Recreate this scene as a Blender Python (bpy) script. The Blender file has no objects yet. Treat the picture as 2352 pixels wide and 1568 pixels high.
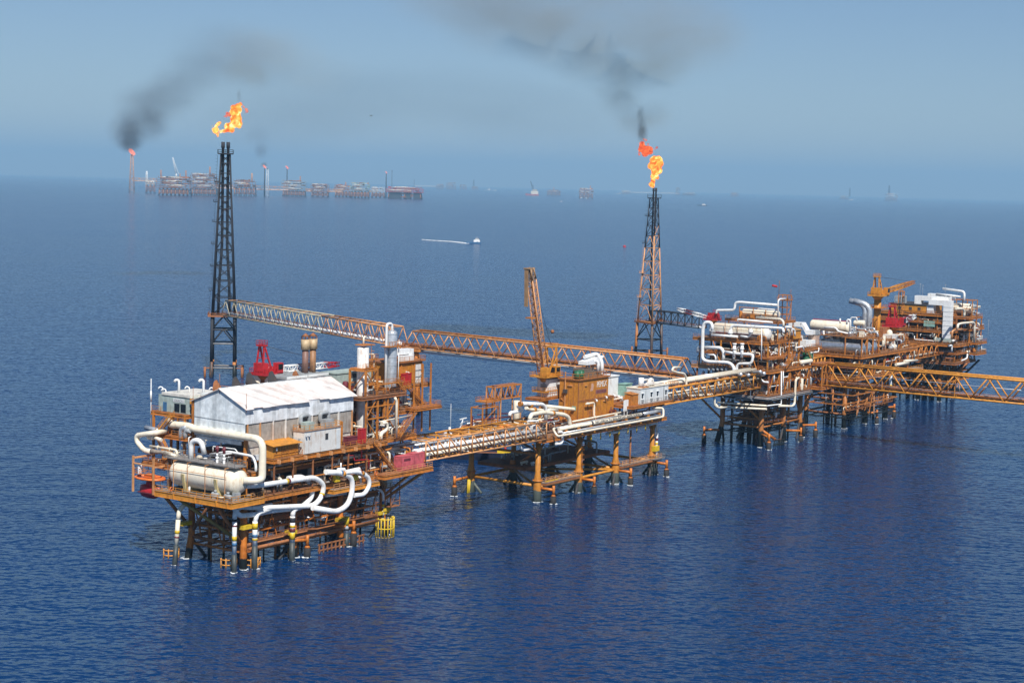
import bpy, bmesh, math, random
from mathutils import Vector, Matrix
random.seed(7)
SC = bpy.context.scene
COL = SC.collection
R_ = math.radians
# ------------------------------------------------------------------ survey: the camera and how a sighted point is laid on a known plane
FOC, CX, CY, ALT = 4000., 1176., 784., 90.
SS = 2352/3456
roll = math.atan(60/2352)
pitch = math.atan(359/FOC*math.cos(roll))
_U0 = Vector((0, math.sin(pitch), math.cos(pitch))); _F = Vector((0, math.cos(pitch), -math.sin(pitch)))
_R = math.cos(roll)*Vector((1, 0, 0)) + math.sin(roll)*_U0
_U = -math.sin(roll)*Vector((1, 0, 0)) + math.cos(roll)*_U0
CAM = Vector((0, 0, ALT))
SHEETS = {0: (0, 0, SS), 1: (440, 1200, 2265/520), 2: (900, 1050, 2261/620), 3: (440, 1500, 1773/520), 4: (900, 1450, 2160/620),
          5: (1400, 1250, 1868/560), 6: (1740, 1180, 1684/580), 7: (2260, 960, 1622/600), 8: (2660, 880, 2229/796),
          9: (640, 320, 1.6), 10: (2080, 420, 535/280), 11: (340, 480, 2352/620), 12: (900, 500, 2352/780),
          13: (1660, 560, 2352/800), 14: (2400, 560, 2352/1056), 15: (1880, 1200, 2352/360)}
def ray(k, x, y):
    a, b, s = SHEETS[k]
    x, y = (a+x/s)*SS, (b+y/s)*SS
    return (x-CX)/FOC*_R - (y-CY)/FOC*_U + _F
def on_z(k, x, y, z):
    d = ray(k, x, y); return CAM + d*((z-ALT)/d.z)
class Frame:
    """plan axes of one platform: u along the long side, v across, z up from the sea"""
    def __init__(s, O, az=35.):
        s.O = Vector(O); a = R_(az); s.u = Vector((math.sin(a), math.cos(a), 0)); s.v = Vector((-math.cos(a), math.sin(a), 0))
        s.M = Matrix(((s.u.x, s.v.x, 0, s.O.x), (s.u.y, s.v.y, 0, s.O.y), (0, 0, 1, s.O.z), (0, 0, 0, 1)))
    def loc(s, P):
        d = Vector(P)-s.O; return Vector((d.dot(s.u), d.dot(s.v), d.z))
    def w(s, q): return s.M @ Vector(q)
    def _pl(s, k, x, y, P0, n):
        d = ray(k, x, y); return s.loc(CAM + d*((P0-CAM).dot(n)/d.dot(n)))
    def V(s, k, x, y, v): return s._pl(k, x, y, s.w((0, v, 0)), s.v)
    def Q(s, k, x, y, u): return s._pl(k, x, y, s.w((u, 0, 0)), s.u)
    def Z(s, k, x, y, z): return s.loc(on_z(k, x, y, z))
N = Frame((-61.0, 397.6, 0)); M = Frame((8.3, 492.3, 0)); K = Frame((89.0, 612.2, 0)); WLD = Frame((0, 0, 0), 0.)
WLD.u, WLD.v, WLD.M = Vector((1, 0, 0)), Vector((0, 1, 0)), Matrix.Identity(4)
# ------------------------------------------------------------------ materials
def new_mat(name):
    m = bpy.data.materials.new(name); m.use_nodes = True
    nt = m.node_tree; nt.nodes.clear()
    return m, nt
def nd(nt, t, **kw):
    n = nt.nodes.new(t)
    for k, v in kw.items():
        if k.startswith('i_'): n.inputs[k[2:].replace('_', ' ')].default_value = v
        else: setattr(n, k, v)
    return n
def paint(name, col, dirt=(0.16, 0.07, 0.03), amount=0.35, rough=0.5, metal=0., scale=0.35, var=0.2, streak=True, corr=None, spec=0.4, fouled=None):
    """weathered paint: patches and downward streaks of rust or dirt, slight tone change; corr = corrugation spacing; fouled = colour of the fouled zone near the waterline"""
    m, nt = new_mat(name); L = nt.links.new
    out = nd(nt, 'ShaderNodeOutputMaterial'); p = nd(nt, 'ShaderNodeBsdfPrincipled')
    p.inputs['Roughness'].default_value = rough; p.inputs['Metallic'].default_value = metal
    p.inputs['Specular IOR Level'].default_value = spec
    L(p.outputs[0], out.inputs[0])
    g = nd(nt, 'ShaderNodeNewGeometry')
    n1 = nd(nt, 'ShaderNodeTexNoise', i_Scale=scale, i_Detail=7., i_Roughness=0.65); L(g.outputs['Position'], n1.inputs['Vector'])
    mp = nd(nt, 'ShaderNodeMapping'); mp.inputs['Scale'].default_value = (1.6, 1.6, 0.14) if streak else (1, 1, 1)
    L(g.outputs['Position'], mp.inputs['Vector'])
    n2 = nd(nt, 'ShaderNodeTexNoise', i_Scale=1.1, i_Detail=5., i_Roughness=0.6); L(mp.outputs[0], n2.inputs['Vector'])
    ad = nd(nt, 'ShaderNodeMath', operation='ADD'); L(n1.outputs['Fac'], ad.inputs[0]); L(n2.outputs['Fac'], ad.inputs[1])
    rmp = nd(nt, 'ShaderNodeMapRange'); rmp.inputs['From Min'].default_value = 1.02; rmp.inputs['From Max'].default_value = 1.32
    rmp.inputs['To Max'].default_value = min(1., amount*2); L(ad.outputs[0], rmp.inputs['Value'])
    tone = nd(nt, 'ShaderNodeTexNoise', i_Scale=scale*2.7, i_Detail=3.); L(g.outputs['Position'], tone.inputs['Vector'])
    tr = nd(nt, 'ShaderNodeMapRange'); tr.inputs['From Min'].default_value = .3; tr.inputs['From Max'].default_value = .7
    tr.inputs['To Min'].default_value = 1-var; tr.inputs['To Max'].default_value = 1+var; L(tone.outputs['Fac'], tr.inputs['Value'])
    vm = nd(nt, 'ShaderNodeVectorMath', operation='SCALE'); vm.inputs[0].default_value = col[:3]; L(tr.outputs[0], vm.inputs['Scale'])
    mx = nd(nt, 'ShaderNodeMix', data_type='RGBA'); mx.inputs[7].default_value = (*dirt, 1)
    L(rmp.outputs[0], mx.inputs[0]); L(vm.outputs[0], mx.inputs[6])
    last = mx.outputs[2]
    if fouled:
        sp = nd(nt, 'ShaderNodeSeparateXYZ'); L(g.outputs['Position'], sp.inputs[0])
        jz = nd(nt, 'ShaderNodeMath', operation='MULTIPLY_ADD'); L(n1.outputs['Fac'], jz.inputs[0]); jz.inputs[1].default_value = 2.2; L(sp.outputs[2], jz.inputs[2])
        fr = nd(nt, 'ShaderNodeMapRange'); fr.inputs['From Min'].default_value = fouled[1]+1.1; fr.inputs['From Max'].default_value = fouled[1]+.7; L(jz.outputs[0], fr.inputs['Value'])
        m2 = nd(nt, 'ShaderNodeMix', data_type='RGBA'); m2.inputs[7].default_value = (*fouled[0], 1); L(fr.outputs[0], m2.inputs[0]); L(last, m2.inputs[6]); last = m2.outputs[2]
    L(last, p.inputs['Base Color'])
    b = nd(nt, 'ShaderNodeBump', i_Strength=0.25, i_Distance=0.05); L(n2.outputs['Fac'], b.inputs['Height'])
    if corr:
        tc = nd(nt, 'ShaderNodeTexCoord'); sx = nd(nt, 'ShaderNodeSeparateXYZ'); L(tc.outputs['Object'], sx.inputs[0]); su = nd(nt, 'ShaderNodeMath', operation='ADD'); L(sx.outputs[0], su.inputs[0]); L(sx.outputs[1], su.inputs[1])
        cx = nd(nt, 'ShaderNodeCombineXYZ'); L(su.outputs[0], cx.inputs[0])
        fl = nd(nt, 'ShaderNodeMath', operation='SNAP'); L(su.outputs[0], fl.inputs[0]); fl.inputs[1].default_value = 1.3
        wn = nd(nt, 'ShaderNodeTexWhiteNoise', noise_dimensions='1D'); L(fl.outputs[0], wn.inputs['W'])
        wr = nd(nt, 'ShaderNodeMapRange'); wr.inputs['To Min'].default_value = .74; wr.inputs['To Max'].default_value = 1.08; L(wn.outputs['Value'], wr.inputs['Value'])
        vs2 = nd(nt, 'ShaderNodeVectorMath', operation='SCALE'); L(last, vs2.inputs[0]); L(wr.outputs[0], vs2.inputs['Scale']); L(vs2.outputs[0], p.inputs['Base Color'])
        w = nd(nt, 'ShaderNodeTexWave', wave_type='BANDS', bands_direction='X', wave_profile='SIN'); w.inputs['Scale'].default_value = corr
        L(cx.outputs[0], w.inputs['Vector'])
        b.inputs['Strength'].default_value = .5; b.inputs['Distance'].default_value = .025; L(w.outputs['Fac'], b.inputs['Height'])
    L(b.outputs[0], p.inputs['Normal'])
    return m
DK = (0.012, 0.016, 0.016)
MAT = dict(
    orange=paint('orange_paint', (0.47, 0.172, 0.030), (0.13, 0.045, 0.018), .5),
    leg_orange=paint('leg_orange_paint', (0.50, 0.155, 0.020), (0.22, 0.055, 0.015), .35, fouled=(DK, 2.6)),
    leg_grey=paint('leg_orange_grey_foot', (0.50, 0.200, 0.025), (0.20, 0.06, 0.02), .25, fouled=((0.085, 0.10, 0.085), 3.6)),
    leg_brown=paint('leg_brown_paint', (0.40, 0.150, 0.035), (0.16, 0.06, 0.025), .4, fouled=(DK, 5.8)),
    rust=paint('rusty_steel', (0.30, 0.115, 0.042), (0.11, 0.045, 0.025), .5, rough=.75),
    pale_orange=paint('faded_orange_paint', (0.57, 0.28, 0.115), (0.26, 0.09, 0.03), .45, scale=.2),
    amber=paint('amber_paint', (0.56, 0.235, 0.030), (0.30, 0.11, 0.025), .35),
    house=paint('orange_house_paint', (0.47, 0.185, 0.022), (0.24, 0.075, 0.028), .55, scale=.5),
    deck=paint('steel_deck', (0.20, 0.115, 0.07), (0.09, 0.05, 0.035), .5, rough=.8, streak=False),
    grating=paint('grey_grating', (0.22, 0.21, 0.20), (0.15, 0.09, 0.06), .4, rough=.7, streak=False),
    cream=paint('cream_paint', (0.76, 0.69, 0.55), (0.50, 0.34, 0.19), .34, rough=.42, var=.05),
    white=paint('white_paint', (0.76, 0.77, 0.76), (0.44, 0.34, 0.25), .32, rough=.4, var=.05),
    offwhite=paint('stained_white_wall', (0.66, 0.64, 0.60), (0.42, 0.27, 0.17), .38, rough=.6, var=.06),
    wallgrey=paint('pale_grey_wall', (0.62, 0.65, 0.65), (0.45, 0.38, 0.32), .25, rough=.6, var=.05),
    tin=paint('corrugated_tin', (0.64, 0.67, 0.68), (0.38, 0.40, 0.42), .5, rough=.5, corr=3.4, scale=.3),
    tinroof=paint('corrugated_tin_roof', (0.80, 0.74, 0.70), (0.70, 0.50, 0.42), .4, rough=.5, corr=3.0, scale=.12, streak=False),
    louvre=paint('weathered_louvre', (0.52, 0.47, 0.41), (0.30, 0.20, 0.13), .5, rough=.7),
    green=paint('grey_green_paint', (0.33, 0.40, 0.37), (0.26, 0.27, 0.22), .3, rough=.55),
    sea_green=paint('sea_green_paint', (0.22, 0.38, 0.32), (0.25, 0.2, 0.12), .3),
    dgreen=paint('dark_green_paint', (0.02, 0.13, 0.06), (0.08, 0.08, 0.04), .3),
    grey=paint('grey_paint', (0.30, 0.32, 0.33), (0.18, 0.14, 0.11), .35),
    silver=paint('aluminium_cladding', (0.55, 0.58, 0.61), (0.32, 0.30, 0.28), .3, rough=.35, metal=.55),
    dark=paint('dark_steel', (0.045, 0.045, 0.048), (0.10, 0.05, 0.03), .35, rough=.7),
    black=paint('sooted_steel', (0.022, 0.026, 0.034), (0.06, 0.04, 0.03), .25, rough=.75),
    red=paint('red_paint', (0.42, 0.020, 0.026), (0.18, 0.02, 0.02), .3, rough=.45),
    pinkred=paint('faded_red_paint', (0.50, 0.105, 0.125), (0.30, 0.08, 0.07), .3),
    maroon=paint('maroon_paint', (0.15, 0.028, 0.038), (0.08, 0.03, 0.03), .3),
    yellow=paint('yellow_paint', (0.62, 0.42, 0.02), (0.30, 0.18, 0.03), .35),
    blue=paint('blue_paint', (0.045, 0.14, 0.28), (0.05, 0.08, 0.1), .3),
    glass=paint('dark_glass', (0.012, 0.016, 0.02), (0.03, 0.03, 0.03), .1, rough=.08, streak=False),
    rubber=paint('black_rubber', (0.02, 0.02, 0.022), (0.05, 0.045, 0.04), .2, rough=.8),
    ink=paint('black_lettering', (0.03, 0.03, 0.04), (0.06, 0.05, 0.05), .2),
    lifeboat=paint('lifeboat_orange', (0.70, 0.17, 0.035), (0.45, 0.12, 0.04), .2, rough=.4),
)
# ------------------------------------------------------------------ mesh collector
class MB:
    def __init__(s): s.v = []; s.f = []; s.sm = []
    def add(s, vs, fs, smooth=False):
        o = len(s.v); s.v += [Vector(p) for p in vs]
        for f in fs: s.f.append([i+o for i in f]); s.sm.append(smooth)
        return s
    def box(s, u0, u1, v0, v1, z0, z1):
        vs = [(u, v, z) for z in (z0, z1) for v in (v0, v1) for u in (u0, u1)]
        return s.add(vs, [(0, 2, 3, 1), (4, 5, 7, 6), (0, 1, 5, 4), (1, 3, 7, 5), (3, 2, 6, 7), (2, 0, 4, 6)])
    def bar(s, a, b, w, h=None):
        """rectangular bar between two points, w across and h up"""
        a, b = Vector(a), Vector(b); d = b-a
        if d.length < 1e-6: return s
        h = h or w; d.normalize()
        up = Vector((0, 0, 1)) if abs(d.z) < .95 else Vector((1, 0, 0))
        x = d.cross(up).normalized(); y = x.cross(d)
        vs = [p+x*(i*w/2)+y*(j*h/2) for p in (a, b) for i, j in ((-1, -1), (1, -1), (1, 1), (-1, 1))]
        return s.add(vs, [(3, 2, 1, 0), (4, 5, 6, 7), (0, 1, 5, 4), (1, 2, 6, 5), (2, 3, 7, 6), (3, 0, 4, 7)])
    def sweep(s, pts, rad, n=8, caps=True):
        """round tube through points; rad a number or one per point"""
        pts = [Vector(p) for p in pts]; m = len(pts)
        rs = rad if isinstance(rad, (list, tuple)) else [rad]*m
        t = [(pts[min(i+1, m-1)]-pts[max(i-1, 0)]).normalized() for i in range(m)]
        x = t[0].cross(Vector((0, 0, 1)))
        if x.length < .05: x = Vector((1, 0, 0))
        x.normalize(); vs = []
        for i in range(m):
            x = (x-t[i]*x.dot(t[i])).normalized(); y = t[i].cross(x)
            vs += [pts[i]+(x*math.cos(2*math.pi*j/n)+y*math.sin(2*math.pi*j/n))*rs[i] for j in range(n)]
        fs = [(i*n+j, i*n+(j+1) % n, (i+1)*n+(j+1) % n, (i+1)*n+j) for i in range(m-1) for j in range(n)]
        s.add(vs, fs, True)
        if caps:
            o = len(s.v)-len(vs)
            s.f.append([o+j for j in reversed(range(n))]); s.sm.append(False)
            s.f.append([o+(m-1)*n+j for j in range(n)]); s.sm.append(False)
        return s
    def cyl(s, a, b, r, r2=None, n=8): return s.sweep([a, b], [r, r if r2 is None else r2], n)
    def pipe(s, pts, r, bend=None, n=10, seg=5):
        """tube with rounded elbows"""
        pts = [Vector(p) for p in pts]; bend = bend or r*2.6; out = [pts[0]]
        for i in range(1, len(pts)-1):
            p = pts[i]; a = pts[i-1]-p; b = pts[i+1]-p; la, lb = a.length, b.length
            if la < 1e-4 or lb < 1e-4: continue
            a /= la; b /= lb; c = min(bend, la*.48, lb*.48)
            for k in range(seg+1):
                q = k/seg; out.append(p+a*c*(1-q)**2+b*c*q*q)
        out.append(pts[-1]); return s.sweep(out, r, n)
    def vessel(s, a, b, r, n=20, dome=.5):
        """drum with domed ends"""
        a, b = Vector(a), Vector(b); d = (b-a).normalized(); k = 5; P = []; rr = []
        for i in range(k): t = (i/k)*math.pi/2; P.append(a-d*r*dome*math.cos(t)); rr.append(max(.01, r*math.sin(t)))
        P += [a, b]; rr += [r, r]
        for i in range(k-1, -1, -1): t = (i/k)*math.pi/2; P.append(b+d*r*dome*math.cos(t)); rr.append(max(.01, r*math.sin(t)))
        return s.sweep(P, rr, n)
    def ball(s, c, r, n=8):
        c = Vector(c); k = 4
        return s.sweep([c+Vector((0, 0, -r*math.cos(math.pi*i/k))) for i in range(k+1)], [max(.01*r, r*math.sin(math.pi*i/k)) for i in range(k+1)], n)
    def prism(s, poly, d):
        """closed outline pushed along d"""
        poly = [Vector(p) for p in poly]; d = Vector(d); n = len(poly)
        return s.add(poly+[p+d for p in poly], [tuple(reversed(range(n))), tuple(range(n, 2*n))]+[(i, (i+1) % n, n+(i+1) % n, n+i) for i in range(n)])
    def rail(s, pts, h=1.15, step=2.2, r=.05, mids=(.5,), closed=False, kick=True):
        pts = [Vector(p) for p in pts]
        if closed: pts.append(pts[0])
        for a, b in zip(pts, pts[1:]):
            L = (b-a).length; n = max(1, round(L/step))
            for i in range(n+1):
                p = a.lerp(b, i/n); s.bar(p, p+Vector((0, 0, h)), r*1.8)
            for q in (*mids, 1.): s.bar(a+Vector((0, 0, h*q)), b+Vector((0, 0, h*q)), r*1.7)
            if kick: s.bar(a+Vector((0, 0, .09)), b+Vector((0, 0, .09)), .03, .16)
        return s
    def stair(s, a, b, w=1.0, across=(0, 1, 0), rail=True):
        """flight from the foot a to the head b"""
        a, b, c = Vector(a), Vector(b), Vector(across).normalized()*w/2
        for q in (-1, 1):
            s.bar(a+c*q, b+c*q, .09, .32)
            if rail:
                up = Vector((0, 0, 1.05)); s.bar(a+c*q+up, b+c*q+up, .09); s.bar(a+c*q+up*.5, b+c*q+up*.5, .06)
                n = max(2, round((b-a).length/1.6))
                for i in range(n+1): p = a.lerp(b, i/n)+c*q; s.bar(p, p+up, .07)
        n = max(3, round(abs(b.z-a.z)/.26))
        for i in range(1, n): p = a.lerp(b, i/n); s.bar(p-c, p+c, .26, .05)
        return s
    def ladder(s, a, b, w=.5, cage=True, out=(0, -1, 0)):
        a, b, o = Vector(a), Vector(b), Vector(out).normalized(); x = o.cross(Vector((0, 0, 1)))*w/2
        s.bar(a-x, b-x, .08); s.bar(a+x, b+x, .08); L = (b-a).length
        for i in range(1, int(L/.6)): p = a.lerp(b, i*.6/L); s.bar(p-x, p+x, .05)
        if cage:
            for i in range(2, int(L/1.5)+1):
                p = a.lerp(b, min(1, i*1.5/L)); ring = [p-x, p-x*1.6+o*.45, p+o*.8, p+x*1.6+o*.45, p+x]
                for q, r in zip(ring, ring[1:]): s.bar(q, r, .06)
        return s
    def build(s, name, mat, parent=None, fr=None, base=None, label=None):
        """link as ONE mesh object; under a parent the shape is laid in the parent's own axes"""
        me = bpy.data.meshes.new(name)
        if parent is not None: fr, base = FRB[root_of(parent)]
        base = Vector(base or (0, 0, 0))
        me.from_pydata([tuple(p-base) for p in s.v], [], s.f); me.validate()
        me.polygons.foreach_set('use_smooth', s.sm if len(s.sm) == len(me.polygons) else [False]*len(me.polygons))
        m = MAT[mat] if isinstance(mat, str) else mat
        me.materials.append(m); o = bpy.data.objects.new(name, me); COL.objects.link(o)
        if parent is not None: o.parent = parent
        else: o.matrix_world = fr.M @ Matrix.Translation(base); FRB[o] = (fr, base)
        if label: o['label'] = label
        return o
FRB = {}
OVER = {}
def build_overflow():
    """small fittings past the first hundred of a kind: ONE part of their platform"""
    for t, lst in OVER.items():
        allm = MB(); idx = []; mats = []
        for mb, mt in lst:
            if mt not in mats: mats.append(mt)
            o = len(allm.v); allm.v += mb.v; allm.f += [[i+o for i in f] for f in mb.f]; allm.sm += mb.sm; idx += [mats.index(mt)]*len(mb.f)
        ob = allm.build('small_pipework', mats[0], t); ob['kind'] = 'stuff'
        for mt in mats[1:]: ob.data.materials.append(MAT[mt])
        if len(ob.data.polygons) == len(idx): ob.data.polygons.foreach_set('material_index', idx)
def root_of(o):
    while o.parent: o = o.parent
    return o
def tag(o, label, cat, group=None, kind=None):
    if label: o['label'] = label
    if cat: o['category'] = cat
    if group: o['group'] = group
    if kind: o['kind'] = kind
    return o
def thing(name, label, cat, fr, base=(0, 0, 0), group=None):
    o = bpy.data.objects.new(name, None); COL.objects.link(o); o.empty_display_size = .5
    o.matrix_world = fr.M @ Matrix.Translation(Vector(base)); FRB[o] = (fr, Vector(base))
    return tag(o, label, cat, group)
def solo(mb, name, mat, label, cat, fr, base=(0, 0, 0), group=None):
    return tag(mb.build(name, mat, None, fr, base), label, cat, group)
P3 = lambda *a: Vector(a)
def copy_tree(o, parent=None):
    c = o.copy(); COL.objects.link(c)
    if parent: c.parent = parent
    for ch in list(o.children): copy_tree(ch, c)
    return c
# ------------------------------------------------------------------ camera, light, sky, sea, air
cam = bpy.data.cameras.new('camera'); co = bpy.data.objects.new('camera', cam); COL.objects.link(co)
cam.sensor_width = 36; cam.lens = 36*FOC/2352; cam.clip_start = 1; cam.clip_end = 200000
co.matrix_world = Matrix(((_R.x, _U.x, -_F.x, 0), (_R.y, _U.y, -_F.y, 0), (_R.z, _U.z, -_F.z, ALT), (0, 0, 0, 1)))
SC.camera = co
SUN_EL, SUN_AZ = R_(50), R_(166)            # azimuth clockwise from the view direction
sd = Vector((math.sin(SUN_AZ)*math.cos(SUN_EL), math.cos(SUN_AZ)*math.cos(SUN_EL), math.sin(SUN_EL)))
sl = bpy.data.lights.new('sun', 'SUN'); so = bpy.data.objects.new('sun', sl); COL.objects.link(so)
sl.energy = 4.9; sl.angle = R_(.53); sl.color = (1., .96, .90); so.rotation_euler = sd.to_track_quat('Z', 'Y').to_euler(); so.location = (0, -200, 800)
wd = bpy.data.worlds.new('World'); SC.world = wd; wd.use_nodes = True
nt = wd.node_tree; nt.nodes.clear()
sky = nd(nt, 'ShaderNodeTexSky', sky_type='NISHITA', sun_disc=False, sun_elevation=SUN_EL, sun_rotation=SUN_AZ, altitude=90, air_density=1.0, dust_density=0.0, ozone_density=5.0)
bg = nd(nt, 'ShaderNodeBackground', i_Strength=.058); wo = nd(nt, 'ShaderNodeOutputWorld')
tint = nd(nt, 'ShaderNodeMix', data_type='RGBA', blend_type='MULTIPLY'); tint.inputs[0].default_value = 1.; tint.inputs[7].default_value = (.93, .935, 1.02, 1); nt.links.new(sky.outputs[0], tint.inputs[6]); nt.links.new(tint.outputs[2], bg.inputs[0]); nt.links.new(bg.outputs[0], wo.inputs[0])
SC.view_settings.view_transform = 'Standard'; SC.view_settings.look = 'None'; SC.view_settings.exposure = .36; SC.view_settings.gamma = 1
SC.cycles.volume_bounces = 0; SC.cycles.max_bounces = 6; SC.cycles.diffuse_bounces = 3; SC.cycles.glossy_bounces = 3
SC.cycles.use_denoising = True
# sea
m, nt = new_mat('sea_water'); L = nt.links.new
out = nd(nt, 'ShaderNodeOutputMaterial'); p = nd(nt, 'ShaderNodeBsdfPrincipled'); L(p.outputs[0], out.inputs[0])
p.inputs['Roughness'].default_value = .14; p.inputs['IOR'].default_value = 1.33; p.inputs['Specular IOR Level'].default_value = .62; p.inputs['Specular Tint'].default_value = (.30, .76, 1., 1)
g = nd(nt, 'ShaderNodeNewGeometry')
def stretch(rot, sx, sy):
    mp = nd(nt, 'ShaderNodeMapping'); mp.inputs['Rotation'].default_value = (0, 0, R_(rot)); mp.inputs['Scale'].default_value = (sx, sy, 1)
    L(g.outputs['Position'], mp.inputs['Vector']); return mp.outputs[0]
big = nd(nt, 'ShaderNodeTexNoise', i_Scale=.0035, i_Detail=4., i_Roughness=.55); L(stretch(20, .5, 1.), big.inputs['Vector'])
cr = nd(nt, 'ShaderNodeMix', data_type='RGBA'); cr.inputs[6].default_value = (.0009, .0210, .080, 1); cr.inputs[7].default_value = (.0013, .0280, .103, 1)
br = nd(nt, 'ShaderNodeMapRange'); br.inputs['From Min'].default_value = .35; br.inputs['From Max'].default_value = .65; L(big.outputs['Fac'], br.inputs['Value'])
L(br.outputs[0], cr.inputs[0]); L(cr.outputs[2], p.inputs['Base Color'])
w1 = nd(nt, 'ShaderNodeTexNoise', i_Scale=.075, i_Detail=2., i_Roughness=.45); L(stretch(-25, .55, 1.), w1.inputs['Vector'])
w2 = nd(nt, 'ShaderNodeTexNoise', i_Scale=.42, i_Detail=2., i_Roughness=.5); L(stretch(15, .6, 1.), w2.inputs['Vector'])
w3 = nd(nt, 'ShaderNodeTexNoise', i_Scale=1.1, i_Detail=1.5, i_Roughness=.5); L(stretch(-10, .6, 1.), w3.inputs['Vector'])
a1 = nd(nt, 'ShaderNodeMath', operation='MULTIPLY_ADD'); L(w1.outputs['Fac'], a1.inputs[0]); a1.inputs[1].default_value = 1.1
a2 = nd(nt, 'ShaderNodeMath', operation='MULTIPLY_ADD'); L(w2.outputs['Fac'], a2.inputs[0]); a2.inputs[1].default_value = .72
a3 = nd(nt, 'ShaderNodeMath', operation='MULTIPLY'); L(w3.outputs['Fac'], a3.inputs[0]); a3.inputs[1].default_value = .10
L(a3.outputs[0], a2.inputs[2]); L(a2.outputs[0], a1.inputs[2])
b = nd(nt, 'ShaderNodeBump', i_Strength=1., i_Distance=1.); L(a1.outputs[0], b.inputs['Height'])
chop = nd(nt, 'ShaderNodeTexNoise', i_Scale=.9, i_Detail=2., i_Roughness=.55); L(stretch(-8, .6, 1.), chop.inputs['Vector'])
ct = nd(nt, 'ShaderNodeVectorMath', operation='SUBTRACT'); L(chop.outputs['Color'], ct.inputs[0]); ct.inputs[1].default_value = (.5, .5, .5)
cm = nd(nt, 'ShaderNodeVectorMath', operation='MULTIPLY_ADD'); gust = nd(nt, 'ShaderNodeMapRange'); gust.inputs['From Min'].default_value = .35; gust.inputs['From Max'].default_value = .65; gust.inputs['To Min'].default_value = .7; gust.inputs['To Max'].default_value = 1.25; L(big.outputs['Fac'], gust.inputs['Value'])
cs = nd(nt, 'ShaderNodeVectorMath', operation='SCALE'); L(ct.outputs[0], cs.inputs[0]); L(gust.outputs[0], cs.inputs['Scale']); L(cs.outputs[0], cm.inputs[0]); cm.inputs[1].default_value = (.85, 1.1, 0); cm.inputs[2].default_value = (0, 0, 1)
cn = nd(nt, 'ShaderNodeVectorMath', operation='NORMALIZE'); L(cm.outputs[0], cn.inputs[0]); L(cn.outputs[0], b.inputs['Normal'])
L(b.outputs[0], p.inputs['Normal'])
FAR = 60000
sea = MB(); sea.add([(-FAR, -2000, 0), (FAR, -2000, 0), (FAR, FAR, 0), (-FAR, FAR, 0)], [(0, 1, 2, 3)])
tag(sea.build('sea', m, None, WLD), 'deep blue sea with small wind waves', None, kind='structure')
# hazy air over the whole scene
m, nt = new_mat('hazy_air'); out = nd(nt, 'ShaderNodeOutputMaterial')
pv = nd(nt, 'ShaderNodeVolumePrincipled', i_Density=5.1e-5, i_Anisotropy=.0); pv.inputs['Color'].default_value = (.39, .70, 1., 1)
nt.links.new(pv.outputs[0], out.inputs['Volume'])
hz = MB(); hz.box(-FAR-500, FAR+500, -2500, FAR+500, -1, 900)
tag(hz.build('haze', m, None, WLD), 'pale blue haze over the sea', None, kind='stuff')
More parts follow.
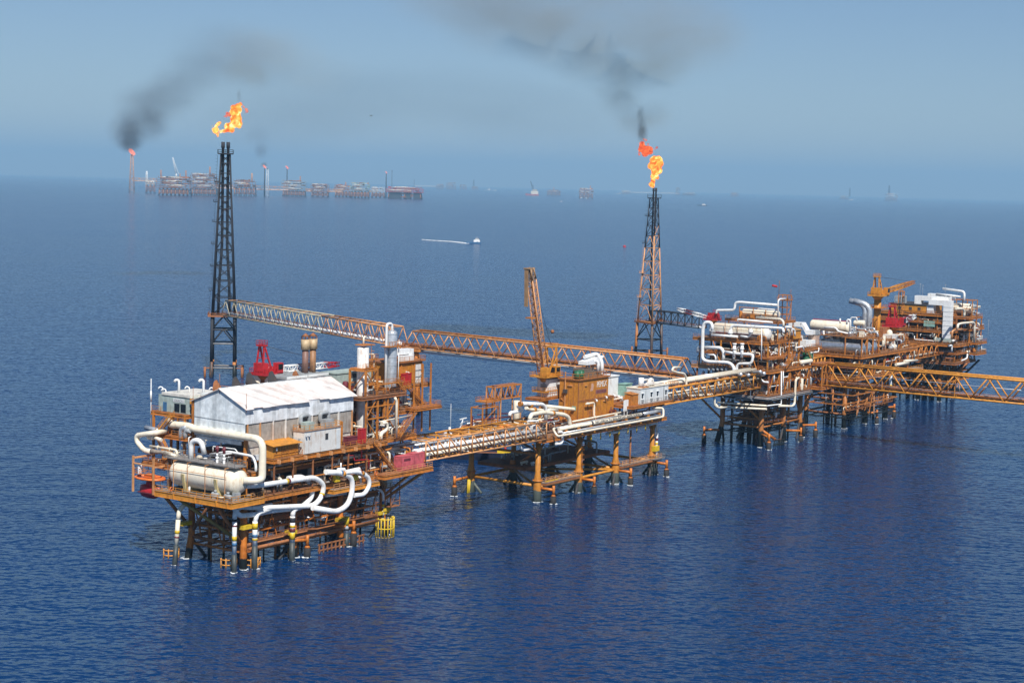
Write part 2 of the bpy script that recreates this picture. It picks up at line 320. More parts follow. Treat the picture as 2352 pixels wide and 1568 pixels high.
# ------------------------------------------------------------------ truss bridges between the platforms
def truss_bridge(name, label, fr, A, B, width, h, panels, side='z', chord=.32, web=.2, mats=('orange', 'orange'), pipes=(), deck=True, group='truss bridges linking the platforms', verts=True, double=False, rail=True, split=None):
    """A, B: middle of the bottom chords at both ends; side: 'n' one diagonal a panel, 'w' zigzag"""
    A, B = Vector(A), Vector(B); d = (B-A); x = Vector((d.y, -d.x, 0)).normalized(); up = Vector((0, 0, h))
    t = thing(name, label, 'bridge', fr, A, group)
    for q, mt in zip((1, -1), mats):
        o = x*(q*width/2)
        def truss(i0, i1, mt):
            tm = MB()
            P = [A.lerp(B, i/panels)+o for i in range(panels+1)]
            tm.cyl(P[i0], P[i1], chord*.85)
            s0 = i0 + (.5 if side == 'w' and i0 == 0 else 0); s1 = i1-(.5 if side == 'w' and i1 == panels else 0)
            tm.cyl(A.lerp(B, s0/panels)+o+up, A.lerp(B, s1/panels)+o+up, chord)
            for i in range(i0, i1):
                if side == 'w':
                    m_ = A.lerp(B, (i+.5)/panels)+o+up
                    tm.cyl(P[i], m_, web, n=6); tm.cyl(m_, P[i+1], web, n=6)
                else:
                    if i % 2 == 0 or side == 'n': tm.cyl(P[i]+up, P[i+1], web, n=6)
                    else: tm.cyl(P[i], P[i+1]+up, web, n=6)
                    if verts: tm.cyl(P[i], P[i]+up, web, n=6)
            if side != 'w' and i1 == panels: tm.cyl(P[panels], P[panels]+up, web, n=6)
            tm.build('side_truss', mt, t)
        if split: truss(0, split[0], split[1]); truss(split[0], panels, mt)
        else: truss(0, panels, mt)
    br = MB()
    for i in range(panels+1):
        p = A.lerp(B, i/panels)
        br.cyl(p+x*width/2, p-x*width/2, web*.9, n=6)
        if i < panels:
            q = A.lerp(B, (i+1)/panels); s = width/2*(1 if i % 2 else -1)
            br.cyl(p+x*s, q-x*s, web*.7, n=6)
            tp = A.lerp(B, (i+.5)/panels)+up
            if side == 'w': br.cyl(tp+x*width/2, tp-x*width/2, web*.8, n=6)
            else:
                br.cyl(p+up+x*width/2, p+up-x*width/2, web*.8, n=6); br.cyl(p+up+x*s, q+up-x*s, web*.6, n=6)
    
    if deck:
        w = MB(); c = -x*(width/2-1.2); z = Vector((0, 0, .35))
        w.bar(A+c+z, B+c+z, 1.7, .12); w.build('walkway', 'rust', t)
        if rail:
            r = MB(); r.rail([A+c+x*.85+z, B+c+x*.85+z], step=3); r.rail([A+c-x*.85+z, B+c-x*.85+z], step=3); r.build('handrail', 'orange', t)
    for off, dz, rad, mt in pipes:
        pm = MB(); pm.cyl(A+x*off+Vector((0, 0, dz))-d*.012, B+x*off+Vector((0, 0, dz))+d*.012, rad, n=12)
        pm.build('pipe', mt, t)
        sp = br; n = max(3, panels//2)
        for i in range(n+1):
            p = A.lerp(B, i/n)+x*off; sp.bar(p+Vector((0, 0, dz-rad-.1)), p+Vector((0, 0, dz+rad*.2)), rad*1.2, .16)
            sp.bar(p+Vector((0, 0, -.15)), p+Vector((0, 0, dz-rad)), .22)
    br.build('floor_lattice', mats[1], t)
    return t
J1 = on_z(2, 1690, 320, 29.6); J1.z = 26
T1 = Vector((-131.3, 789.5, 0)); T2 = Vector((73.8, 929.8, 0))
KB = K.w((3, 29, 0)); KB.z = 21.5
e1 = (J1-T1); e1.z = 0; e1.normalize()
A1 = T1 + e1*3.5; A1.z = 28.2
truss_bridge('truss_bridge', 'pale truss bridge with a fat white pipe, leading away from the black flare tower', WLD, A1, J1-e1*1.5+Vector((0, 0, .3)), 6.5, 6.9, 18, 'w', .34, .2, ('pale_orange', 'pale_orange'),
             ((1.6, 1.0, .62, 'white'),), split=(11, paint('yellowed_grey_paint', (.40, .36, .25), (.22, .15, .08), .35)))
e2 = (KB-J1); e2.z = 0; e2.normalize()
truss_bridge('truss_bridge', 'long orange truss bridge behind the tall crane boom, white pipe slung below it', WLD, J1+e2*1.5, KB, 6.5, 6.7, 15, 'w', .36, .22, ('pale_orange', 'orange'),
             ((2.2, -1.0, .62, 'white'), (-1.5, .9, .3, 'rust')))
# small jacket that carries the joint of the two bridges, mostly hidden by the shed platform
t = thing('bridge_support', 'orange bridge support under the joint of the two long flare bridges, behind the silver column', 'support', WLD, (J1.x, J1.y, 0))
for a in range(4):
    dx, dy = (5 if a % 2 else -5), (5 if a//2 else -5)
    MB().cyl((J1.x+dx*1.3, J1.y+dy*1.3, -3), (J1.x+dx, J1.y+dy, 25), .65).build('leg', 'leg_orange', t)
b = MB()
for z in (6, 15):
    q = 1.3-.3*z/25
    c = [(J1.x+i*5*q, J1.y+j*5*q, z) for i, j in ((-1, -1), (1, -1), (1, 1), (-1, 1))]
    for i in range(4): b.cyl(c[i], c[(i+1) % 4], .3)
b.build('leg_lattice', 'orange', t)
MB().box(J1.x-7, J1.x+7, J1.y-7, J1.y+7, 24.6, 25.4).build('deck', 'orange', t)
r = MB(); r.rail([(J1.x-7, J1.y-7, 25.4), (J1.x+7, J1.y-7, 25.4), (J1.x+7, J1.y+7, 25.4), (J1.x-7, J1.y+7, 25.4)], closed=True); r.build('railing', 'orange', t)
# shed platform to middle platform
Mu = lambda u, v, z: (u, v, z)
NB = truss_bridge('truss_bridge', 'low orange truss bridge full of white pipes, from the red containers to the middle platform', M, Mu(-57, .6, 18.8), Mu(-1.5, .6, 18.6), 8.4, 5.0, 11, 'n', .27, .2, ('pale_orange', 'amber'),
             ((3.1, 1.35, .45, 'cream'), (1.7, 2.2, .42, 'white'), (.5, 2.4, .3, 'white'), (-2.2, 3.0, .42, 'silver'), (.9, .9, .35, 'grey')), deck=True)
# middle platform to right platform
KM = M.loc(K.w((-6, -2, 22.2)))
truss_bridge('truss_bridge', 'short orange bridge with cream pipes on top, from the white cabin to the right platform', M, Mu(66, 4.2, 21.6), (KM.x, 4.2, 21.6), 7.5, 5.0, 13, 'n', .33, .22, ('amber', 'orange'),
             ((-1.0, 6.0, .72, 'cream'), (1.0, 6.0, .72, 'cream'), (1.5, 1.2, .42, 'cream'), (2.6, 3.0, .28, 'grey'), (3.2, 3.3, .26, 'cream'), (-.5, 1.4, .4, 'grey')))
# long bridge leaving the frame at the right
truss_bridge('truss_bridge', 'long orange truss bridge crossing in front of dark platform legs, leaving at the right edge', K, (35, -4, 20), (35, -112, 20), 6.4, 7.9, 9, 'w', .42, .27, ('amber', 'amber'),
             ((2.2, 4.6, .13, 'silver'), (.5, 1.1, .25, 'rust'), (-1.0, 1.1, .2, 'white')))
# tower bridge of the right flare
KT = K.w((4, 24, 0))
E0 = on_z(10, 245, 1275, 18.8); E1 = on_z(7, 300, 398, 20.0)
truss_bridge('truss_bridge', 'dark sooty truss bridge from the orange flare tower to the right platform', WLD, E0, E1, 4.5, 6.4, 7, 'z', .28, .2, ('black', 'black'), ((1.2, .5, .42, 'white'), (-.6, .6, .3, 'grey')), rail=True)

# ------------------------------------------------------------------ flare towers
def quad(fr, half, z): return [Vector((i*half, j*half, z)) for i, j in ((-1, -1), (1, -1), (1, 1), (-1, 1))]
F1 = Frame(T1, 83.)
t = thing('flare_tower', 'tall black lattice flare tower with twin stacks and side ladders, standing alone in the sea', 'flare tower', F1, (0, 0, 0), 'flare towers of the near field')
hw = lambda z: 5.1 if z <= 28 else 5.0+(2.0-5.0)*(z-28)/72.5
legs = [[], [], [], []]
for i in range(4):
    c0, c1, c2, c3 = quad(F1, 5.3, -4)[i], quad(F1, 5.1, 7)[i], quad(F1, 5.0, 28)[i], quad(F1, 2.0, 100.5)[i]
    MB().sweep([c0, c1], [.85, .8], 10).build('leg', paint('black_leg_rusty_foot', (.05, .04, .035), (.30, .12, .05), .6) if i == 0 else 'leg_brown', t)
    MB().sweep([c1, c2], [.72, .7], 10).build('leg', 'black', t)
    MB().sweep([c2, c3], [.5, .28], 8).build('leg', 'black', t)
lv = [28.2, 36, 43.5, 50.5, 57.5, 64, 70, 76, 81.5, 87, 92, 96.5, 100.5]
bm_ = MB(); hz_ = MB()
for k in range(len(lv)):
    q = quad(F1, hw(lv[k]), lv[k])
    for i in range(4): hz_.cyl(q[i], q[(i+1) % 4], .22, n=6)
    if k+1 < len(lv):
        q2 = quad(F1, hw(lv[k+1]), lv[k+1])
        for i in range(4):
            j = (i+1) % 4
            if k < 4 or k % 2: bm_.cyl(q[i], q2[j], .17, n=6); bm_.cyl(q[j], q2[i], .17, n=6)
            else: m_ = (q2[i]+q2[j])/2; bm_.cyl(q[i], m_, .17, n=6); bm_.cyl(q[j], m_, .17, n=6)
hz_.build('ring_lattice', 'black', t); bm_.build('side_lattice', 'black', t)
for z, mt in ((4.2, 'grating'), (15.2, 'grating'), (21.5, 'dark')):
    q = quad(F1, 5.1+(.2 if z < 6 else 0), z); b = MB()
    for i in range(4): b.cyl(q[i], q[(i+1) % 4], .36)
    b.build('ring_lattice', mt, t)
b = MB()
for i in range(4):
    q0, q1, q2 = quad(F1, 5.1, 15.2), quad(F1, 5.1, 21.5), quad(F1, 5.05, 27.5); j = (i+1) % 4
    b.cyl(q0[i], (q1[i]+q1[j])/2, .3); b.cyl(q0[j], (q1[i]+q1[j])/2, .3); b.cyl(q1[i], (q2[i]+q2[j])/2, .3); b.cyl(q1[j], (q2[i]+q2[j])/2, .3)
b.build('side_lattice', 'black', t)
MB().box(-6.9, 6.9, -6.5, 6.5, 27.4, 28).build('deck', 'rust', t)
r = MB(); r.rail([(-6.9, -6.5, 28), (6.9, -6.5, 28), (6.9, 6.5, 28), (-6.9, 6.5, 28)], closed=True, r=.06); r.build('railing', 'rust', t)
for dx in (-1.15, 1.15):
    s_ = MB(); s_.sweep([(dx*2.2, 0, 28), (dx*2.0, 0, 40), (dx, 0, 60), (dx, 0, 103.2), (dx, 0, 103.4), (dx, 0, 106)], [.62, .62, .62, .62, .85, .8], 12); s_.build('flare_stack', 'black', t)
MB().box(-3.4, 3.4, -3.2, 3.2, 100.5, 100.8).build('top_platform', 'black', t)
r = MB(); r.rail([(-3.4, -3.2, 100.8), (3.4, -3.2, 100.8), (3.4, 3.2, 100.8), (-3.4, 3.2, 100.8)], h=1.7, closed=True, r=.07, step=3.3); r.build('railing', 'black', t)
for i, z in enumerate((28, 39, 50, 60, 70, 79, 88)):
    x = -hw(z)-1.2; z2 = (39, 50, 60, 70, 79, 88, 100)[i]
    if i: MB().box(x-1.0, -hw(z), -1, 1.4, z-.15, z).build('ladder_landing', 'black', t); r = MB(); r.rail([(-hw(z), -1, z), (x-1, -1, z), (x-1, 1.4, z)], r=.06, step=1.2); r.build('railing', 'black', t)
    l = MB(); l.ladder((x-.3+(i % 2)*.4, .2, z), (x-.3+(i % 2)*.4+.5, .2, z2), out=(-1, 0, 0)); l.build('ladder', 'black', t)
for i, (dx, dy) in enumerate(((-8, -5.2), (8.6, -5.2), (8.6, 5.2))):
    b = MB(); b.cyl((dx, dy, -1.5), (dx, dy, 4.6), .55); b.bar((math.copysign(5.2, dx), dy, 4.2), (dx, dy, 4.2), .4); b.build('boat_fender', 'rust', t)
# right flare tower, three legs
F2 = Frame(T2, 95.)
t = thing('flare_tower', 'three-legged flare tower of faded orange lattice with a black sooty top, beyond the right platform', 'flare tower', F2, (0, 0, 0), 'flare towers of the near field')
def tri(r, z): return [Vector((r*math.sin(R_(a)), r*math.cos(R_(a)), z)) for a in (180-8, 300-8, 60-8)]
rad = lambda z: 7.6 if z <= 19 else 7.4+(2.6-7.4)*(z-19)/66
lv = [19.2, 28, 36.5, 44, 51.5, 58.5, 65, 70.5, 75.5, 80, 85]
for i in range(3):
    MB().sweep([tri(8.2, -4)[i], tri(7.5, 19)[i]], [.8, .75], 10).build('leg', paint('dark_leg', (.07, .055, .05), (.24, .1, .05), .4) if i != 1 else 'leg_brown', t)
    MB().sweep([tri(7.4, 19)[i], tri(rad(58.5 if i else 65), 58.5 if i else 65)[i]], [.45, .33], 8).build('leg', 'pale_orange', t)
    MB().sweep([tri(rad(58.5 if i else 65), 58.5 if i else 65)[i], tri(2.6, 85)[i]], [.33, .26], 8).build('leg', 'black', t)
for k in range(len(lv)-1):
    q, q2 = tri(rad(lv[k]), lv[k]), tri(rad(lv[k+1]), lv[k+1])
    for i in range(3):
        j = (i+1) % 3; b = MB()
        b.cyl(q[i], q[j], .2, n=6)
        if i: b.cyl(q[i], q2[j], .17, n=6); b.cyl(q[j], q2[i], .15, n=6)
        else: m_ = (q2[i]+q2[j])/2; b.cyl(q[i], m_, .17, n=6); b.cyl(q[j], m_, .17, n=6)
        lim = (6, 4, 7)[i]
        b.build('face_lattice', 'black' if k >= lim else 'pale_orange', t)
q = tri(7.5, 18.4); b = MB(); qa, qb = tri(7.9, 9.5), tri(8.1, 3.5)
for i in range(3):
    j = (i+1) % 3; b.cyl(qa[i], qa[j], .32); b.cyl(qa[i], (q[i]+q[j])/2, .28); b.cyl(qa[j], (q[i]+q[j])/2, .28); b.cyl(qb[i], qb[j], .3)
b.build('lower_lattice', 'black', t)
d_ = MB(); d_.prism([p*1.15 for p in tri(8.5, 18.4)] and [Vector((p.x*1.25, p.y*1.25, 18.3)) for p in tri(7.5, 18.3)], (0, 0, .7)); d_.build('deck', 'rust', t)
r = MB(); r.rail([Vector((p.x*1.25, p.y*1.25, 19)) for p in tri(7.5, 19)], closed=True, r=.06, step=3); r.build('railing', 'orange', t)
for dx in (-.55, .75):
    s_ = MB(); s_.sweep([(dx, 0, 19), (dx, 0, 88.4), (dx, 0, 88.6), (dx, 0, 90.4)], [.42, .42, .58, .55], 10); s_.build('flare_stack', 'black', t)
MB().box(-3.6, 3.6, -2.8, 2.8, 84.8, 85.1).build('top_platform', 'black', t)
r = MB(); r.rail([(-3.6, -2.8, 85.1), (3.6, -2.8, 85.1), (3.6, 2.8, 85.1), (-3.6, 2.8, 85.1)], h=1.8, closed=True, r=.08, step=2.4); r.build('railing', 'black', t)
for i, (z, z2) in enumerate(((75.5, 84.8), (61, 75.5), (45, 61), (32, 45), (19, 32))):
    x = -rad(z)*.87-.8; l = MB(); mt = 'black' if i < 2 else 'pale_orange'
    l.ladder((x, 1.5, z), (x+.6, 1.5, z2), out=(-1, 0, 0)); l.build('ladder', mt, t)
    if i < 4: MB().box(x-1.2, x+1.2, .6, 2.4, z-.15, z).build('ladder_landing', mt, t); r = MB(); r.rail([(x+1.2, .6, z), (x-1.2, .6, z), (x-1.2, 2.4, z)], r=.06, step=1.2); r.build('railing', mt, t)
for a in (60, 180, 300):
    p = Vector((11*math.sin(R_(a)), 11*math.cos(R_(a)), 0)); b = MB(); b.cyl(p+Vector((0, 0, -1.5)), p+Vector((0, 0, 5)), .5); b.cyl(p+Vector((0, 0, 3.4)), p*.75+Vector((0, 0, 3.4)), .3); b.build('boat_fender', 'rust', t)
# ------------------------------------------------------------------ pieces shared by all platforms
def deck(t, u0, u1, v0, v1, z, depth=1.0, edge='orange', top='deck', pitch=4.0, over=0.12):
    """steel deck: plate, deep edge beams with flanges, joists under it"""
    MB().box(u0, u1, v0, v1, z-.12, z).build('deck_plate', top, t)
    b = MB()
    def I(a, c):
        a, c = Vector(a), Vector(c); zz = Vector((0, 0, 1))
        b.bar(a-zz*.06, c-zz*.06, .42, .1); b.bar(a-zz*(depth/2), c-zz*(depth/2), .1, depth); b.bar(a-zz*(depth-.05), c-zz*(depth-.05), .42, .1)
    zt = z-.13
    I((u0-over, v0, zt), (u1+over, v0, zt)); I((u0-over, v1, zt), (u1+over, v1, zt)); I((u0, v0, zt-.01), (u0, v1, zt-.01)); I((u1, v0, zt-.01), (u1, v1, zt-.01))
    n = max(1, round((u1-u0)/pitch))
    for i in range(1, n): u = u0+(u1-u0)*i/n; b.bar((u, v0, zt-.35), (u, v1, zt-.35), .12, .6)
    n = max(1, round((v1-v0)/(pitch*1.6)))
    for i in range(1, n): v = v0+(v1-v0)*i/n; b.bar((u0, v, zt-.45), (u1, v, zt-.45), .14, .8)
    b.build('deck_lattice', edge, t)
def railing(t, pts, mat='orange', closed=False, **kw):
    r = MB(); r.rail(pts, closed=closed, **kw); r.build('railing', mat, t)
def stairs(t, a, b, w=1.0, across=(0, 1, 0), mat='orange'):
    s = MB(); s.stair(a, b, w, across); s.build('stair', mat, t)
def column(t, u, v, z0, z1, w=.5, mat='orange'):
    MB().bar((u, v, z0), (u, v, z1), w).build('column', mat, t)
COUNT = {}
def ptag(t, name, mb, mat, label=None):
    COUNT[t, name] = COUNT.get((t, name), 0)+1
    if COUNT[t, name] > 60: OVER.setdefault(t, []).append((mb, mat)); return None
    return mb.build(name, mat, t, label=label)
CL_PIPE = ['cream', 'white', 'grey', 'orange', 'cream', 'silver', 'rust', 'white']
CL_BOX = ['orange', 'grey', 'green', 'dark', 'white', 'orange', 'rust', 'maroon', 'cream']
def clutter(t, rnd, u0, u1, v0, v1, z, h, n, pipes=.5, mats=None):
    """process equipment packed on one deck: pipe runs with elbows, pumps, drums, cabinets, valves, racks"""
    for i in range(n):
        u, v = rnd.uniform(u0, u1), rnd.uniform(v0, v1); q = rnd.random(); m = MB()
        if q < pipes:
            r = rnd.choice((.1, .13, .17, .22, .3)); mt = rnd.choice(CL_PIPE); zz = z+rnd.uniform(.4, max(.6, h*.9))
            L = rnd.uniform(3, 11)
            if rnd.random() < .55: a, b = Vector((max(u0, u-L/2), v, zz)), Vector((min(u1, u+L/2), v, zz))
            else: a, b = Vector((u, max(v0, v-L/2), zz)), Vector((u, min(v1, v+L/2), zz))
            P = [a, b]
            if rnd.random() < .75: P = [Vector((a.x, a.y, z))]+P
            if rnd.random() < .6: P += [Vector((b.x, b.y, z if rnd.random() < .6 else min(z+h, zz+1.5)))]
            if (P[0]-P[1]).length < .3 or (a-b).length < .6: continue
            m.pipe(P, r, n=8, seg=3)
            for k in (.25, .7):
                p = a.lerp(b, k); d = (b-a).normalized(); m.cyl(p-d*.1, p+d*.1, r*1.6)
            ptag(t, 'pipe', m, mt)
        elif q < pipes+.16:
            r = rnd.uniform(.35, .8); L = rnd.uniform(1.2, 3.2)
            if rnd.random() < .5: m.vessel((u, v, z+r+.4), (u+L, v, z+r+.4), r, 12); m.box(u+.2, u+.4, v-r*.7, v+r*.7, z, z+r); m.box(u+L-.4, u+L-.2, v-r*.7, v+r*.7, z, z+r)
            else: m.vessel((u, v, z+.5), (u, v, z+.5+min(h*.8, L)), r, 12); m.cyl((u, v, z), (u, v, z+.6), r*.8)
            ptag(t, 'process_vessel', m, rnd.choice(['cream', 'white', 'grey', 'silver', 'orange', 'maroon']))
        elif q < pipes+.30:
            w, d, hh = rnd.uniform(.6, 2.2), rnd.uniform(.5, 1.6), rnd.uniform(.8, min(2.4, h))
            m.box(u, u+w, v, v+d, z+.12, z+hh); m.box(u-.1, u+w+.1, v-.1, v+d+.1, z, z+.12); m.box(u-.06, u+w+.06, v-.06, v+d+.06, z+hh, z+hh+.06)
            m.box(u+w*.3, u+w*.7, v-.05, v, z+hh*.3, z+hh*.8)
            ptag(t, 'cabinet', m, rnd.choice(CL_BOX))
        elif q < pipes+.42:
            r = rnd.uniform(.15, .3); hh = rnd.uniform(.6, 1.6)
            m.cyl((u, v, z), (u, v, z+hh), r*.6); m.ball((u, v, z+hh), r*1.5); m.cyl((u, v, z+hh), (u, v, z+hh+.5), r*.4); m.cyl((u-.02, v, z+hh+.5), (u+.02, v, z+hh+.55), r*1.7); m.cyl((u-.7, v, z+hh), (u+.7, v, z+hh), r*.8)
            for s in (-.7, .7): m.cyl((u+s-.06, v, z+hh), (u+s+.06, v, z+hh), r*1.5)
            ptag(t, 'valve', m, rnd.choice(['white', 'cream', 'maroon', 'red', 'grey', 'orange']))
        else:
            w, d, hh = rnd.uniform(1.5, 4), rnd.uniform(1, 2.5), rnd.uniform(1.2, h)
            for a in (0, w):
                for b in (0, d): m.bar((u+a, v+b, z), (u+a, v+b, z+hh), .13)
            for k in (hh*.5, hh): m.bar((u, v, z+k), (u+w, v, z+k), .13); m.bar((u, v+d, z+k), (u+w, v+d, z+k), .13); m.bar((u, v, z+k), (u, v+d, z+k), .13); m.bar((u+w, v, z+k), (u+w, v+d, z+k), .13)
            m.bar((u, v, z), (u+w, v, z+hh), .09); ptag(t, 'pipe_rack_lattice', m, rnd.choice(['orange', 'rust', 'grey', 'orange']))
def lamp_mast(t, u, v, z, h, mat='grey'):
    m = MB(); m.cyl((u, v, z), (u, v, z+h), .06, n=6); m.box(u-.25, u+.25, v-.2, v+.2, z+h, z+h+.35); m.build('lamp_post', mat, t)
def pipe_at(t, pts, r, mat, bend=None, name='pipe', n=12, label=None):
    m = MB(); m.pipe(pts, r, bend, n, 6); return m.build(name, mat, t, label=label)
def band(t, a, b, r, mat): MB().cyl(a, b, r, n=12).build('colour_band', mat, t)
FOULED = paint('fouled_grey', (.05, .06, .06), (.02, .025, .025), .5)
def riser(t, u, v, z0, z1, r, bands, mat='white', foot=4.2, du=0, dv=0):
    """vertical riser pipe into the sea, dark fouled foot, colour bands (fraction, fraction, paint)"""
    a, b = Vector((u+du, v+dv, -2)), Vector((u, v, z1)); f = lambda z: a.lerp(b, (z+2)/(z1+2)); g = lambda q: a.lerp(b, q)
    MB().cyl(f(foot), f(z1), r, n=12).build('riser_pipe', mat, t)
    MB().cyl(f(-2), f(foot), r*1.12, n=12).build('riser_foot', 'dark' if foot < 3 else FOULED, t)
    for q0, q1, mt in bands: band(t, g(q0), g(q1), r*1.05, mt)
def guard(t, u, v, r, z0, z1, n, mat, arc=(0, 360)):
    """cage of tubes round the risers at the waterline"""
    m = MB(); P = []
    for i in range(n):
        a = R_(arc[0]+(arc[1]-arc[0])*i/(n-1 if arc[1]-arc[0] < 360 else n)); P.append((u+r*math.cos(a), v+r*math.sin(a)))
    for x, y in P: m.cyl((x, y, z0), (x, y, z1), .16, n=6)
    for z in (z0+.5, (z0+z1)/2, z1-.4):
        for p, q in zip(P, P[1:]+([P[0]] if arc[1]-arc[0] >= 360 else [])): m.cyl((*p, z), (*q, z), .16, n=6)
    m.build('riser_guard', mat, t)
def fender(t, u, v, du, dv, z, mat='leg_orange'):
    m = MB(); m.cyl((u, v, z), (u+du, v+dv, z), .42); m.build('fender_arm', mat, t)
    m = MB(); m.cyl((u+du, v+dv, z+1.2), (u+du, v+dv, z-1.4), .42); m.cyl((u+du, v+dv, z-1.4), (u+du, v+dv, z-1.9), .42, .85); m.build('fender_post', mat, t)
    m = MB(); m.cyl((u+du, v+dv, z-1.9), (u+du, v+dv, -1.5), .85, n=12); m.build('fender_tyre', 'rubber', t)
def lattice_box(m, P0, P1, w0, w1, n, r=.09, chord=.14):
    """four-chord lattice boom"""
    P0, P1 = Vector(P0), Vector(P1); d = (P1-P0).normalized(); x = d.cross(Vector((0, 0, 1)))
    x = (x if x.length > .05 else Vector((1, 0, 0))).normalized(); y = x.cross(d)
    pts = []
    for i in range(n+1):
        q = i/n; w = (w0+(w1-w0)*q)/2; p = P0.lerp(P1, q); pts.append([p+x*a*w+y*b*w for a, b in ((-1, -1), (1, -1), (1, 1), (-1, 1))])
    for k in range(4): m.cyl(pts[0][k], pts[n][k], chord, n=6)
    for i in range(n):
        for k in range(4):
            j = (k+1) % 4; m.bar(pts[i][k], pts[i][j], r); m.bar(pts[i][k if i % 2 else j], pts[i+1][j if i % 2 else k], r)
    return pts
def text_on(t, s, P, xdir, ydir, size, mat='ink', name='lettering', depth=.03, width=None, on_pipe=None):
    """raised lettering: P lower left corner, in the axes of t's platform"""
    cu = bpy.data.curves.new('lettering', 'FONT'); cu.body = s; cu.size = size; cu.extrude = depth
    tmp = bpy.data.objects.new('tmp', cu); COL.objects.link(tmp); dg = bpy.context.evaluated_depsgraph_get()
    me = bpy.data.meshes.new_from_object(tmp.evaluated_get(dg)); bpy.data.objects.remove(tmp)
    x, y = Vector(xdir).normalized(), Vector(ydir).normalized(); z = x.cross(y); P = Vector(P)
    if on_pipe:                                   # tangent plane on the upper front of a pipe along u: (v, z, radius, angle)
        v0, z0, r, th = on_pipe; nn = Vector((0, -math.cos(th), math.sin(th))); y = Vector((0, math.sin(th), math.cos(th))); z = nn; P = Vector((P.x, v0, z0))+nn*(r+.03)-y*size*.36
    if width:
        w = max(v.co.x for v in me.vertices)
        for v in me.vertices: v.co.x *= width/w
    m = MB(); m.add([P+x*v.co.x+y*v.co.y+z*v.co.z for v in me.vertices], [tuple(p.vertices) for p in me.polygons]); bpy.data.meshes.remove(me)
    return m.build(name, mat, t)
def pane(t, name, mat, u0, u1, v0, v1, z0, z1, label=None): return MB().box(u0, u1, v0, v1, z0, z1).build(name, mat, t, label=label)
# ------------------------------------------------------------------ near platform with the tin shed
rn = random.Random(11)
t = T_N = thing('production_platform', 'big orange production platform nearest the camera, carrying the tin shed and white drum', 'oil platform', N, (0, 0, 0), 'offshore platforms of the near field')
for u in (0, 17, 34, 50.5):
    for v in (0, 16.9):
        MB().sweep([(u-(.9 if u == 0 else 0)+(.9 if u > 50 else 0), v-.9 if v == 0 else v+.9, -4), (u, v, 5.5), (u, v, 16)], [.95, .82, .8], 14).build('leg', 'leg_orange', t)
b = MB()
for z in (5.2,):
    for v in (0, 16.9): b.cyl((0, v, z), (50.5, v, z), .45)
    for u in (0, 17, 34, 50.5): b.cyl((u, 0, z), (u, 16.9, z), .42)
    for u, w in ((0, 17), (17, 34), (34, 50.5)): b.cyl((u, 0, z), (w, 16.9, z), .34)
b.build('water_level_lattice', 'rust', t)
for u, s in ((0, 1), (17, -1), (34, 1), (50.5, -1)):       # braces running under water from the leg feet
    for v in (0, 16.9):
        MB().cyl((u, v, 4.8), (u+s*6, v+(1 if v == 0 else -1)*1.5, -3), .4).build('leg_brace', 'dark', t)
for a, c in (((-7.6, 13.5, 15.6), (-.3, .4, 6.0)), ((-7.6, 1.2, 15.6), (0, .2, 5.2)), ((-7.6, 3.5, 15.6), (0, 16.2, 7)), ((-7.6, 18, 15.6), (0, 16.9, 7))):
    MB().cyl(a, c, .42, n=10).build('strut', paint('olive_strut', (.30, .20, .045), (.16, .09, .03), .4) if a[1] > 10 and c[1] < 5 else 'rust', t)
# cellar deck, main deck and the decks above
deck(t, 2.2, 62, -3.0, 20, 16.9, 1.1, 'orange', 'deck')
deck(t, -8.6, 2, -4.4, 20.4, 17.05, 1.35, 'amber', 'grating', 3.2)
deck(t, 6, 47.5, -3.6, 21, 25.2, 1.0, 'orange', 'deck')
deck(t, 47.7, 62, -1.5, 21, 25.25, 1.0, 'orange', 'deck')
deck(t, -2, 6, -1.0, 21, 22.5, .9, 'orange', 'deck')
deck(t, 41, 58.5, -.6, 16, 36.3, .7, 'rust', 'deck')
deck(t, 57.5, 70, .2, 16, 31.3, .7, 'orange', 'deck')
deck(t, 55.8, 72, 2, 16, 37.4, .7, 'orange', 'deck')
deck(t, 14, 56, 8.5, 24, 38.4, .8, 'orange', 'deck')
for i in range(9):                                          # main deck beam ends that stick out over the side
    u = 7+i*4.6; MB().box(u-.2, u+.2, -4.7, -3.8, 24.1, 25).build('beam_end', 'pale_orange', t)
for u in (0.2, 17, 34, 50.5):
    for v in (0, 16.9): column(t, u, v, 16, 25, .8); column(t, u, v, 25.2, 38 if (v > 5 or u > 40) else 31, .55)
for u in (6.5, 13, 20, 27, 33, 40): MB().bar((u, -3.2, 16.9), (u, -3.3, 24.2), .3).build('column', 'rust', t)
for u in (6, 22, 38, 53):                                   # dark backing panels deep inside, one of them green
    MB().box(u, u+7, 12.0, 12.3, 17, 24).build('interior_backing', 'dark' if u != 22 else 'green', t)
# tank deck fittings
railing(t, [(2, -4.3, 17.1), (-8.5, -4.3, 17.1), (-8.5, 20.3, 17.1)], 'amber', r=.06)
for v in (-3.2, .2, 7, 14): MB().bar((-8.5, v, 15.6), (-8.5, v, 17), .3, .9).build('beam_end', 'amber', t)
for v, s in ((2.5, 1), (-1.5, 1)):
    m = MB(); m.vessel((-7.6, v, 18.1), (-7.6, v-1.6, 18.0), .55, 12); m.cyl((-7.6, v-.8, 18.6), (-7.6, v-.8, 19.1), .35); m.box(-8.1, -7.1, v-1.4, v-.2, 17.1, 17.6); m.build('pump', 'grey', t)
pane(t, 'instrument_box', 'grey', -6.6, -5.2, -3.9, -2.6, 17.1, 18.9)
pipe_at(t, [(-8.1, 12, 17.7), (-8.1, 0, 17.7), (-7.4, -1, 17.7)], .14, 'cream'); pipe_at(t, [(-7.9, 16, 17.4), (-7.9, -3, 17.4)], .12, 'maroon')
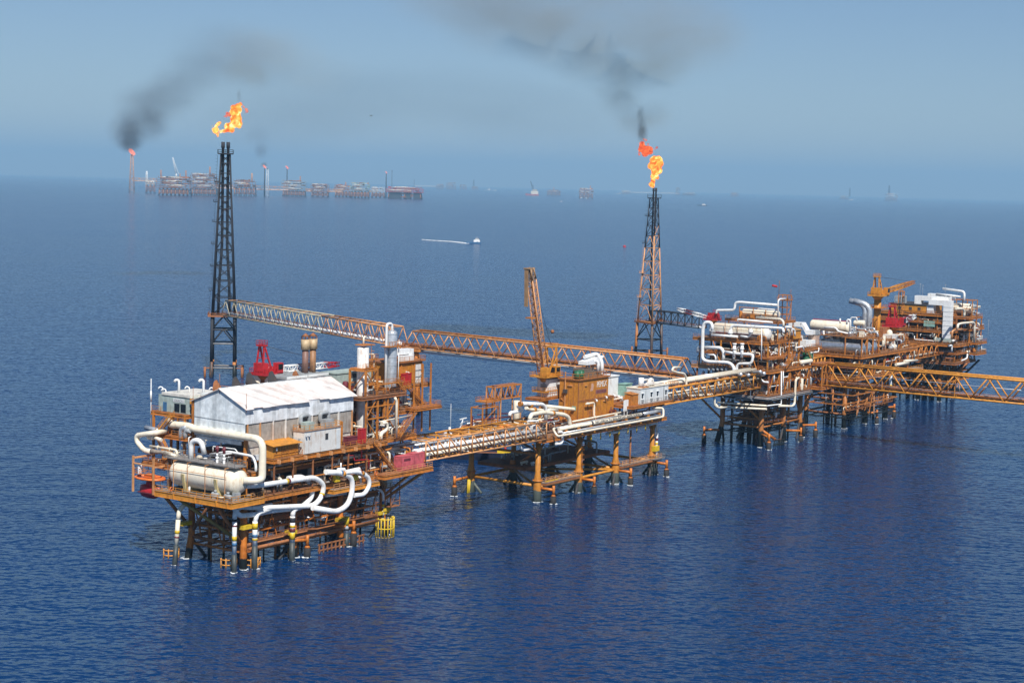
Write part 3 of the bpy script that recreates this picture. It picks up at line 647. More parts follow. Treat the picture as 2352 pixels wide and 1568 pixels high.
m = MB(); m.cyl((-8.0, 9.6, 17.1), (-8.0, 9.6, 19.0), .2); m.build('vent_post', 'white', t)
# walkways, rails and clutter on the levels
railing(t, [(2.2, -2.9, 16.95), (24, -2.9, 16.95)], 'rust'); railing(t, [(6.2, -3.5, 25.25), (16, -3.5, 25.25)], 'orange')
railing(t, [(28.8, -3.5, 25.25), (47.3, -3.5, 25.25), (62, -1.4, 25.3), (62, 12, 25.3)], 'orange')
railing(t, [(41.2, -.5, 36.35), (58.4, -.5, 36.35)], 'rust'); railing(t, [(57.6, .3, 31.35), (69.9, .3, 31.35), (69.9, 15, 31.35)], 'orange')
railing(t, [(55.9, 2.1, 37.45), (71.9, 2.1, 37.45), (71.9, 15, 37.45)], 'orange')
railing(t, [(14, 24, 38.45), (14, 9, 38.45)], 'orange')
# level under the cellar deck carrying the export loops, and the boat landing
deck(t, 6, 26, 0.8, 16, 10.6, .8, 'rust', 'rust'); railing(t, [(6, .9, 10.65), (26, .9, 10.65)], 'rust')
deck(t, 26.5, 43.8, -4.4, 3, 15.5, 1.0, 'amber', 'grating'); railing(t, [(26.6, -4.3, 15.6), (43.7, -4.3, 15.6), (43.7, 2, 15.6)], 'pale_orange')
MB().box(2, 46, -2.2, -1.0, 6.3, 6.5).build('walkway', 'rust', t); railing(t, [(2, -2.2, 6.5), (46, -2.2, 6.5)], 'rust', step=2.8)
MB().box(1, 1.9, 2, 15, 6.8, 7).build('walkway', 'rust', t); railing(t, [(1, 2, 7), (1, 15, 7)], 'rust')
m = MB(); m.cyl((0, -1.4, 4.6), (47, -1.4, 4.6), .4); m.build('boat_bumper', 'rust', t)
m = MB()
for i in range(12):
    u = 24+i*1.5; m.bar((u, -2.2, -.6), (u, -2.2, 2.2), .3)
for z in (.6, 2.0): m.bar((23.6, -2.2, z), (41, -2.2, z), .3)
m.build('boat_landing_lattice', 'rust', t)
for u, v in ((5, 8), (8, 10), (11, 6), (14, 9), (20, 8), (24, 11), (28, 7), (33, 10), (38, 8), (44, 10), (47, 6)):
    MB().cyl((u, v, -2), (u, v, 16), rn.choice((.28, .35, .45))).build('caisson', rn.choice(['rust', 'dark', 'leg_brown']), t)
for u0, v0, u1, v1, z in ((3, 3, 3, 14, 9), (3, 3, 14, 3, 9.3), (10, 5, 30, 5, 8), (18, 2, 32, 2, 11.5), (28, 4, 45, 4, 9)):
    m = MB(); m.bar((u0, v0, z), (u1, v1, z), .35, .5); m.bar((u0, v0, z), (u0, v0, z+6), .25); m.bar((u1, v1, z), (u1, v1, z+6), .25); m.build('hanger_lattice', 'rust', t)
clutter(t, rn, 4, 60, -2, 10, 17, 6, 46, .55); clutter(t, rn, 4, 26, 2, 12, 10.7, 5, 14, .6); clutter(t, rn, 3, 45, -.5, 12, 6.6, 3, 10, .7)
clutter(t, rn, 28, 61, -1.0, 9, 25.3, 5, 46, .5); clutter(t, rn, -1.5, 5, 1, 19, 22.6, 4, 16, .45); clutter(t, rn, 7, 20, -3, -.5, 25.3, 2, 4, .4)
clutter(t, rn, 42, 57, .5, 12, 36.4, 3, 15, .45); clutter(t, rn, 58, 69, 1, 12, 31.4, 5, 14, .5); clutter(t, rn, 57, 71, 3, 12, 37.5, 4, 9, .4)
clutter(t, rn, 41, 56, 1, 9, 31, 4, 12, .6); clutter(t, rn, -1, 5, 12, 20, 26.5, 3, 6, .6); clutter(t, rn, 15, 40, 9, 20, 38.5, 2, 14, .5)
clutter(t, rn, 27, 43, -3.8, 2, 15.6, 2.5, 8, .4)
# frame around the two tall columns
m = MB()
for u in (43, 47.5, 51.5, 55.7):
    for v in (-.3, 5.2): m.bar((u, v, 25.3), (u, v, 36), .42)
for z in (30.6, 33.6):
    for v in (-.3, 5.2): m.bar((43, v, z), (55.7, v, z), .3)
for u, w in ((43, 47.5), (51.5, 55.7)): m.bar((u, -.3, 30.6), (w, -.3, 36), .22); m.bar((u, -.3, 30.6), (w, -.3, 25.6), .22); m.bar((w, -.3, 30.6), (u, -.3, 33.6), .18)
m.build('column_frame_lattice', 'orange', t)
m = MB()
for u in (42.8, 47.3):
    for v in (-.2, 5.0): m.bar((u, v, 36.4), (u, v, 43), .45)
for v in (-.2, 5.0): m.bar((42.8, v, 42.8), (47.3, v, 42.8), .45); m.bar((42.8, v, 39.5), (47.3, v, 39.5), .25)
for u in (42.8, 47.3): m.bar((u, -.2, 42.8), (u, 5, 42.8), .45); m.bar((u, -.2, 42.6), (u, 5, 36.6), .22)
m.bar((42.8, -.2, 42.6), (47.3, -.2, 38), .22); m.build('column_frame_lattice', 'orange', t)
MB().box(46, 58, -.4, 1.2, 38.8, 39).build('walkway', 'orange', t); railing(t, [(47.5, -.4, 39), (58, -.4, 39)], 'orange')
# columns
a = thing('column_vessel', 'tall white rust-streaked column with caged ladder and orange top landing, rising from the shed platform', 'column', N, (45.3, 2.9, 25.3))
MB().vessel((45.3, 2.9, 25.4), (45.3, 2.9, 48.2), 1.5, 22, .25).build('column_shell', paint('rust_streaked_white', (.76, .74, .70), (.45, .28, .18), .5), a)
MB().box(43.9, 48.2, 1.4, 4.4, 48.9, 49.15).build('top_platform', 'orange', a)
m = MB(); m.ladder((46.9, 1.6, 43), (46.9, 1.6, 48.9), out=(.6, -.8, 0)); m.build('ladder', 'orange', a)
MB().box(46.6, 49.2, 1.2, 3.0, 45.2, 45.4).build('ladder_landing', 'orange', a); m = MB(); m.rail([(46.6, 1.2, 45.4), (49.2, 1.2, 45.4), (49.2, 3, 45.4)], step=1.2); m.build('railing', 'orange', a)
m = MB(); m.pipe([(48.5, 2, 25.4), (48.5, 2, 46.6), (47.2, 2.4, 46.6)], .22); m.pipe([(45.4, 2.9, 49), (45.4, 2.9, 51), (46.4, 2.9, 51)], .25); m.build('side_pipe', 'cream', a)
MB().box(42.8, 47.9, .8, 5, 43.1, 43.3).build('ladder_landing', 'orange', a); m = MB(); m.rail([(42.8, .8, 43.3), (47.9, .8, 43.3), (47.9, 5, 43.3)], step=1.3); m.build('railing', 'orange', a)
a = thing('column_vessel', 'taller silver clad column with a white gooseneck pipe over its domed head', 'column', N, (57.3, 3.4, 25.3))
MB().vessel((57.3, 3.4, 25.5), (57.3, 3.4, 51.4), 1.38, 22, .5).build('column_shell', 'silver', a)
m = MB()
for z in range(27, 52, 2): m.cyl((57.3, 3.4, z), (57.3, 3.4, z+.09), 1.43, n=22)
m.build('cladding_lattice', 'grey', a)
m = MB(); m.pipe([(55.3, 3.6, 30), (55.3, 3.6, 53.8), (57.3, 3.4, 53.8), (57.3, 3.4, 51.5)], .34, 1.0); m.pipe([(59.2, 2.6, 37), (59.2, 2.6, 49.5)], .13); m.build('gooseneck_pipe', 'white', a)
MB().box(54.0, 58.6, 1.5, 4.4, 47.9, 48.1).build('top_platform', 'orange', a); m = MB(); m.rail([(54, 1.5, 48.1), (58.6, 1.5, 48.1), (58.6, 4.4, 48.1)], step=1.1); m.rail([(54, 4.4, 49.8), (56, 4.4, 49.8)], step=1); m.build('railing', 'orange', a)
# big white drum
a = thing('pressure_drum', 'huge cream white horizontal drum on the front deck of the shed platform', 'tank', N, (-4.6, 7, 17.1))
MB().vessel((-4.6, -1.9, 21.15), (-4.6, 15.9, 21.15), 3.05, 40, .75).build('drum_shell', 'cream', a)
for v in (1.2, 11.6):
    m = MB(); m.prism([(-7.0, v, 17.1), (-2.2, v, 17.1), (-1.7, v, 20.2), (-2.6, v, 19.1), (-4.6, v, 18.3), (-6.6, v, 19.1), (-7.75, v, 21.6), (-8.0, v, 21.6)], (0, .8, 0)); m.build('saddle', paint('olive_cream', (.55, .45, .22), (.35, .25, .10), .3), a)
MB().box(-6.8, -3.0, -3.5, 19.5, 24.5, 24.65).build('top_walkway', 'grating', a)
m = MB(); m.rail([(-6.8, 19.5, 24.65), (-6.8, -3.5, 24.65), (-3, -3.5, 24.65), (-3, 19.5, 24.65)], closed=True, r=.045); m.build('railing', 'grating', a)
m = MB()
for v in (-1.5, 4.8, 10.5, 15):
    m.bar((-7.85, v, 17.1), (-7.85, v, 24.5), .12); m.bar((-7.85, v, 24.4), (-3, v, 24.4), .12)
m.bar((-7.85, -2, 22.4), (-7.85, 16.5, 22.4), .1); m.build('walkway_lattice', 'pale_orange', a)
m = MB(); m.ladder((-6, 18.6, 17.1), (-6, 18.6, 25.6), out=(-.3, 1, 0)); m.build('ladder', 'grating', a)
m = MB(); m.pipe([(-4.6, 12.6, 24), (-4.6, 12.6, 29.0), (-4.6, 9.4, 29.4), (-3.9, 9.0, 26.2)], .62, 2.6, 14, ); m.build('outlet_pipe', 'white', a)
m = MB()
for v in (2.0, 4.2): m.cyl((-4.6, v, 24), (-4.6, v, 25.6), .3); m.ball((-4.6, v, 25.9), .45); m.cyl((-4.6, v, 26.3), (-4.6, v, 26.9), .25)
m.build('relief_valve', 'white', a)
m = MB()
for v in (2.0, 4.2): m.cyl((-4.4, v+.2, 27), (-4.4, v+.2, 28.6), .33); m.cyl((-4.9, v+.2, 28), (-3.9, v+.2, 28), .28)
m.build('valve_actuator', 'maroon', a)
# large pipes
zc = 28.9
B0 = N.Q(1, 1940, 1230, -.6)
pipe_at(t, [(-4.6, -4.0, 21.6), (-2.2, -6.0, 21.5), (-.6, -6.2, 21.8), (-.6, -6.2, B0.z), (-.6, 15.5, B0.z+.2), (-.6, 17.4, B0.z+.7), (-.6, 24.0, B0.z+.5), (1.0, 25.0, B0.z+1.6)], .86, 'cream', 2.6, label='big cream pipe rising from the end of the white drum and crossing below the shed gable').name = 'main_pipe'
P = [N.Q(1, x, y, -5.5) for x, y in ((330, 1135), (95, 1170), (95, 1260), (205, 1395), (310, 1405))]
pipe_at(t, [P[0]+Vector((4, 0, 0))]+P, .62, 'cream', 1.7)
Q0, Q1 = P[-1], N.Q(1, 520, 1420, -5.0)
MB().sweep([Q0, Q0.lerp(Q1, .3), Q0.lerp(Q1, .7), Q1], [.72, .5, .42, .5], 12).build('pipe_reducer', paint('grey_brown_insulation', (.26, .22, .18), (.14, .11, .09), .4), t)
pipe_at(t, [Q1, Q1+Vector((.3, -3.2, -.6))], .42, 'cream')
R0 = N.Q(1, 270, 1190, -4.6); m = MB(); m.vessel(R0, R0+Vector((.4, -1.2, 0)), .7, 12, .6); m.cyl(R0+Vector((.3, -1.2, 0)), R0+Vector((.3, -4.0, -.4)), .42, n=10); m.build('stub_pipe', 'cream', t)
f = lambda *a: [N.Q(1, x, y, -1.8) for x, y in a]
pipe_at(t, f((1215, 1410), (1215, 1330), (1540, 1370), (1585, 1430)), .13, 'white'); pipe_at(t, f((1175, 1450), (1450, 1410), (1800, 1475), (1845, 1590), (1845, 1700)), .3, 'white', .9); pipe_at(t, f((1280, 1470), (1500, 1425)), .28, 'white')
f4 = lambda v, *a: [N.V(4, x, y, v) for x, y in a]
f3 = lambda v, *a: [N.V(3, x, y, v) for x, y in a]
def loop(pts, r, bands=(), mat='white', bend=3.0):
    pipe_at(t, pts, r, mat, bend, 'export_pipe')
    for a, b, q0, q1, mt in bands: A_, B_ = Vector(pts[a]), Vector(pts[b]); band(t, A_.lerp(B_, q0), A_.lerp(B_, q1), r*1.05, mt)
loop(f3(-3.6, (1330, 475), (1480, 470))+f4(-3.6, (570, 555), (680, 650), (640, 800), (560, 885), (470, 895))+f4(-2.6, (0, 915))+f3(-1.5, (1450, 760)), .62, ((1, 2, .50, .53, 'maroon'), (1, 2, .465, .50, 'yellow'), (3, 4, .62, .78, 'yellow'), (3, 4, .78, .92, 'maroon')))
loop(f4(-2.2, (250, 570), (430, 545), (540, 660), (530, 800), (400, 920))+f4(-2.2, (150, 940), (0, 960))+f3(-2, (1450, 800), (1250, 820), (1190, 720)), .6, bend=3.4)
loop(f4(-4.9, (700, 495), (870, 505), (1000, 560), (1010, 700), (960, 880), (830, 965), (540, 915)), .66, ((1, 2, .10, .34, 'amber'), (1, 2, -.04, .10, 'blue')), bend=3.4)
loop(f4(-5.3, (930, 495), (1090, 490), (1200, 560), (1210, 650), (1150, 760), (1030, 770)), .55, ((1, 2, .05, .16, 'maroon'), (1, 2, .16, .42, 'amber')), bend=2.6)
loop(f4(-1.0, (690, 770), (930, 740)), .45); pipe_at(t, f4(2.0, (0, 440), (200, 400), (830, 290), (1900, 120), (1830, 190)), .42, 'silver', 1.2); pipe_at(t, f4(1.0, (720, 320), (820, 345), (1300, 260), (1620, 200)), .5, 'cream', 1.5)
pipe_at(t, f4(-3, (930, 300), (1030, 300), (1030, 360), (1200, 345), (1205, 480)), .13, 'red'); pipe_at(t, f4(-2.5, (1115, 160), (1115, 330)), .2, 'red')
m = MB(); e = N.V(4, 840, 470, -4.6); m.vessel(e, e+Vector((2.2, 0, -.2)), .5, 12); m.cyl(e+Vector((1, 0, .2)), e+Vector((1, 0, 1.6)), .2); e = N.V(4, 960, 490, -4.9); m.vessel(e, e+Vector((4.0, 0, .1)), .55, 12); m.build('pig_trap', 'white', t)
m = MB(); e = N.V(4, 820, 560, -4.0); m.box(e.x-.8, e.x+.8, e.y-.5, e.y+.5, e.z-1, e.z+.8); e = N.V(4, 1030, 560, -4.0); m.box(e.x-1, e.x+1, e.y-.5, e.y+.5, e.z-.6, e.z+.6); m.build('yellow_support', 'yellow', t)
m = MB(); m.ball(N.V(4, 1285, 510, -4.4), .1)
def lifebuoy(p, name='lifebuoy'):
    m = MB(); m.sweep([p+Vector((.42*math.cos(R_(i*30)), 0, .42*math.sin(R_(i*30)))) for i in range(13)], .11, 6, False); return m
for k, x, y, v, lb in ((4, 1285, 510, -4.5, 'orange ring lifebuoy on the railing beside the white pipe loops'), (3, 470, 510, None, 'orange ring lifebuoy on the railing below the white drum')):
    p = N.V(k, x, y, v) if v else N.Q(k, x, y, -8.7)
    solo(lifebuoy(p), 'lifebuoy', 'lifeboat', lb, 'lifebuoy', N, p, 'lifebuoys on the platform railings')
# risers into the sea
def zr(k, x, y, v): return N.V(k, x, y, v)
Y, Bk, Mr, Bl = 'yellow', 'black', 'maroon', 'blue'
e = zr(3, 1200, 830, -1.6); riser(t, e.x, -1.6, 0, e.z, .55, ((.93, .97, Bk), (.85, .875, Mr), (.63, .70, Y), (.55, .60, Bl))); pipe_at(t, f3(-1.6, (1200, 840), (1205, 770), (1260, 715), (1420, 730), (1620, 690)), .55, 'white', 2.2)
e = zr(3, 1435, 880, -2.6); riser(t, e.x, -2.6, 0, e.z, .62, ((.86, .97, Y), (.72, .77, Bl), (.66, .70, Y)), foot=5.5); pipe_at(t, f3(-2.6, (1435, 890), (1460, 790), (1620, 740)), .55, 'white', 1.6)
e = zr(3, 550, 860, 14); riser(t, e.x, 14, 0, e.z, .55, ((.74, .80, Y), (.66, .69, Mr)), 'cream', 4.6, -1.2); pipe_at(t, [(e.x, 14, e.z), (e.x+.3, 14, e.z+2.2), (e.x+2.4, 13.4, e.z+4), (e.x+5, 12.5, e.z+4.3)], .55, 'cream', 2.4)
e = zr(4, 305, 1010, -3.0); riser(t, e.x, -3.0, 0, e.z, .62, ((.88, .97, Bk), (.78, .83, Y), (.70, .77, Mr), (.56, .69, Y)), foot=4.4); pipe_at(t, f4(-3, (305, 1015), (310, 950), (380, 905)), .62, 'white', 1.8)
e = zr(4, 942, 990, -2.0); riser(t, e.x, -2.0, 0, e.z, .6, ((.72, .96, Y), (.60, .65, Bk)), foot=3.4)
pipe_at(t, f4(-.6, (1210, 680), (1310, 685), (1370, 740), (1370, 830)), .35, 'white', 1.6)
e = zr(4, 1370, 820, -.6); riser(t, e.x, -.6, 0, e.z, .34, ((.90, .97, Bl), (.84, .9, Y), (.76, .82, Bk), (.60, .66, Bk), (.5, .58, Y)), foot=3)
e = zr(4, 1432, 760, -.6); riser(t, e.x, -.6, 0, e.z, .34, ((.78, .84, Bk), (.62, .7, Y), (.54, .58, Bk), (.42, .5, Bl)), foot=3)
for k, x, y, v in ((3, 1330, 945, -1.4), (3, 640, 900, 15.2), (4, 290, 1200, -1.6), (4, 880, 1050, -1.2), (4, 1400, 930, -.4), (4, 1350, 970, -.2)):
    e = zr(k, x, y, v); m = MB(); m.box(e.x-1.6, e.x+1.3, e.y-.7, e.y+.7, e.z-.45, e.z+.45); m.build('riser_clamp', 'yellow', t)
e = N.Z(4, 1425, 1235, .4); guard(t, e.x, e.y+1.2, 2.5, -.6, 5.0, 13, 'yellow', (-200, 40))
for k, x, y, n_ in ((3, 1160, 1370, 6), (3, 1430, 1370, 5), (4, 310, 1440, 6), (3, 500, 1260, 6)):
    e = N.Z(k, x, y, .7); guard(t, e.x, e.y+1.0, 2.0, -1, 2.2, n_, 'amber', (-190, 10))
e = N.Z(4, 478, 1350, 3); m = MB(); m.cyl((e.x, e.y, -1.5), (e.x, e.y, 2), .8, n=12); m.build('fender_tyre', 'rubber', t); fender(t, e.x-5, 0, 5, e.y, 4.2); e = N.Z(4, 1010, 1230, 3); fender(t, e.x-4, 0, 4.4, e.y, 5.2)
# flight from the main deck down to the container deck, and the other stairs
stairs(t, (50.3, -3.8, 17.2), (41.5, -3.8, 25.3), 1.2); stairs(t, (47.5, -3.4, 13.2), (43.5, -3.4, 16.9), 1.0)
deck(t, 43.5, 63, -6.4, -3.1, 17.1, 1.0, 'orange', 'rust'); railing(t, [(44, -6.3, 17.15), (62.9, -6.3, 17.15), (62.9, -3, 17.15)], 'pale_orange')
m = MB(); m.cyl((60, -5.8, 16), (51, -.3, 9.5), .4); m.cyl((54, -5.8, 16), (50.8, -.3, 10.5), .36); m.build('strut', 'orange', t)
MB().box(47, 52.5, -3.2, -1, 12.8, 13).build('walkway', 'rust', t); railing(t, [(47, -3.2, 13), (52.5, -3.2, 13)], 'rust'); pane(t, 'hut_panel', 'offwhite', 48.6, 50.8, -3.0, -1.4, 13, 16)
MB().box(50.5, 54, -2.8, .2, 7.6, 7.8).build('walkway', 'rust', t)
for u, v in ((50.5, -2.8), (54, -2.8), (54, .2)): MB().bar((u, v, 7.8), (u, v, 16), .18).build('hanger', 'rust', t)
m = MB()
for z in (9, 11, 13): m.bar((50.5, -2.8, z), (54, -2.8, z), .1); m.bar((54, -2.8, z), (54, .2, z), .1)
m.bar((50.5, -2.8, 8), (54, -2.8, 13), .1); m.build('side_lattice', 'rust', t)
m = MB(); m.ladder((46, -1.6, 5), (46, -1.6, 16)); m.build('ladder', 'rust', t)
stairs(t, (53.0, -2.6, 25.4), (61.0, -2.6, 32.2), 1.5); stairs(t, (68.8, 1.0, 31.4), (61, 1.0, 37.4), 1.2); stairs(t, (58.8, .0, 36.4), (55.5, .0, 38.9), .9)
deck(t, 59.5, 70, -3.4, .1, 32.2, .6, 'orange', 'rust'); railing(t, [(61.5, -3.3, 32.25), (69.9, -3.3, 32.25), (69.9, 0, 32.25)], 'orange')
for u in (62.5, 66, 69.5): column(t, u, -.1, 25.3, 43, .35)
for u in (62.3, 64, 65.7): MB().vessel((u, 5.5, 31.6), (u, 5.5, 36), .6, 12, .3).build('process_vessel', 'silver', t)
m = MB(); m.pipe([(52.3, -2.6, 25.4), (52.3, -2.6, 34.6), (51.6, -2.6, 35.6)], .34); m.build('vent_pipe', 'cream', t)
pipe_at(t, [(46.5, -2.6, 29.6), (48.5, -2.6, 29.6), (48.5, -2.6, 27.8), (46.2, -2.6, 27.0), (46.2, -2.6, 25.4)], .5, 'cream', .9); pipe_at(t, [(46, -2.2, 30), (59, -2.2, 30.4)], .13, 'cream')
m = MB(); m.box(46.2, 49.6, -2.9, -2.8, 28.4, 28.9); m.build('name_board', 'black', t)
# orange module top right with its white air duct
a = thing('equipment_module', 'orange box module with pale open door at the top right of the shed platform', 'module', N, (58.5, 4, 37.5))
MB().box(58.5, 71, 4, 13, 37.5, 43.2).build('wall', 'house', a); MB().box(58, 71.6, 3.4, 13.4, 43.2, 43.5).build('roof', 'rust', a)
MB().box(68, 70.2, 3.8, 3.95, 37.5, 42.4).build('door', 'offwhite', a)
m = MB(); m.ladder((66.4, 3.9, 37.5), (66.4, 3.9, 43.3), cage=False); m.build('ladder', 'amber', a)
for u in (59.2, 62, 67.6, 70.6): MB().bar((u, 3.9, 37.5), (u, 3.9, 43.2), .3).build('wall_rib', 'orange', a)
m = MB(); m.rail([(58, 3.4, 43.5), (71.5, 3.4, 43.5), (71.5, 13.4, 43.5)]); m.build('railing', 'orange', a)
a = thing('air_duct', 'angular white air conditioning duct on the orange module roof, right of the silver column', 'duct', N, (60, 5, 43.5))
m = MB(); m.box(59, 68.5, 5, 7.2, 45.2, 46.5); m.box(59, 60.8, 5, 7.2, 43.5, 45.2); m.box(66.6, 68.5, 5, 7.2, 43.5, 45.2); m.build('duct_run', 'white', a)
m = MB(); m.box(62, 67.6, 4.2, 4.9, 43.6, 45); m.build('filter_box', 'white', a)
a = solo(MB().box(61.3, 64.6, 2.5, 3.4, 37.5, 40.4).box(61.2, 64.7, 2.4, 3.5, 40.4, 40.55).box(62.8, 63.0, 2.35, 2.5, 37.8, 40.2), 'fire_cabinet', 'red', 'red fire cabinet on the balcony of the orange module', 'cabinet', N, (61, 2.4, 37.5), 'red boxes on the platforms')
solo(MB().box(38.5, 40.4, -2.6, -1.4, 25.3, 28.8).box(38.4, 40.5, -2.7, -1.3, 28.8, 28.9).box(39.4, 39.5, -2.65, -2.6, 25.5, 28.6), 'fire_cabinet', 'red', 'tall red cabinet on the main deck right of the stained white cabin', 'cabinet', N, (38.5, -2.6, 25.3), 'red boxes on the platforms')
solo(MB().box(33.2, 36.8, -2.9, -1.3, 25.35, 27.3).box(33.1, 36.9, -3, -1.2, 27.3, 27.42), 'chest', 'maroon', 'low purple-red chest beside the tall red cabinet', 'chest', N, (33.2, -2.9, 25.3), 'red boxes on the platforms')
# shed
a = thing('tin_shed', 'large corrugated tin shed with gabled pinkish-white roof on the near platform', 'shed', N, (0, 0, 22.6))
S0, S1, VA, VB, RZ, EZ, EB = 0., 38.4, 0., 16.4, 41.0, 37.3, 37.7
MB().prism([(S0, VA, 29.6), (S0, VB, 29.6), (S0, VB, EB), (S0, 8.0, RZ), (S0, VA, EZ)], (.15, 0, 0)).build('gable_wall', paint('tin_gable', (.72, .77, .79), (.46, .53, .58), .6, rough=.5, corr=3.6, scale=.3), a)
MB().prism([(S1, VA, 33), (S1, VB, 33), (S1, VB, EB), (S1, 8.0, RZ), (S1, VA, EZ)], (-.15, 0, 0)).build('gable_wall', 'tin', a)
MB().box(S0+.15, S1-.15, VA, VA+.12, 33.5, EZ).build('side_wall', paint('tin_side', (.76, .79, .81), (.55, .53, .51), .35, corr=3.6, scale=.25), a)
MB().box(S0, S1, VB-.12, VB, 29.6, EB).build('side_wall', 'tin', a)
def roofp(v0, z0, v1, z1, u0=S0-.5, u1=S1+.6):
    return MB().prism([(u0, v0, z0), (u0, v1, z1), (u0, v1, z1+.14), (u0, v0, z0+.14)], (u1-u0, 0, 0))
roofp(8.0, RZ+.05, VB+.9, EB-.3).build('roof_slope', 'tinroof', a)
R2 = MB(); sl_ = (RZ-EZ)/8.0
uu = S0-.5; rs = random.Random(5)
while uu < S1+.5:                                           # front slope as overlapping sheets with a ragged eave
    w = rs.uniform(1.8, 3.2); w = min(w, S1+.6-uu); ov = rs.choice((.7, .8, .85, .6, .4)); q = rs.uniform(0, .05)
    if 20 < uu < 26: ov = rs.choice((.1, .5, -.2))
    R2.prism([(uu, 8.0, RZ+.05+q), (uu, -ov, RZ+.05+q-sl_*(8+ov)), (uu, -ov, RZ+.12+q-sl_*(8+ov)), (uu, 8.0, RZ+.17+q)], (w-.02, 0, 0)); uu += w
R2.build('roof_slope', 'tinroof', a)
m = MB(); m.cyl((S0-.5, 8, RZ+.2), (S1+.5, 8, RZ+.2), .16); m.build('ridge_cap', 'tin', a)
lv_ = MB()
for i in range(30):
    z = 28.0+i*.185; lv_.box(1.4, 38, .25, .5, z, z+.1)
lv_.box(1.4, 38, .5, .6, 26, 33.5); lv_.build('louvre_wall', 'louvre', a)
for u in (1.0, 5.2, 9.6, 13.9, 18.5, 23.2, 28.2, 33, 38.1): MB().box(u-.14, u+.14, -.05, .28, 25.6, 33.5).build('wall_post', 'pale_orange' if u in (1.0, 38.1, 5.2) else 'offwhite', a)
MB().box(.2, 1.3, .3, .5, 29.6, 33.5).build('bay_shade_panel', 'black', a)  # black panel paints the darkness inside an open bay
m = MB(); m.bar((-.1, 0, 33.7), (-.1, 16.4, 34.0), .07); m.build('seam', 'grey', a)
for u, v, z in ((-.2, 8, 41.2), (-.2, -.6, 37.4), (-.2, 16.6, 37.5)): m = MB(); m.cyl((u, v, z-1), (u, v, z+3.4), .06, n=6); m.build('lightning_rod', 'rust', a)
MB().box(2, 16, -.6, -.2, 24.9, 26.2).build('canopy_strip', 'tin', t)
MB().box(-.2, .1, 1, 15.5, 28.6, 29.5).build('canopy_strip', 'tin', t)
# stained cabin, orange shelter, containers
a = thing('cabin', 'stained white steel cabin with one small window, in front of the tin shed', 'cabin', N, (16, -3.9, 25.3), 'cabins on the platforms')
MB().box(16, 29.2, -3.9, -.5, 25.3, 30.6).build('wall', 'offwhite', a); MB().box(15.8, 29.4, -4.1, -.4, 30.6, 30.85).build('roof', paint('brown_roof_edge', (.40, .24, .15), (.2, .1, .05), .5), a)
w_ = MB().box(23.6, 24.6, -3.98, -3.9, 28.0, 29.5).build('window', 'dark', a); w_2 = MB().box(23.5, 24.7, -4.0, -3.95, 29.5, 29.6).build('window_hood', 'offwhite', a)
MB().box(27.6, 28.8, -3.96, -3.9, 25.3, 30.0).build('door', 'wallgrey', a)
m = MB(); m.rail([(15.9, -.5, 30.85), (15.9, -4, 30.85), (29.3, -4, 30.85), (29.3, -.5, 30.85)], step=1.8, mids=(.5,), kick=False); m.build('railing', 'amber', a)
for u in (16.6, 17.6): m = MB(); m.vessel((u, -3.9, 29.6), (u-.1, -4.4, 29.5), .24, 10); m.build('floodlight', 'silver', a)
MB().box(16.02, 16.4, -3.96, -3.9, 25.5, 30.4).build('corner_trim', 'offwhite', a)
def aircon(u, v, z, lb, mt='green'):
    a = thing('air_conditioner', lb, 'air conditioner', N, (u, v, z), 'air conditioners on the cabin roofs')
    MB().box(u, u+2.8, v, v+1.8, z, z+1.7).build('unit_body', mt, a)
    m = MB(); m.pipe([(u+.8, v+1.8, z+1.2), (u+.8, v+2.6, z+1.2), (u+.8, v+2.6, z+3), (u+3.8, v+2.6, z+3), (u+3.8, v+2.6, z+.5)], .5, .9, 10); m.build('duct_pipe', 'grey', a)
aircon(17.6, -3.2, 30.9, 'grey-green box air conditioner with bent duct on the stained cabin roof, left one'); aircon(24.6, -3.2, 30.9, 'grey box air conditioner with bent duct on the stained cabin roof, right one', 'grey')
a = thing('shelter', 'small orange sheet-metal shelter with flat roof between the big cream pipe and stained cabin', 'shelter', N, (5.5, -3.6, 25.3))
MB().box(6, 14.8, -3.2, .1, 25.3, 28.2).build('wall', 'amber', a)
MB().prism([(5.2, -4.2, 28.2), (15.2, -4.2, 28.2), (15.2, .3, 28.9), (5.2, .3, 28.9)], (0, 0, .14)).build('roof', 'amber', a)
m = MB()
for i in range(9): m.box(7.4+i*.85, 7.46+i*.85, -3.28, -3.2, 25.4, 28)
for z in (26, 26.6, 27.2): m.box(9, 14.4, -3.3, -3.2, z, z+.08)
m.build('louvre', 'orange', a)
MB().cyl((7.0, -3.5, 27), (7.0, -3.5, 27.8), .2).build('gas_lamp', 'white', a)
def container(fr, u, v, z, L, W, H, mat, lb, doors=True, grp='containers on the container deck'):
    a = thing('shipping_container', lb, 'container', fr, (u, v, z), grp); m = MB(); m.box(u, u+L, v, v+W, z+.12, z+H-.1); m.build('container_body', mat, a)
    f_ = MB()
    for x in (u, u+L-.16):
        for y in (v-.03, v+W-.13): f_.box(x, x+.16, y, y+.16, z, z+H)
    for zz in (z, z+H-.14):
        f_.box(u, u+L, v-.04, v+.1, zz, zz+.14); f_.box(u, u+L, v+W-.1, v+W+.04, zz, zz+.14); f_.box(u-.04, u+.1, v, v+W, zz, zz+.14); f_.box(u+L-.1, u+L+.04, v, v+W, zz, zz+.14)
    f_.build('container_frame', mat, a)
    c = MB()
    for i in range(int(L/.3)): c.box(u+.2+i*.3, u+.34+i*.3, v-.03, v, z+.2, z+H-.2)
    for i in range(int(W/.3)): c.box(u-.03, u, v+.2+i*.3, v+.34+i*.3, z+.2, z+H-.2)
    c.build('corrugation', mat, a)
    return a
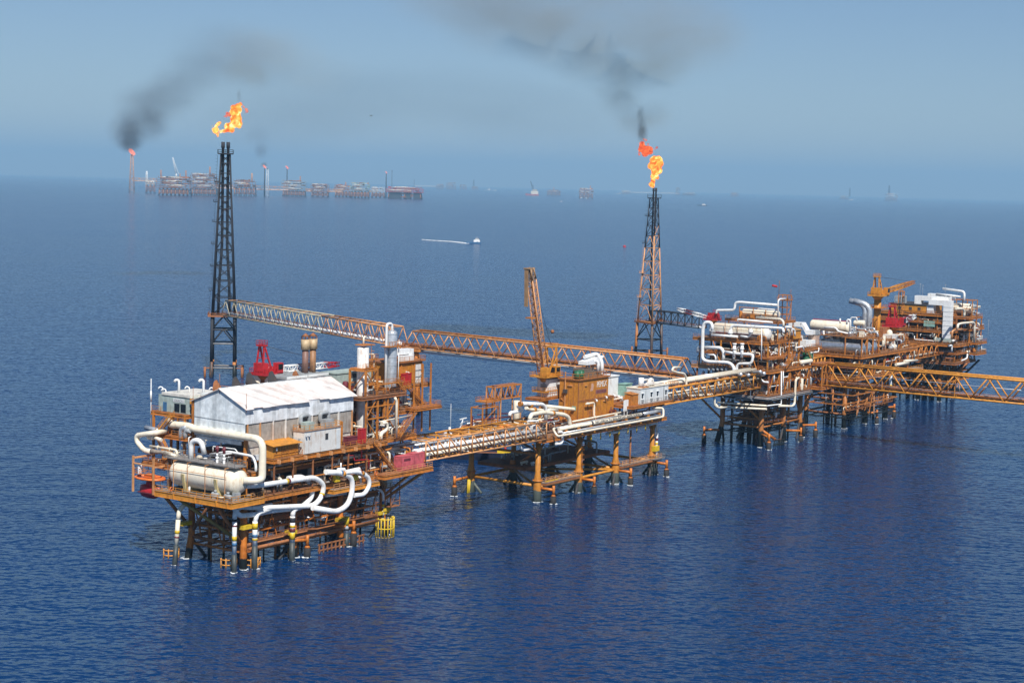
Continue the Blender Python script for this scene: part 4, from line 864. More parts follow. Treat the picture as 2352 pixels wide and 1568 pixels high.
a = container(N, 51.0, -5.6, 17.15, 5.2, 2.5, 3.7, 'pinkred', 'faded red generator container with louvred end, the left of two joined red ones')
MB().box(52, 54.6, -5.66, -5.6, 19.6, 20.2).build('louvre', 'maroon', a); MB().box(51, 51.2, -5.5, -3.3, 17.4, 18).build('skid_end', 'maroon', a)
container(N, 56.3, -5.6, 17.15, 4.8, 2.5, 3.9, 'pinkred', 'faded red container with dark latch spot, the right of two joined red ones')
m = MB(); e = (61.4, -5.2, 17.15); m.box(61.4, 62.8, -5.2, -3.8, 17.15, 20.0)
for z in (17.9, 18.7, 19.5): m.box(61.35, 62.85, -5.27, -3.75, z, z+.1)
solo(m, 'tote_tank', 'blue', 'blue caged tote tank at the end of the red containers', 'tank', N, e)
# red lifeboat under its orange davit deck
a = thing('lifeboat', 'dark red enclosed lifeboat hanging under an orange oval canopy left of the white drum', 'lifeboat', N, (-8, 22.6, 15))
def hull(m, c, L, W, Hh, n=12):
    """double-ended hull along v"""
    c = Vector(c); rows = []
    for i in range(n+1):
        q = -1+2*i/n; w = W/2*(1-abs(q)**2.6)**.6; zb = -Hh*.5*(1-abs(q)**3*.6); zt_ = Hh*.5*(1-.25*abs(q)**2)
        rows.append([c+Vector((w*a, q*L/2, zb+(zt_-zb)*h)) for a, h in ((0, 0), (-.7, .12), (-1, .45), (-.85, .75), (-.4, 1), (.4, 1), (.85, .75), (1, .45), (.7, .12))])
    k = len(rows[0]); vs = [p for r_ in rows for p in r_]
    m.add(vs, [(i*k+j, i*k+(j+1) % k, (i+1)*k+(j+1) % k, (i+1)*k+j) for i in range(n) for j in range(k)], True); return m
hull(MB(), (-7.6, 23, 16.2), 6.4, 2.9, 3.4).build('boat_hull', 'red', a); MB().box(-9.12, -6.1, 20.4, 25.6, 15.9, 16.15).build('rubbing_strake', 'maroon', a); MB().box(-8.3, -6.9, 22, 23.6, 17.6, 18.6).build('steering_dome', 'red', a)
a = thing('lifeboat_canopy', 'flat bright orange oval canopy over the red lifeboat, left of the white drum', 'canopy', N, (-8, 23, 18))
m = MB(); m.sweep([(-7.6+2.6*math.cos(R_(i*20)), 23+4.1*math.sin(R_(i*20)), 19.4) for i in range(19)], .3, 6, False); m.prism([(-7.6+2.6*math.cos(R_(i*20)), 23+4.1*math.sin(R_(i*20)), 19.3) for i in range(18)], (0, 0, .12)); m.build('canopy_plate', 'lifeboat', a)
MB().box(-8.2, -6.8, 22, 24.4, 19.5, 20.2).build('canopy_hatch', 'lifeboat', a)
m = MB()
for u, v in ((-9.6, 26.6), (-9.6, 19.8)): m.bar((u, v, 16), (u, v, 24.5), .4)
m.bar((-9.6, 26.6, 24), (-4, 26.6, 24), .4); m.bar((-9.6, 19.8, 22.4), (-4, 19.8, 22.4), .3); m.bar((-9.6, 26.6, 22.8), (-9.6, 19.8, 22.8), .3); m.build('davit_lattice', 'pale_orange', a)
m = MB(); m.rail([(-9.4, 19.8, 20.4), (-9.4, 26.4, 20.4), (-5, 26.4, 20.4)], step=1.6); m.build('railing', 'orange', a)
m = MB(); m.vessel((-9, 25, 20.4), (-9, 25, 22.6), .5, 12); m.build('life_raft_canister', 'white', a)
# decks left of the shed, with the two flights and grey-green control house behind
deck(t, -6, 2, 17, 27.5, 22.6, .8, 'orange', 'rust'); deck(t, -1.5, 8, 17.5, 29.5, 28.8, .7, 'orange', 'rust'); deck(t, 0, 9, 19.0, 30.8, 33.9, .8, 'orange', 'rust')
for u, v in ((0, 30), (0, 24), (0, 19.4), (8, 30)): column(t, u, v, 17, 33.8, .5)
railing(t, [(0, 30.7, 34), (0, 27.6, 34)], 'orange'); railing(t, [(-1.5, 17.6, 28.9), (-1.5, 22.3, 28.9)], 'orange'); railing(t, [(-6, 17.2, 22.7), (-6, 27.4, 22.7), (0, 27.4, 22.7)], 'orange'); railing(t, [(-.2, 19.4, 32), (-.2, 24, 32)], 'orange', kick=False)
stairs(t, (-2.4, 26.2, 29.0), (-2.4, 21.4, 33.8), 1.6, (1, 0, 0), 'amber'); stairs(t, (-2.6, 21.6, 22.7), (-2.6, 25.8, 28.6), 1.6, (1, 0, 0), 'amber')
MB().box(-3.6, -1.2, 25.6, 27.6, 28.5, 28.7).build('stair_landing', 'amber', t)
m = MB(); m.cyl((-2.6, 25, 29.8), (-2.6, 30, 30.1), .6); m.build('process_vessel', 'silver', t)
pipe_at(t, [(-1, 19.5, 28), (-1, 19.5, 30.8), (-1, 17.6, 31.2)], .7, 'silver', 1.2); pipe_at(t, [(-1.2, 18, 28.6), (-1.2, 18, 30.4), (-1.2, 16.4, 30.6)], .55, 'grey', 1.2)
clutter(t, rn, -5.5, 1, 17.5, 26.5, 22.7, 4, 12, .5); clutter(t, rn, -1, 6, 18, 28, 28.9, 3.5, 12, .5); clutter(t, rn, -6, 0, 18, 26, 17.1, 4, 6, .5)
a = thing('control_house', 'grey-green control house with dark windows and pale roof, left of the tin shed', 'cabin', N, (1.0, 17, 34), 'cabins on the platforms')
MB().box(1.0, 12, 16.6, 29.4, 33.95, 37.9).build('wall', 'green', a); MB().box(.8, 12.2, 18.6, 28.2, 37.9, 38.5).build('roof', paint('pale_roof', (.62, .60, .54), (.45, .40, .34), .3), a); MB().box(4, 12.2, 14.4, 18.4, 38.3, 38.9).build('roof', 'wallgrey', a)
for v0, v1, z0, z1 in ((17.0, 18.7, 34.2, 36.1), (20.2, 21.9, 34.2, 36.2), (22.3, 24.0, 34.2, 36.2)): MB().box(.92, 1.0, v0, v1, z0, z1).build('window', 'glass', a)
MB().box(.9, 1.0, 26.6, 27.8, 34, 36.2).build('door', 'blue', a)
sb = MB().box(.94, 1.0, 20.6, 24.4, 36.5, 37.4).build('sign_board', 'wallgrey', a)
text_on(a, 'OKACH-1', (.92, 24.0, 36.68), (0, -1, 0), (0, 0, 1), .78, 'grey')
for u, v, h, r in ((3, 24.6, 3.4, .3), (5, 18.4, 3.8, .3), (2, 29, 1.4, .16), (4.5, 22.6, 1.8, .16), (6, 16, 2, .16), (2, 28, 1, .16)):
    m = MB(); m.pipe([(u, v, 38), (u, v, 38+h), (u-.5, v+.5, 38+h+.3), (u-.8, v+.8, 38+h-.3)], r, .5, 8); m.build('roof_vent', 'white', a)
m = MB(); m.cyl((.4, 31.4, 28), (.4, 31.4, 41.5), .1, n=6); m.cyl((.4, 31.4, 36), (.4, 31.4, 38.5), .22); m.build('radio_mast', 'white', t)
MB().box(.5, .95, 17.2, 18.4, 36.6, 37.8).build('alarm_box', 'amber', a)
# grey roofed generator block behind the shed, exhaust stacks and air scoops
a = thing('generator_block', 'long low generator block with flat grey ribbed roofs behind the tin shed', 'module', N, (24, 11, 38.4))
MB().box(27, 41.5, 12, 23, 38.6, 41.0).build('wall', 'wallgrey', a)
for u0, u1 in ((26.6, 34), (34.4, 42)):
    m = MB(); m.box(u0, u1, 11.6, 23.4, 41.0, 41.5)
    for i in range(9): m.box(u0+.2, u1-.2, 12.4+i*1.2, 12.7+i*1.2, 41.5, 41.6)
    m.build('roof', 'grey', a); MB().box(u0, u1, 11.3, 11.55, 41.0, 41.6).build('roof_gutter', 'wallgrey', a)
m = MB(); m.rail([(24, 11, 38.8), (41.5, 11, 38.8)], h=1.6); m.build('railing', 'orange', a)
a = thing('generator_block', 'grey-green louvred box between the grey ribbed roofs and the white column', 'module', N, (42.5, 9, 38.5))
MB().box(42.5, 56, 9, 14, 38.5, 41.3).build('wall', 'green', a); MB().box(42.3, 56.2, 8.8, 14.2, 41.3, 41.6).build('roof', 'green', a)
m = MB(); m.box(47, 52, 8.9, 9, 40, 41); m.build('louvre', 'dark', a)
for i, (u, v) in enumerate(((37.4, 15.2), (40.2, 15.2))):
    a = thing('exhaust_stack', ('brown rusty exhaust stack with pale silencer, the left of the pair behind the shed', 'lighter orange-brown exhaust stack with pale silencer, the right of the pair behind the shed')[i], 'exhaust stack', N, (u, v, 40.5), 'exhaust stacks behind the shed')
    MB().cyl((u, v, 40.5), (u, v, 47.4), .82, n=14).build('stack_pipe', paint('burnt_brown', (.20, .11, .085) if i == 0 else (.30, .155, .075), (.10, .06, .05), .5), a)
    MB().cyl((u, v, 47.4), (u, v, 50.0), 1.15, n=14).build('silencer', paint('rust_cream', (.45, .34, .20), (.28, .12, .06), .6), a)
    m = MB(); m.cyl((u, v, 50.7), (u, v, 51.5), 1.15, .1, n=14)
    for k in range(8): m.bar((u+1.05*math.cos(k*.785), v+1.05*math.sin(k*.785), 50), (u+1.05*math.cos(k*.785), v+1.05*math.sin(k*.785), 50.8), .1)
    m.build('rain_cap', 'rust', a)
for i, (u, v, z, s, mt, lb) in enumerate(((6.5, 13.2, 40.2, 1.0, 'rust', 'rust-red open exhaust horn just left of the ridge pole'), (14.5, 14.4, 40.0, 1.1, 'dark', 'dark grey open exhaust horn, second along the shed ridge'), (20.5, 15.4, 40.4, 1.15, 'dark', 'dark grey open exhaust horn nearest the red crane'), (26.0, 13.4, 40.6, 1.1, 'dark', 'dark brown open exhaust horn at the left corner of the grey roofs'), (32.5, 11.4, 40.4, 1.1, 'rust', 'rusty open exhaust horn in front of the grey ribbed roofs'))):
    a = MB(); P0 = Vector((u, v, z-1.2)); n_ = 12
    rows = []
    for k in range(7):
        q = k/6; c = P0+Vector((-1.6*q*s*1.1, 1.4*q*s*.8, 1.5*q*s)); r = s*(.55+.5*q)
        rows.append([c+Vector((math.cos(2*math.pi*j/n_)*r*.8, -math.sin(2*math.pi*j/n_)*r*.3, math.sin(2*math.pi*j/n_)*r+(.8*q*q*s if math.sin(2*math.pi*j/n_) > .3 else 0))) for j in range(n_)])
    a.add([p for r_ in rows for p in r_], [(i_*n_+j, i_*n_+(j+1) % n_, (i_+1)*n_+(j+1) % n_, (i_+1)*n_+j) for i_ in range(6) for j in range(n_)], True)
    a.cyl((u, v, z-3), (u, v, z-1.0), s*.6)
    solo(a, 'exhaust_horn', mt, lb, 'exhaust horn', N, (u, v, z-3), 'exhaust horns along the shed ridge')
# red pedestal crane with its white and red boom lying to the right
def pedestal_crane(fr, u, v, z, zp, s, mats, name_lb, grp, boom=None, boom_mats=None, gantry=7.0, rot=0.):
    a = thing('pedestal_crane', name_lb, 'crane', fr, (u, v, z), grp)
    MB().cyl((u, v, z), (u, v, zp-1.0), 1.25*s, n=16).build('pedestal', mats[1], a)
    MB().cyl((u, v, zp-1.2), (u, v, zp), 1.3*s, 2.2*s, n=16).build('pedestal_head', mats[1], a)
    c, sn = math.cos(rot), math.sin(rot); X = lambda x, y, zz: Vector((u+(x*c-y*sn)*s, v+(x*sn+y*c)*s, zp+zz*s))
    ob = lambda m, x0, x1, y0, y1, z0, z1: m.add([X(x, y, zz) for zz in (z0, z1) for y in (y0, y1) for x in (x0, x1)], [(0, 2, 3, 1), (4, 5, 7, 6), (0, 1, 5, 4), (1, 3, 7, 5), (3, 2, 6, 7), (2, 0, 4, 6)])
    ob(MB(), -3.0, 3.6, -2.6, 2.6, 0, .5).build('slew_platform', mats[0], a)
    m = MB(); ob(m, -2.6, -.6, -1.6, 1.6, .5, 3.0); m.cyl(X(.4, -1.4, 1.4), X(.4, 1.4, 1.4), .8*s); m.cyl(X(2.2, -1.2, 1.3), X(2.2, 1.2, 1.3), .6*s); m.build('winch_house', mats[0], a)
    cb = MB(); ob(cb, 1.4, 3.4, -2.9, -1.3, .5, 3.0); cb.build('operator_cab', mats[0], a); gl = MB(); ob(gl, 1.6, 3.2, -2.95, -2.9, 1.3, 2.7); ob(gl, 3.4, 3.45, -2.7, -1.5, 1.2, 2.7); gl.build('cab_window', 'glass', a)
    g_ = MB()
    for y in (-1.3, 1.3):
        g_.bar(X(1.2, y, .5), X(-1.2, y*.6, gantry), .34*s); g_.bar(X(-2.2, y, .5), X(-1.5, y*.6, gantry), .34*s)
        for k in (.3, .55, .8): g_.bar(X(1.2-2.4*k, y*(1-.4*k), .5+(gantry-.5)*k), X(-2.2+.7*k, y*(1-.4*k), .5+(gantry-.5)*k), .2*s)
    ob(g_, -2.3, -.5, -1.1, 1.1, gantry, gantry+.25); g_.build('gantry', mats[0], a)
    r = MB(); r.rail([X(-3, -2.6, .5), X(3.6, -2.6, .5), X(3.6, 2.6, .5), X(-3, 2.6, .5)], closed=True, step=1.6); r.rail([X(-2.3, -1.1, gantry+.25), X(-.5, -1.1, gantry+.25), X(-.5, 1.1, gantry+.25), X(-2.3, 1.1, gantry+.25)], closed=True, step=1.2); r.build('railing', mats[0], a)
    if boom:
        P0 = X(2.6, 0, 1.0); P1 = Vector(boom); L = (P1-P0)
        bm = boom_mats or [mats[0]]
        for k, mt in enumerate(bm):
            m = MB(); q0, q1 = k/len(bm), (k+1)/len(bm); wf = lambda q: (1.4 if .15 < q < .85 else .9)*s
            lattice_box(m, P0+L*q0, P0+L*q1, wf(q0), wf(q1), max(3, int(L.length/len(bm)/1.5)), .12, .17); m.build('boom', mt, a)
        w = MB(); w.bar(X(-1.4, .3, gantry+.2), P1, .07); w.bar(X(-1.4, -.3, gantry+.2), P1, .07); w.build('pendant_wire', 'dark', a)
    return a
tip = N.V(2, 880, 650, 20)
pedestal_crane(N, 28, 20, 34, 41.4, 1.0, ('red', 'rust'), 'bright red pedestal crane whose red and white boom lies to the right behind the shed', 'pedestal cranes on the platforms', tip, ['white', 'white', 'red', 'white', 'red'], 7.2, 0.)
for u, v, z, h in ((60, -1, 31.3, 3), (69, 0, 32.3, 2.4), (58.6, 2, 37.5, 2), (52, -.4, 36.4, 2), (15, -3.3, 25.3, 3.4), (62, -5.9, 17.2, 3)): lamp_mast(t, u, v, z, h)
# machinery packed into the dark middle of the near platform
rn = random.Random(91); t = T_N
deck(t, 6, 50, 1.5, 16, 21.2, .6, 'rust', 'rust'); railing(t, [(6, 1.6, 21.25), (50, 1.6, 21.25)], 'orange')
deck(t, 27, 50, 1.0, 16, 11.2, .7, 'rust', 'rust'); railing(t, [(27, 1.1, 11.25), (50, 1.1, 11.25)], 'rust')
for z0, z1 in ((17, 21), (21.3, 24.3)): MB().box(4, 49, 8.5, 8.8, z0, z1).build('interior_backing', 'dark', t)  # dark sheets added so the shaded interior reads darker
for z0, z1, u0, u1 in ((10.7, 15.6, 8, 24), (11.3, 15.6, 28, 48), (25.3, 35.6, 42, 57)): MB().box(u0, u1, 9.4, 9.7, z0, z1).build('interior_backing', 'dark' if z0 < 20 else 'rust', t)
clutter(t, rn, 6, 50, 2, 7.5, 21.3, 3.2, 34, .55); clutter(t, rn, 28, 50, 1.4, 8.5, 11.3, 4, 22, .6); clutter(t, rn, 7, 25, 1.2, 8.5, 10.7, 5, 20, .6); clutter(t, rn, 44, 61, -2.6, 4, 17.1, 6, 22, .55); clutter(t, rn, 2, 48, .5, 9, 7, 3, 18, .75)
m = MB()
for i in range(26):
    u, v, z = rn.uniform(1, 48), rn.uniform(-1.5, 10), rn.choice((8.5, 9.6, 12, 13.5, 14.6)); L_ = rn.uniform(4, 12)
    m.bar((u, v, z), (min(51, u+L_), v, z), rn.choice((.14, .22, .3)), rn.choice((.2, .4)))
    if i % 2: m.bar((u, v, z), (u, v, 16), .2)
m.build('underdeck_lattice', 'rust', t)
m = MB()
for i in range(14):
    u, z = rn.uniform(4, 46), rn.choice((17.8, 19, 20.3, 22.4, 23.4)); m.pipe([(u, -1.6, z), (u+rn.uniform(4, 14), -1.6, z), (u+15, 1, z+rn.uniform(-1, 1))], rn.choice((.12, .18, .24)), n=8, seg=3)
m.build('pipe_lattice', 'orange', t)
# ------------------------------------------------------------------ middle platform
rn = random.Random(23)
t = T_M = thing('production_platform', 'orange production platform in the middle, open deck on conical legs with the orange block house', 'oil platform', M, (0, 0, 0), 'offshore platforms of the near field')
for u in (0, 21.6, 42.3, 64):
    for v in (0, 23.6):
        MB().sweep([(u, v, -3), (u, v, 3.4), (u, v, 4.4), (u, v, 6.2), (u, v, 8.2), (u, v, 17.2)], [1.35, 1.25, 1.22, 1.2, .78, .76], 16).build('leg', 'leg_grey', t)
        MB().cyl((u, v, 6.0), (u, v, 6.35), 1.5, n=16).build('leg_collar', 'orange', t)
        for du, dv in ((4, -1), (-4, -1.5), (1, 4.5)):
            if rn.random() < .8: MB().cyl((u, v, 3.8), (u+du, v+dv*(1 if v == 0 else -1), -1.5), .42).build('leg_brace', paint('grey_brace', (.10, .115, .10), (.03, .035, .035), .5) if du > 0 else 'dark', t)
        for du in (-3, 3):
            if 0 <= u+du <= 64 or v == 0: MB().cyl((u, v, 13.6), (u+du, v, 17), .26).build('knee_brace', 'orange', t)
b = MB()
for u in (0, 21.6, 42.3, 64): b.cyl((u, 0, 4.6), (u, 23.6, 4.6), .42)
for a_, c_ in (((0, 0), (21.6, 23.6)), ((21.6, 23.6), (42.3, 0)), ((42.3, 0), (64, 23.6))): b.cyl((*a_, 4.3), (*c_, 4.3), .36)
b.cyl((0, 23.6, 4.6), (64, 23.6, 4.6), .42); b.cyl((0, 0, 4.2), (64, 0, 4.2), .42); b.build('water_level_lattice', 'amber', t)
b = MB()
for a_, c_ in (((0, 2, 13.5), (21.6, 23.6, 5)), ((21.6, 23.6, 13.5), (42.3, 23.6, 5)), ((42.3, 23.6, 13), (64, 23.6, 5)), ((0, 23.6, 13.5), (0, 0, 13.8))): b.cyl(a_, c_, .36)
for u0, u1 in ((0, 21.6), (21.6, 42.3), (42.3, 64)): b.cyl((u0, 23.6, 14), (u1, 23.6, 14), .36)
b.build('jacket_lattice', 'orange', t)
deck(t, -2.5, 67, -3.2, 27, 18.6, 1.0, 'orange', 'deck')
deck(t, 4, 50, 7, 24, 8.6, .8, 'rust', 'rust'); clutter(t, rn, 6, 46, 7, 22, 8.6, 4, 24, .6); clutter(t, rn, 6, 60, 6, 22, 13, 3, 12, .9)
for u0, u1, mt in ((2, 20.5, 'rust'), (44, 68, 'grating')):
    MB().box(u0, u1, -1.4, -.2, 5.2, 5.4).build('walkway', 'grating', t); railing(t, [(u0, -1.4, 5.4), (u1, -1.4, 5.4)], 'pale_orange'); railing(t, [(u0, -.2, 5.4), (u1, -.2, 5.4)], 'pale_orange'); m = MB(); m.box(u0, u1, -1.4, -.2, 4.5, 5.1); m.build('walkway_beam', 'rust', t)
m = MB(); m.box(3, 9, -1.3, -.5, 5.45, 5.7); m.build('yellow_plank', 'yellow', t)
MB().box(62, 68, -2.6, 1, 5.2, 5.4).build('walkway', 'grating', t); railing(t, [(62, -2.6, 5.4), (68, -2.6, 5.4), (68, 1, 5.4)], 'grating')
for u in (.2, 21.8, 42.5, 64.2): fender(t, u, -.8, .4, -4.4, 4.0)
fender(t, -.8, 23.6, -8.0, -.6, 4.6, 'leg_orange')
m = MB(); m.ladder((21.6, -1.2, 5.4), (21.6, -.9, 17.6)); m.build('ladder', 'orange', t)
MB().cyl((49.5, -.8, -2), (49.5, -.8, 18), .28).build('caisson', 'rust', t)
riser(t, 65.3, -.9, 3, 14.0, .42, ((.80, .86, Mr), (.72, .77, Y), (.62, .66, Bk), (.35, .50, Y), (.28, .33, Bk)), foot=3.4); pipe_at(t, [(65.3, -.9, 13.8), (65.3, -.9, 16.3), (64.0, -1, 16.6), (60, -1, 16.4)], .42, 'white', 1.2)
m = MB(); m.box(63.2, 66, -1.6, -.4, 7.6, 9.3); m.build('riser_clamp', 'yellow', t)
guard(t, 64, 0, 1.9, -.8, 4, 8, 'leg_brown', (-180, 20))
m = MB(); m.cyl((-1.8, 23, -1), (-1.4, 23, 4), .35); m.cyl((-2.4, 23, -1), (-2.0, 23, 4), .3); m.build('riser_pipe', 'yellow', t)
# long pipes along the front edge
def vp(k, v, *a): return [M.V(k, x, y, v) for x, y in a]
Pt = vp(6, -3.7, (425, 788), (740, 720), (1225, 628), (1420, 593)); zt = Pt[1].z
tp = pipe_at(t, [(Pt[0].x, -3.7, zt), (Pt[3].x, -3.7, zt)], .56, 'cream', label='long cream pipe with black painted safety words along the platform edge', name='lettered_pipe')
MB().cyl((Pt[2].x+.8, -3.7, zt), (Pt[3].x, -3.7, zt), .57, n=12).build('pipe_cover', 'silver', t)
for x in (Pt[1].x-.3, Pt[2].x+.2): MB().cyl((x, -3.7, zt), (x+.9, -3.7, zt), .585, n=14).build('colour_band', 'ink', t)
text_on(t, 'RECUERDA TU SEGURIDAD ANTE TODO', (Pt[1].x+1.5, -4.26, zt-.32), (1, 0, 0), (0, .28, 1), .92, width=Pt[2].x-Pt[1].x-2.6, on_pipe=(-3.7, zt, .56, .45))
Pl = vp(6, -5.2, (410, 850), (1440, 655)); zl = (Pl[0].z+Pl[1].z)/2
pipe_at(t, [(Pl[0].x+2, -3, zl+1.9), (Pl[0].x+.3, -3.4, zl+1.9), (Pl[0].x, -5.2, zl), (Pl[1].x+.6, -5.2, zl), (Pl[1].x+1.4, -4.6, zl+2.6), (Pl[1].x-1.5, -2.2, zl+2.6)], .33, 'cream', .9)
pipe_at(t, [(6, -4.5, zl+.5), (62, -4.5, zl+.5)], .25, 'silver'); pipe_at(t, [(5, -2.5, zt-.2), (60, -2.5, zt)], .3, 'dark')
pipe_at(t, [(12, .3, 21.3), (36, .3, 21.5), (60, .3, 21.8)], .26, 'cream'); pipe_at(t, [(8, -.6, 20.6), (58, -.6, 21)], .24, 'grey'); pipe_at(t, [(8, -1.4, 19.6), (62, -1.4, 19.9)], .3, 'dark')
for i in range(9): u = 8+i*6.6; m = MB(); m.bar((u, -5.6, zl-.55), (u, 0, zl-.55), .3, .35); m.box(u-.5, u+.5, -4.4, -3.1, zt-.95, zt-.55); m.build('pipe_saddle', 'house', t)
for i in range(7): u = 24+i*5.2; m = MB(); m.bar((u, -2.6, 17.5), (u, -2.6, 15.2), .25); m.build('hanger', 'yellow', t)
pipe_at(t, [(34, -1.6, 16.2), (58, -1.6, 16.6)], .42, 'white')
pipe_at(t, vp(5, -1, (1170, 830), (1210, 900), (1300, 885)), .35, 'white', .8)
E_ = vp(5, -4.2, (1620, 690), (1665, 690), (1665, 790), (1640, 825), (1590, 822)); pipe_at(t, E_, .38, 'white', 1.2)
# big white manifold loops at the left end
def mp(v, *a): return vp(5, v, *a)
pipe_at(t, mp(1.5, (1190, 370), (1440, 380), (1475, 420), (1475, 560)), .55, 'white', 1.6)
pipe_at(t, mp(4.5, (1480, 400), (1830, 440), (1850, 480), (1850, 610)), .5, 'cream', 1.6)
pipe_at(t, mp(-1.0, (1290, 555), (1310, 495), (1450, 470), (1680, 495), (1735, 530), (1745, 620), (1790, 640), (1900, 615)), .62, 'cream', 1.6)
pipe_at(t, mp(3.0, (1065, 510), (1075, 475), (1215, 450), (1150, 395), (1350, 375)), .5, 'white', 1.1)
pipe_at(t, mp(6, (1250, 420), (1300, 440), (1410, 445), (1540, 470)), .5, 'cream', 1.4); pipe_at(t, mp(3, (1480, 470), (1510, 440), (1600, 450)), .5, 'cream', 1)
pipe_at(t, mp(-1.5, (1270, 570), (1385, 565), (1390, 600)), .28, 'white', .5)
for x, y, v in ((1190, 375, 1.6), (1305, 395, 1.6), (1345, 440, 6), (1555, 480, -1)): p = M.V(5, x, y, v); MB().cyl(p-Vector((.45, 0, 0)), p+Vector((.45, 0, 0)), .72, n=12).build('flange', 'house', t)
pipe_at(t, [(16, 1, 19.5), (24, 1, 20.1), (31, 1, 20.6)], .3, 'grey')
MB().vessel((-5.0, 18.6, 19), (-5.0, 18.6, 22.2), .95, 16, .15).build('process_vessel', 'cream', t); pipe_at(t, [(-8.5, 18, 14), (-8.5, 18, 20), (-7.2, 18, 21.6), (1, 18.4, 21.6)], .62, 'white', 2)
MB().vessel((5.2, 11.5, 21), (5.2, 11.5, 27.6), .95, 16, .1).build('process_vessel', 'cream', t)
deck(t, -9, -2.6, 14, 24, 18.6, .8, 'orange', 'rust')
m = MB(); m.ball((8, 7, 20.3), .9, 12); m.build('process_vessel', 'white', t)
clutter(t, rn, -2, 20, -2, 20, 18.7, 3.2, 46, .55); clutter(t, rn, -8, 8, 10, 24, 18.7, 3, 14, .5); clutter(t, rn, 20, 66, 12, 26, 18.7, 3, 18, .5); clutter(t, rn, 44, 52, -1, 8, 18.7, 3, 8, .5)
# scaffold-like orange access tower
a = thing('access_tower', 'orange access tower with stepped landings and truss beam, left rear of the middle platform', 'access tower', M, (0, 12, 18.6))
m = MB()
for u in (-9.6, -2): 
    for v in (13, 17): m.bar((u, v, 18.6), (u, v, 26.6), .32)
for z in (22.4, 26.5):
    for v in (13, 17): m.bar((-9.6, v, z), (-2, v, z), .28)
    for u in (-9.6, -2): m.bar((u, 13, z), (u, 17, z), .28)
m.bar((-9.6, 13, 22.4), (-2, 13, 26.5), .18); m.bar((-2, 13, 18.6), (-9.6, 13, 22.4), .18); m.build('tower_lattice', 'orange', a)
MB().box(-7, 0, 13.5, 17.5, 27.8, 28).build('landing', 'orange', a); m = MB(); m.rail([(-7, 13.5, 28), (0, 13.5, 28), (0, 17.5, 28), (-7, 17.5, 28)], closed=True); m.rail([(-9.6, 13, 26.6), (-2, 13, 26.6)]); m.build('railing', 'orange', a)
m = MB()
for u in (-2.4, .6):
    for v in (14, 17): m.bar((u, v, 18.6), (u, v, 32), .3)
for u in (10.8,):
    for v in (14, 17): m.bar((u, v, 18.6), (u, v, 32), .3)
m.build('tower_post', 'pale_orange', a)
m = MB()
for v in (14, 17):
    for z in (28.2, 31.8): m.bar((-2.4, v, z), (10.8, v, z), .34)
    for i in range(8): u = -2.4+i*1.65; m.bar((u, v, 28.2 if i % 2 else 31.8), (u+1.65, v, 31.8 if i % 2 else 28.2), .22)
for u in (-2.4, 10.8): m.bar((u, 14, 31.8), (u, 17, 31.8), .3); m.bar((u, 14, 28.2), (u, 17, 28.2), .3)
m.build('beam_lattice', 'orange', a)
MB().box(0, 9, 14.2, 16.8, 31.9, 32.1).build('top_plate', 'rust', a)
m = MB(); m.pipe([(-12, 14, 23.4), (6, 14, 22.6)], .22); m.pipe([(-10, 14.5, 24.6), (8, 14.5, 23.4)], .16); m.bar((-13, 14, 18.6), (-13, 14, 24.6), .3); m.build('side_pipe', 'maroon', a)
for i, (u, v) in enumerate(((-3.6, 10.5), (-.6, 10.5))):
    m = MB(); m.sweep([(u, v, 20.3), (u, v, 20.5), (u, v, 21.2), (u, v, 21.5)], [.3, .85, .95, .3], 12); m.bar((u, v, 18.6), (u, v, 20.3), .25)
    solo(m, 'life_raft', 'lifeboat', ('bright orange life raft pod in front of the access tower, left one', 'bright orange life raft pod in front of the access tower, right one')[i], 'life raft', M, (u, v, 18.6), 'orange life raft pods')
# orange block house
a = thing('block_house', 'tall weathered orange steel block house with white lettering and equipment on its railed roof', 'building', M, (25, 3, 18.7))
MB().box(25, 41.6, 3, 9.8, 26.6, 32.6).build('wall', 'house', a); MB().box(25, 45, 2.97, 10, 20.9, 26.6).build('wall', 'house', a)
MB().box(23.5, 47.5, 2.2, 10.5, 20.4, 20.9).build('skid_deck', 'orange', a); MB().box(24.5, 47, 3.2, 10, 18.7, 20.4).build('skid_base', 'rust', a)
MB().box(24.6, 42, 2.6, 10.2, 32.6, 32.85).build('roof', 'rust', a)
r = MB(); r.rail([(24.6, 10.2, 32.85), (24.6, 2.6, 32.85), (42, 2.6, 32.85), (42, 10, 32.85)], h=1.7, step=2.6, r=.07); r.rail([(25, 2.3, 20.9), (47.3, 2.3, 20.9)], r=.05); r.build('railing', 'orange', a)
m = MB()
for z in (26.5, 26.1): m.box(24.9, 45.05, 2.85, 2.97, z, z+.14)
m.box(24.86, 25.06, 2.9, 3.1, 20.9, 32.6); m.build('wall_trim', 'rust', a)
m = MB()
for u in (27.6, 30.4, 33.8, 37.2, 40.9): m.box(u, u+.1, 2.9, 3, 20.9, 26.4); m.box(u+.4, u+.5, 2.92, 3, 26.7, 29.6)
for v in (4.6, 6.4, 8.2): m.box(24.92, 25, v, v+.1, 20.9, 32.5)
m.box(31, 32.1, 2.88, 2.97, 20.9, 23.2); m.box(43, 44.1, 2.88, 2.97, 20.9, 23.2); m.build('wall_rib_lattice', 'rust', a)
for u, z in ((28.2, 30.8), (28.4, 24.3), (33.6, 24.9), (38.8, 25.3)): MB().box(u, u+1.1, 2.65, 3, z, z+.25).build('lamp_hood', 'pale_orange', a)
for v, z in ((5.2, 30.8),): MB().box(24.65, 25, v, v+1.6, z, z+.3).build('lamp_hood', 'pale_orange', a)
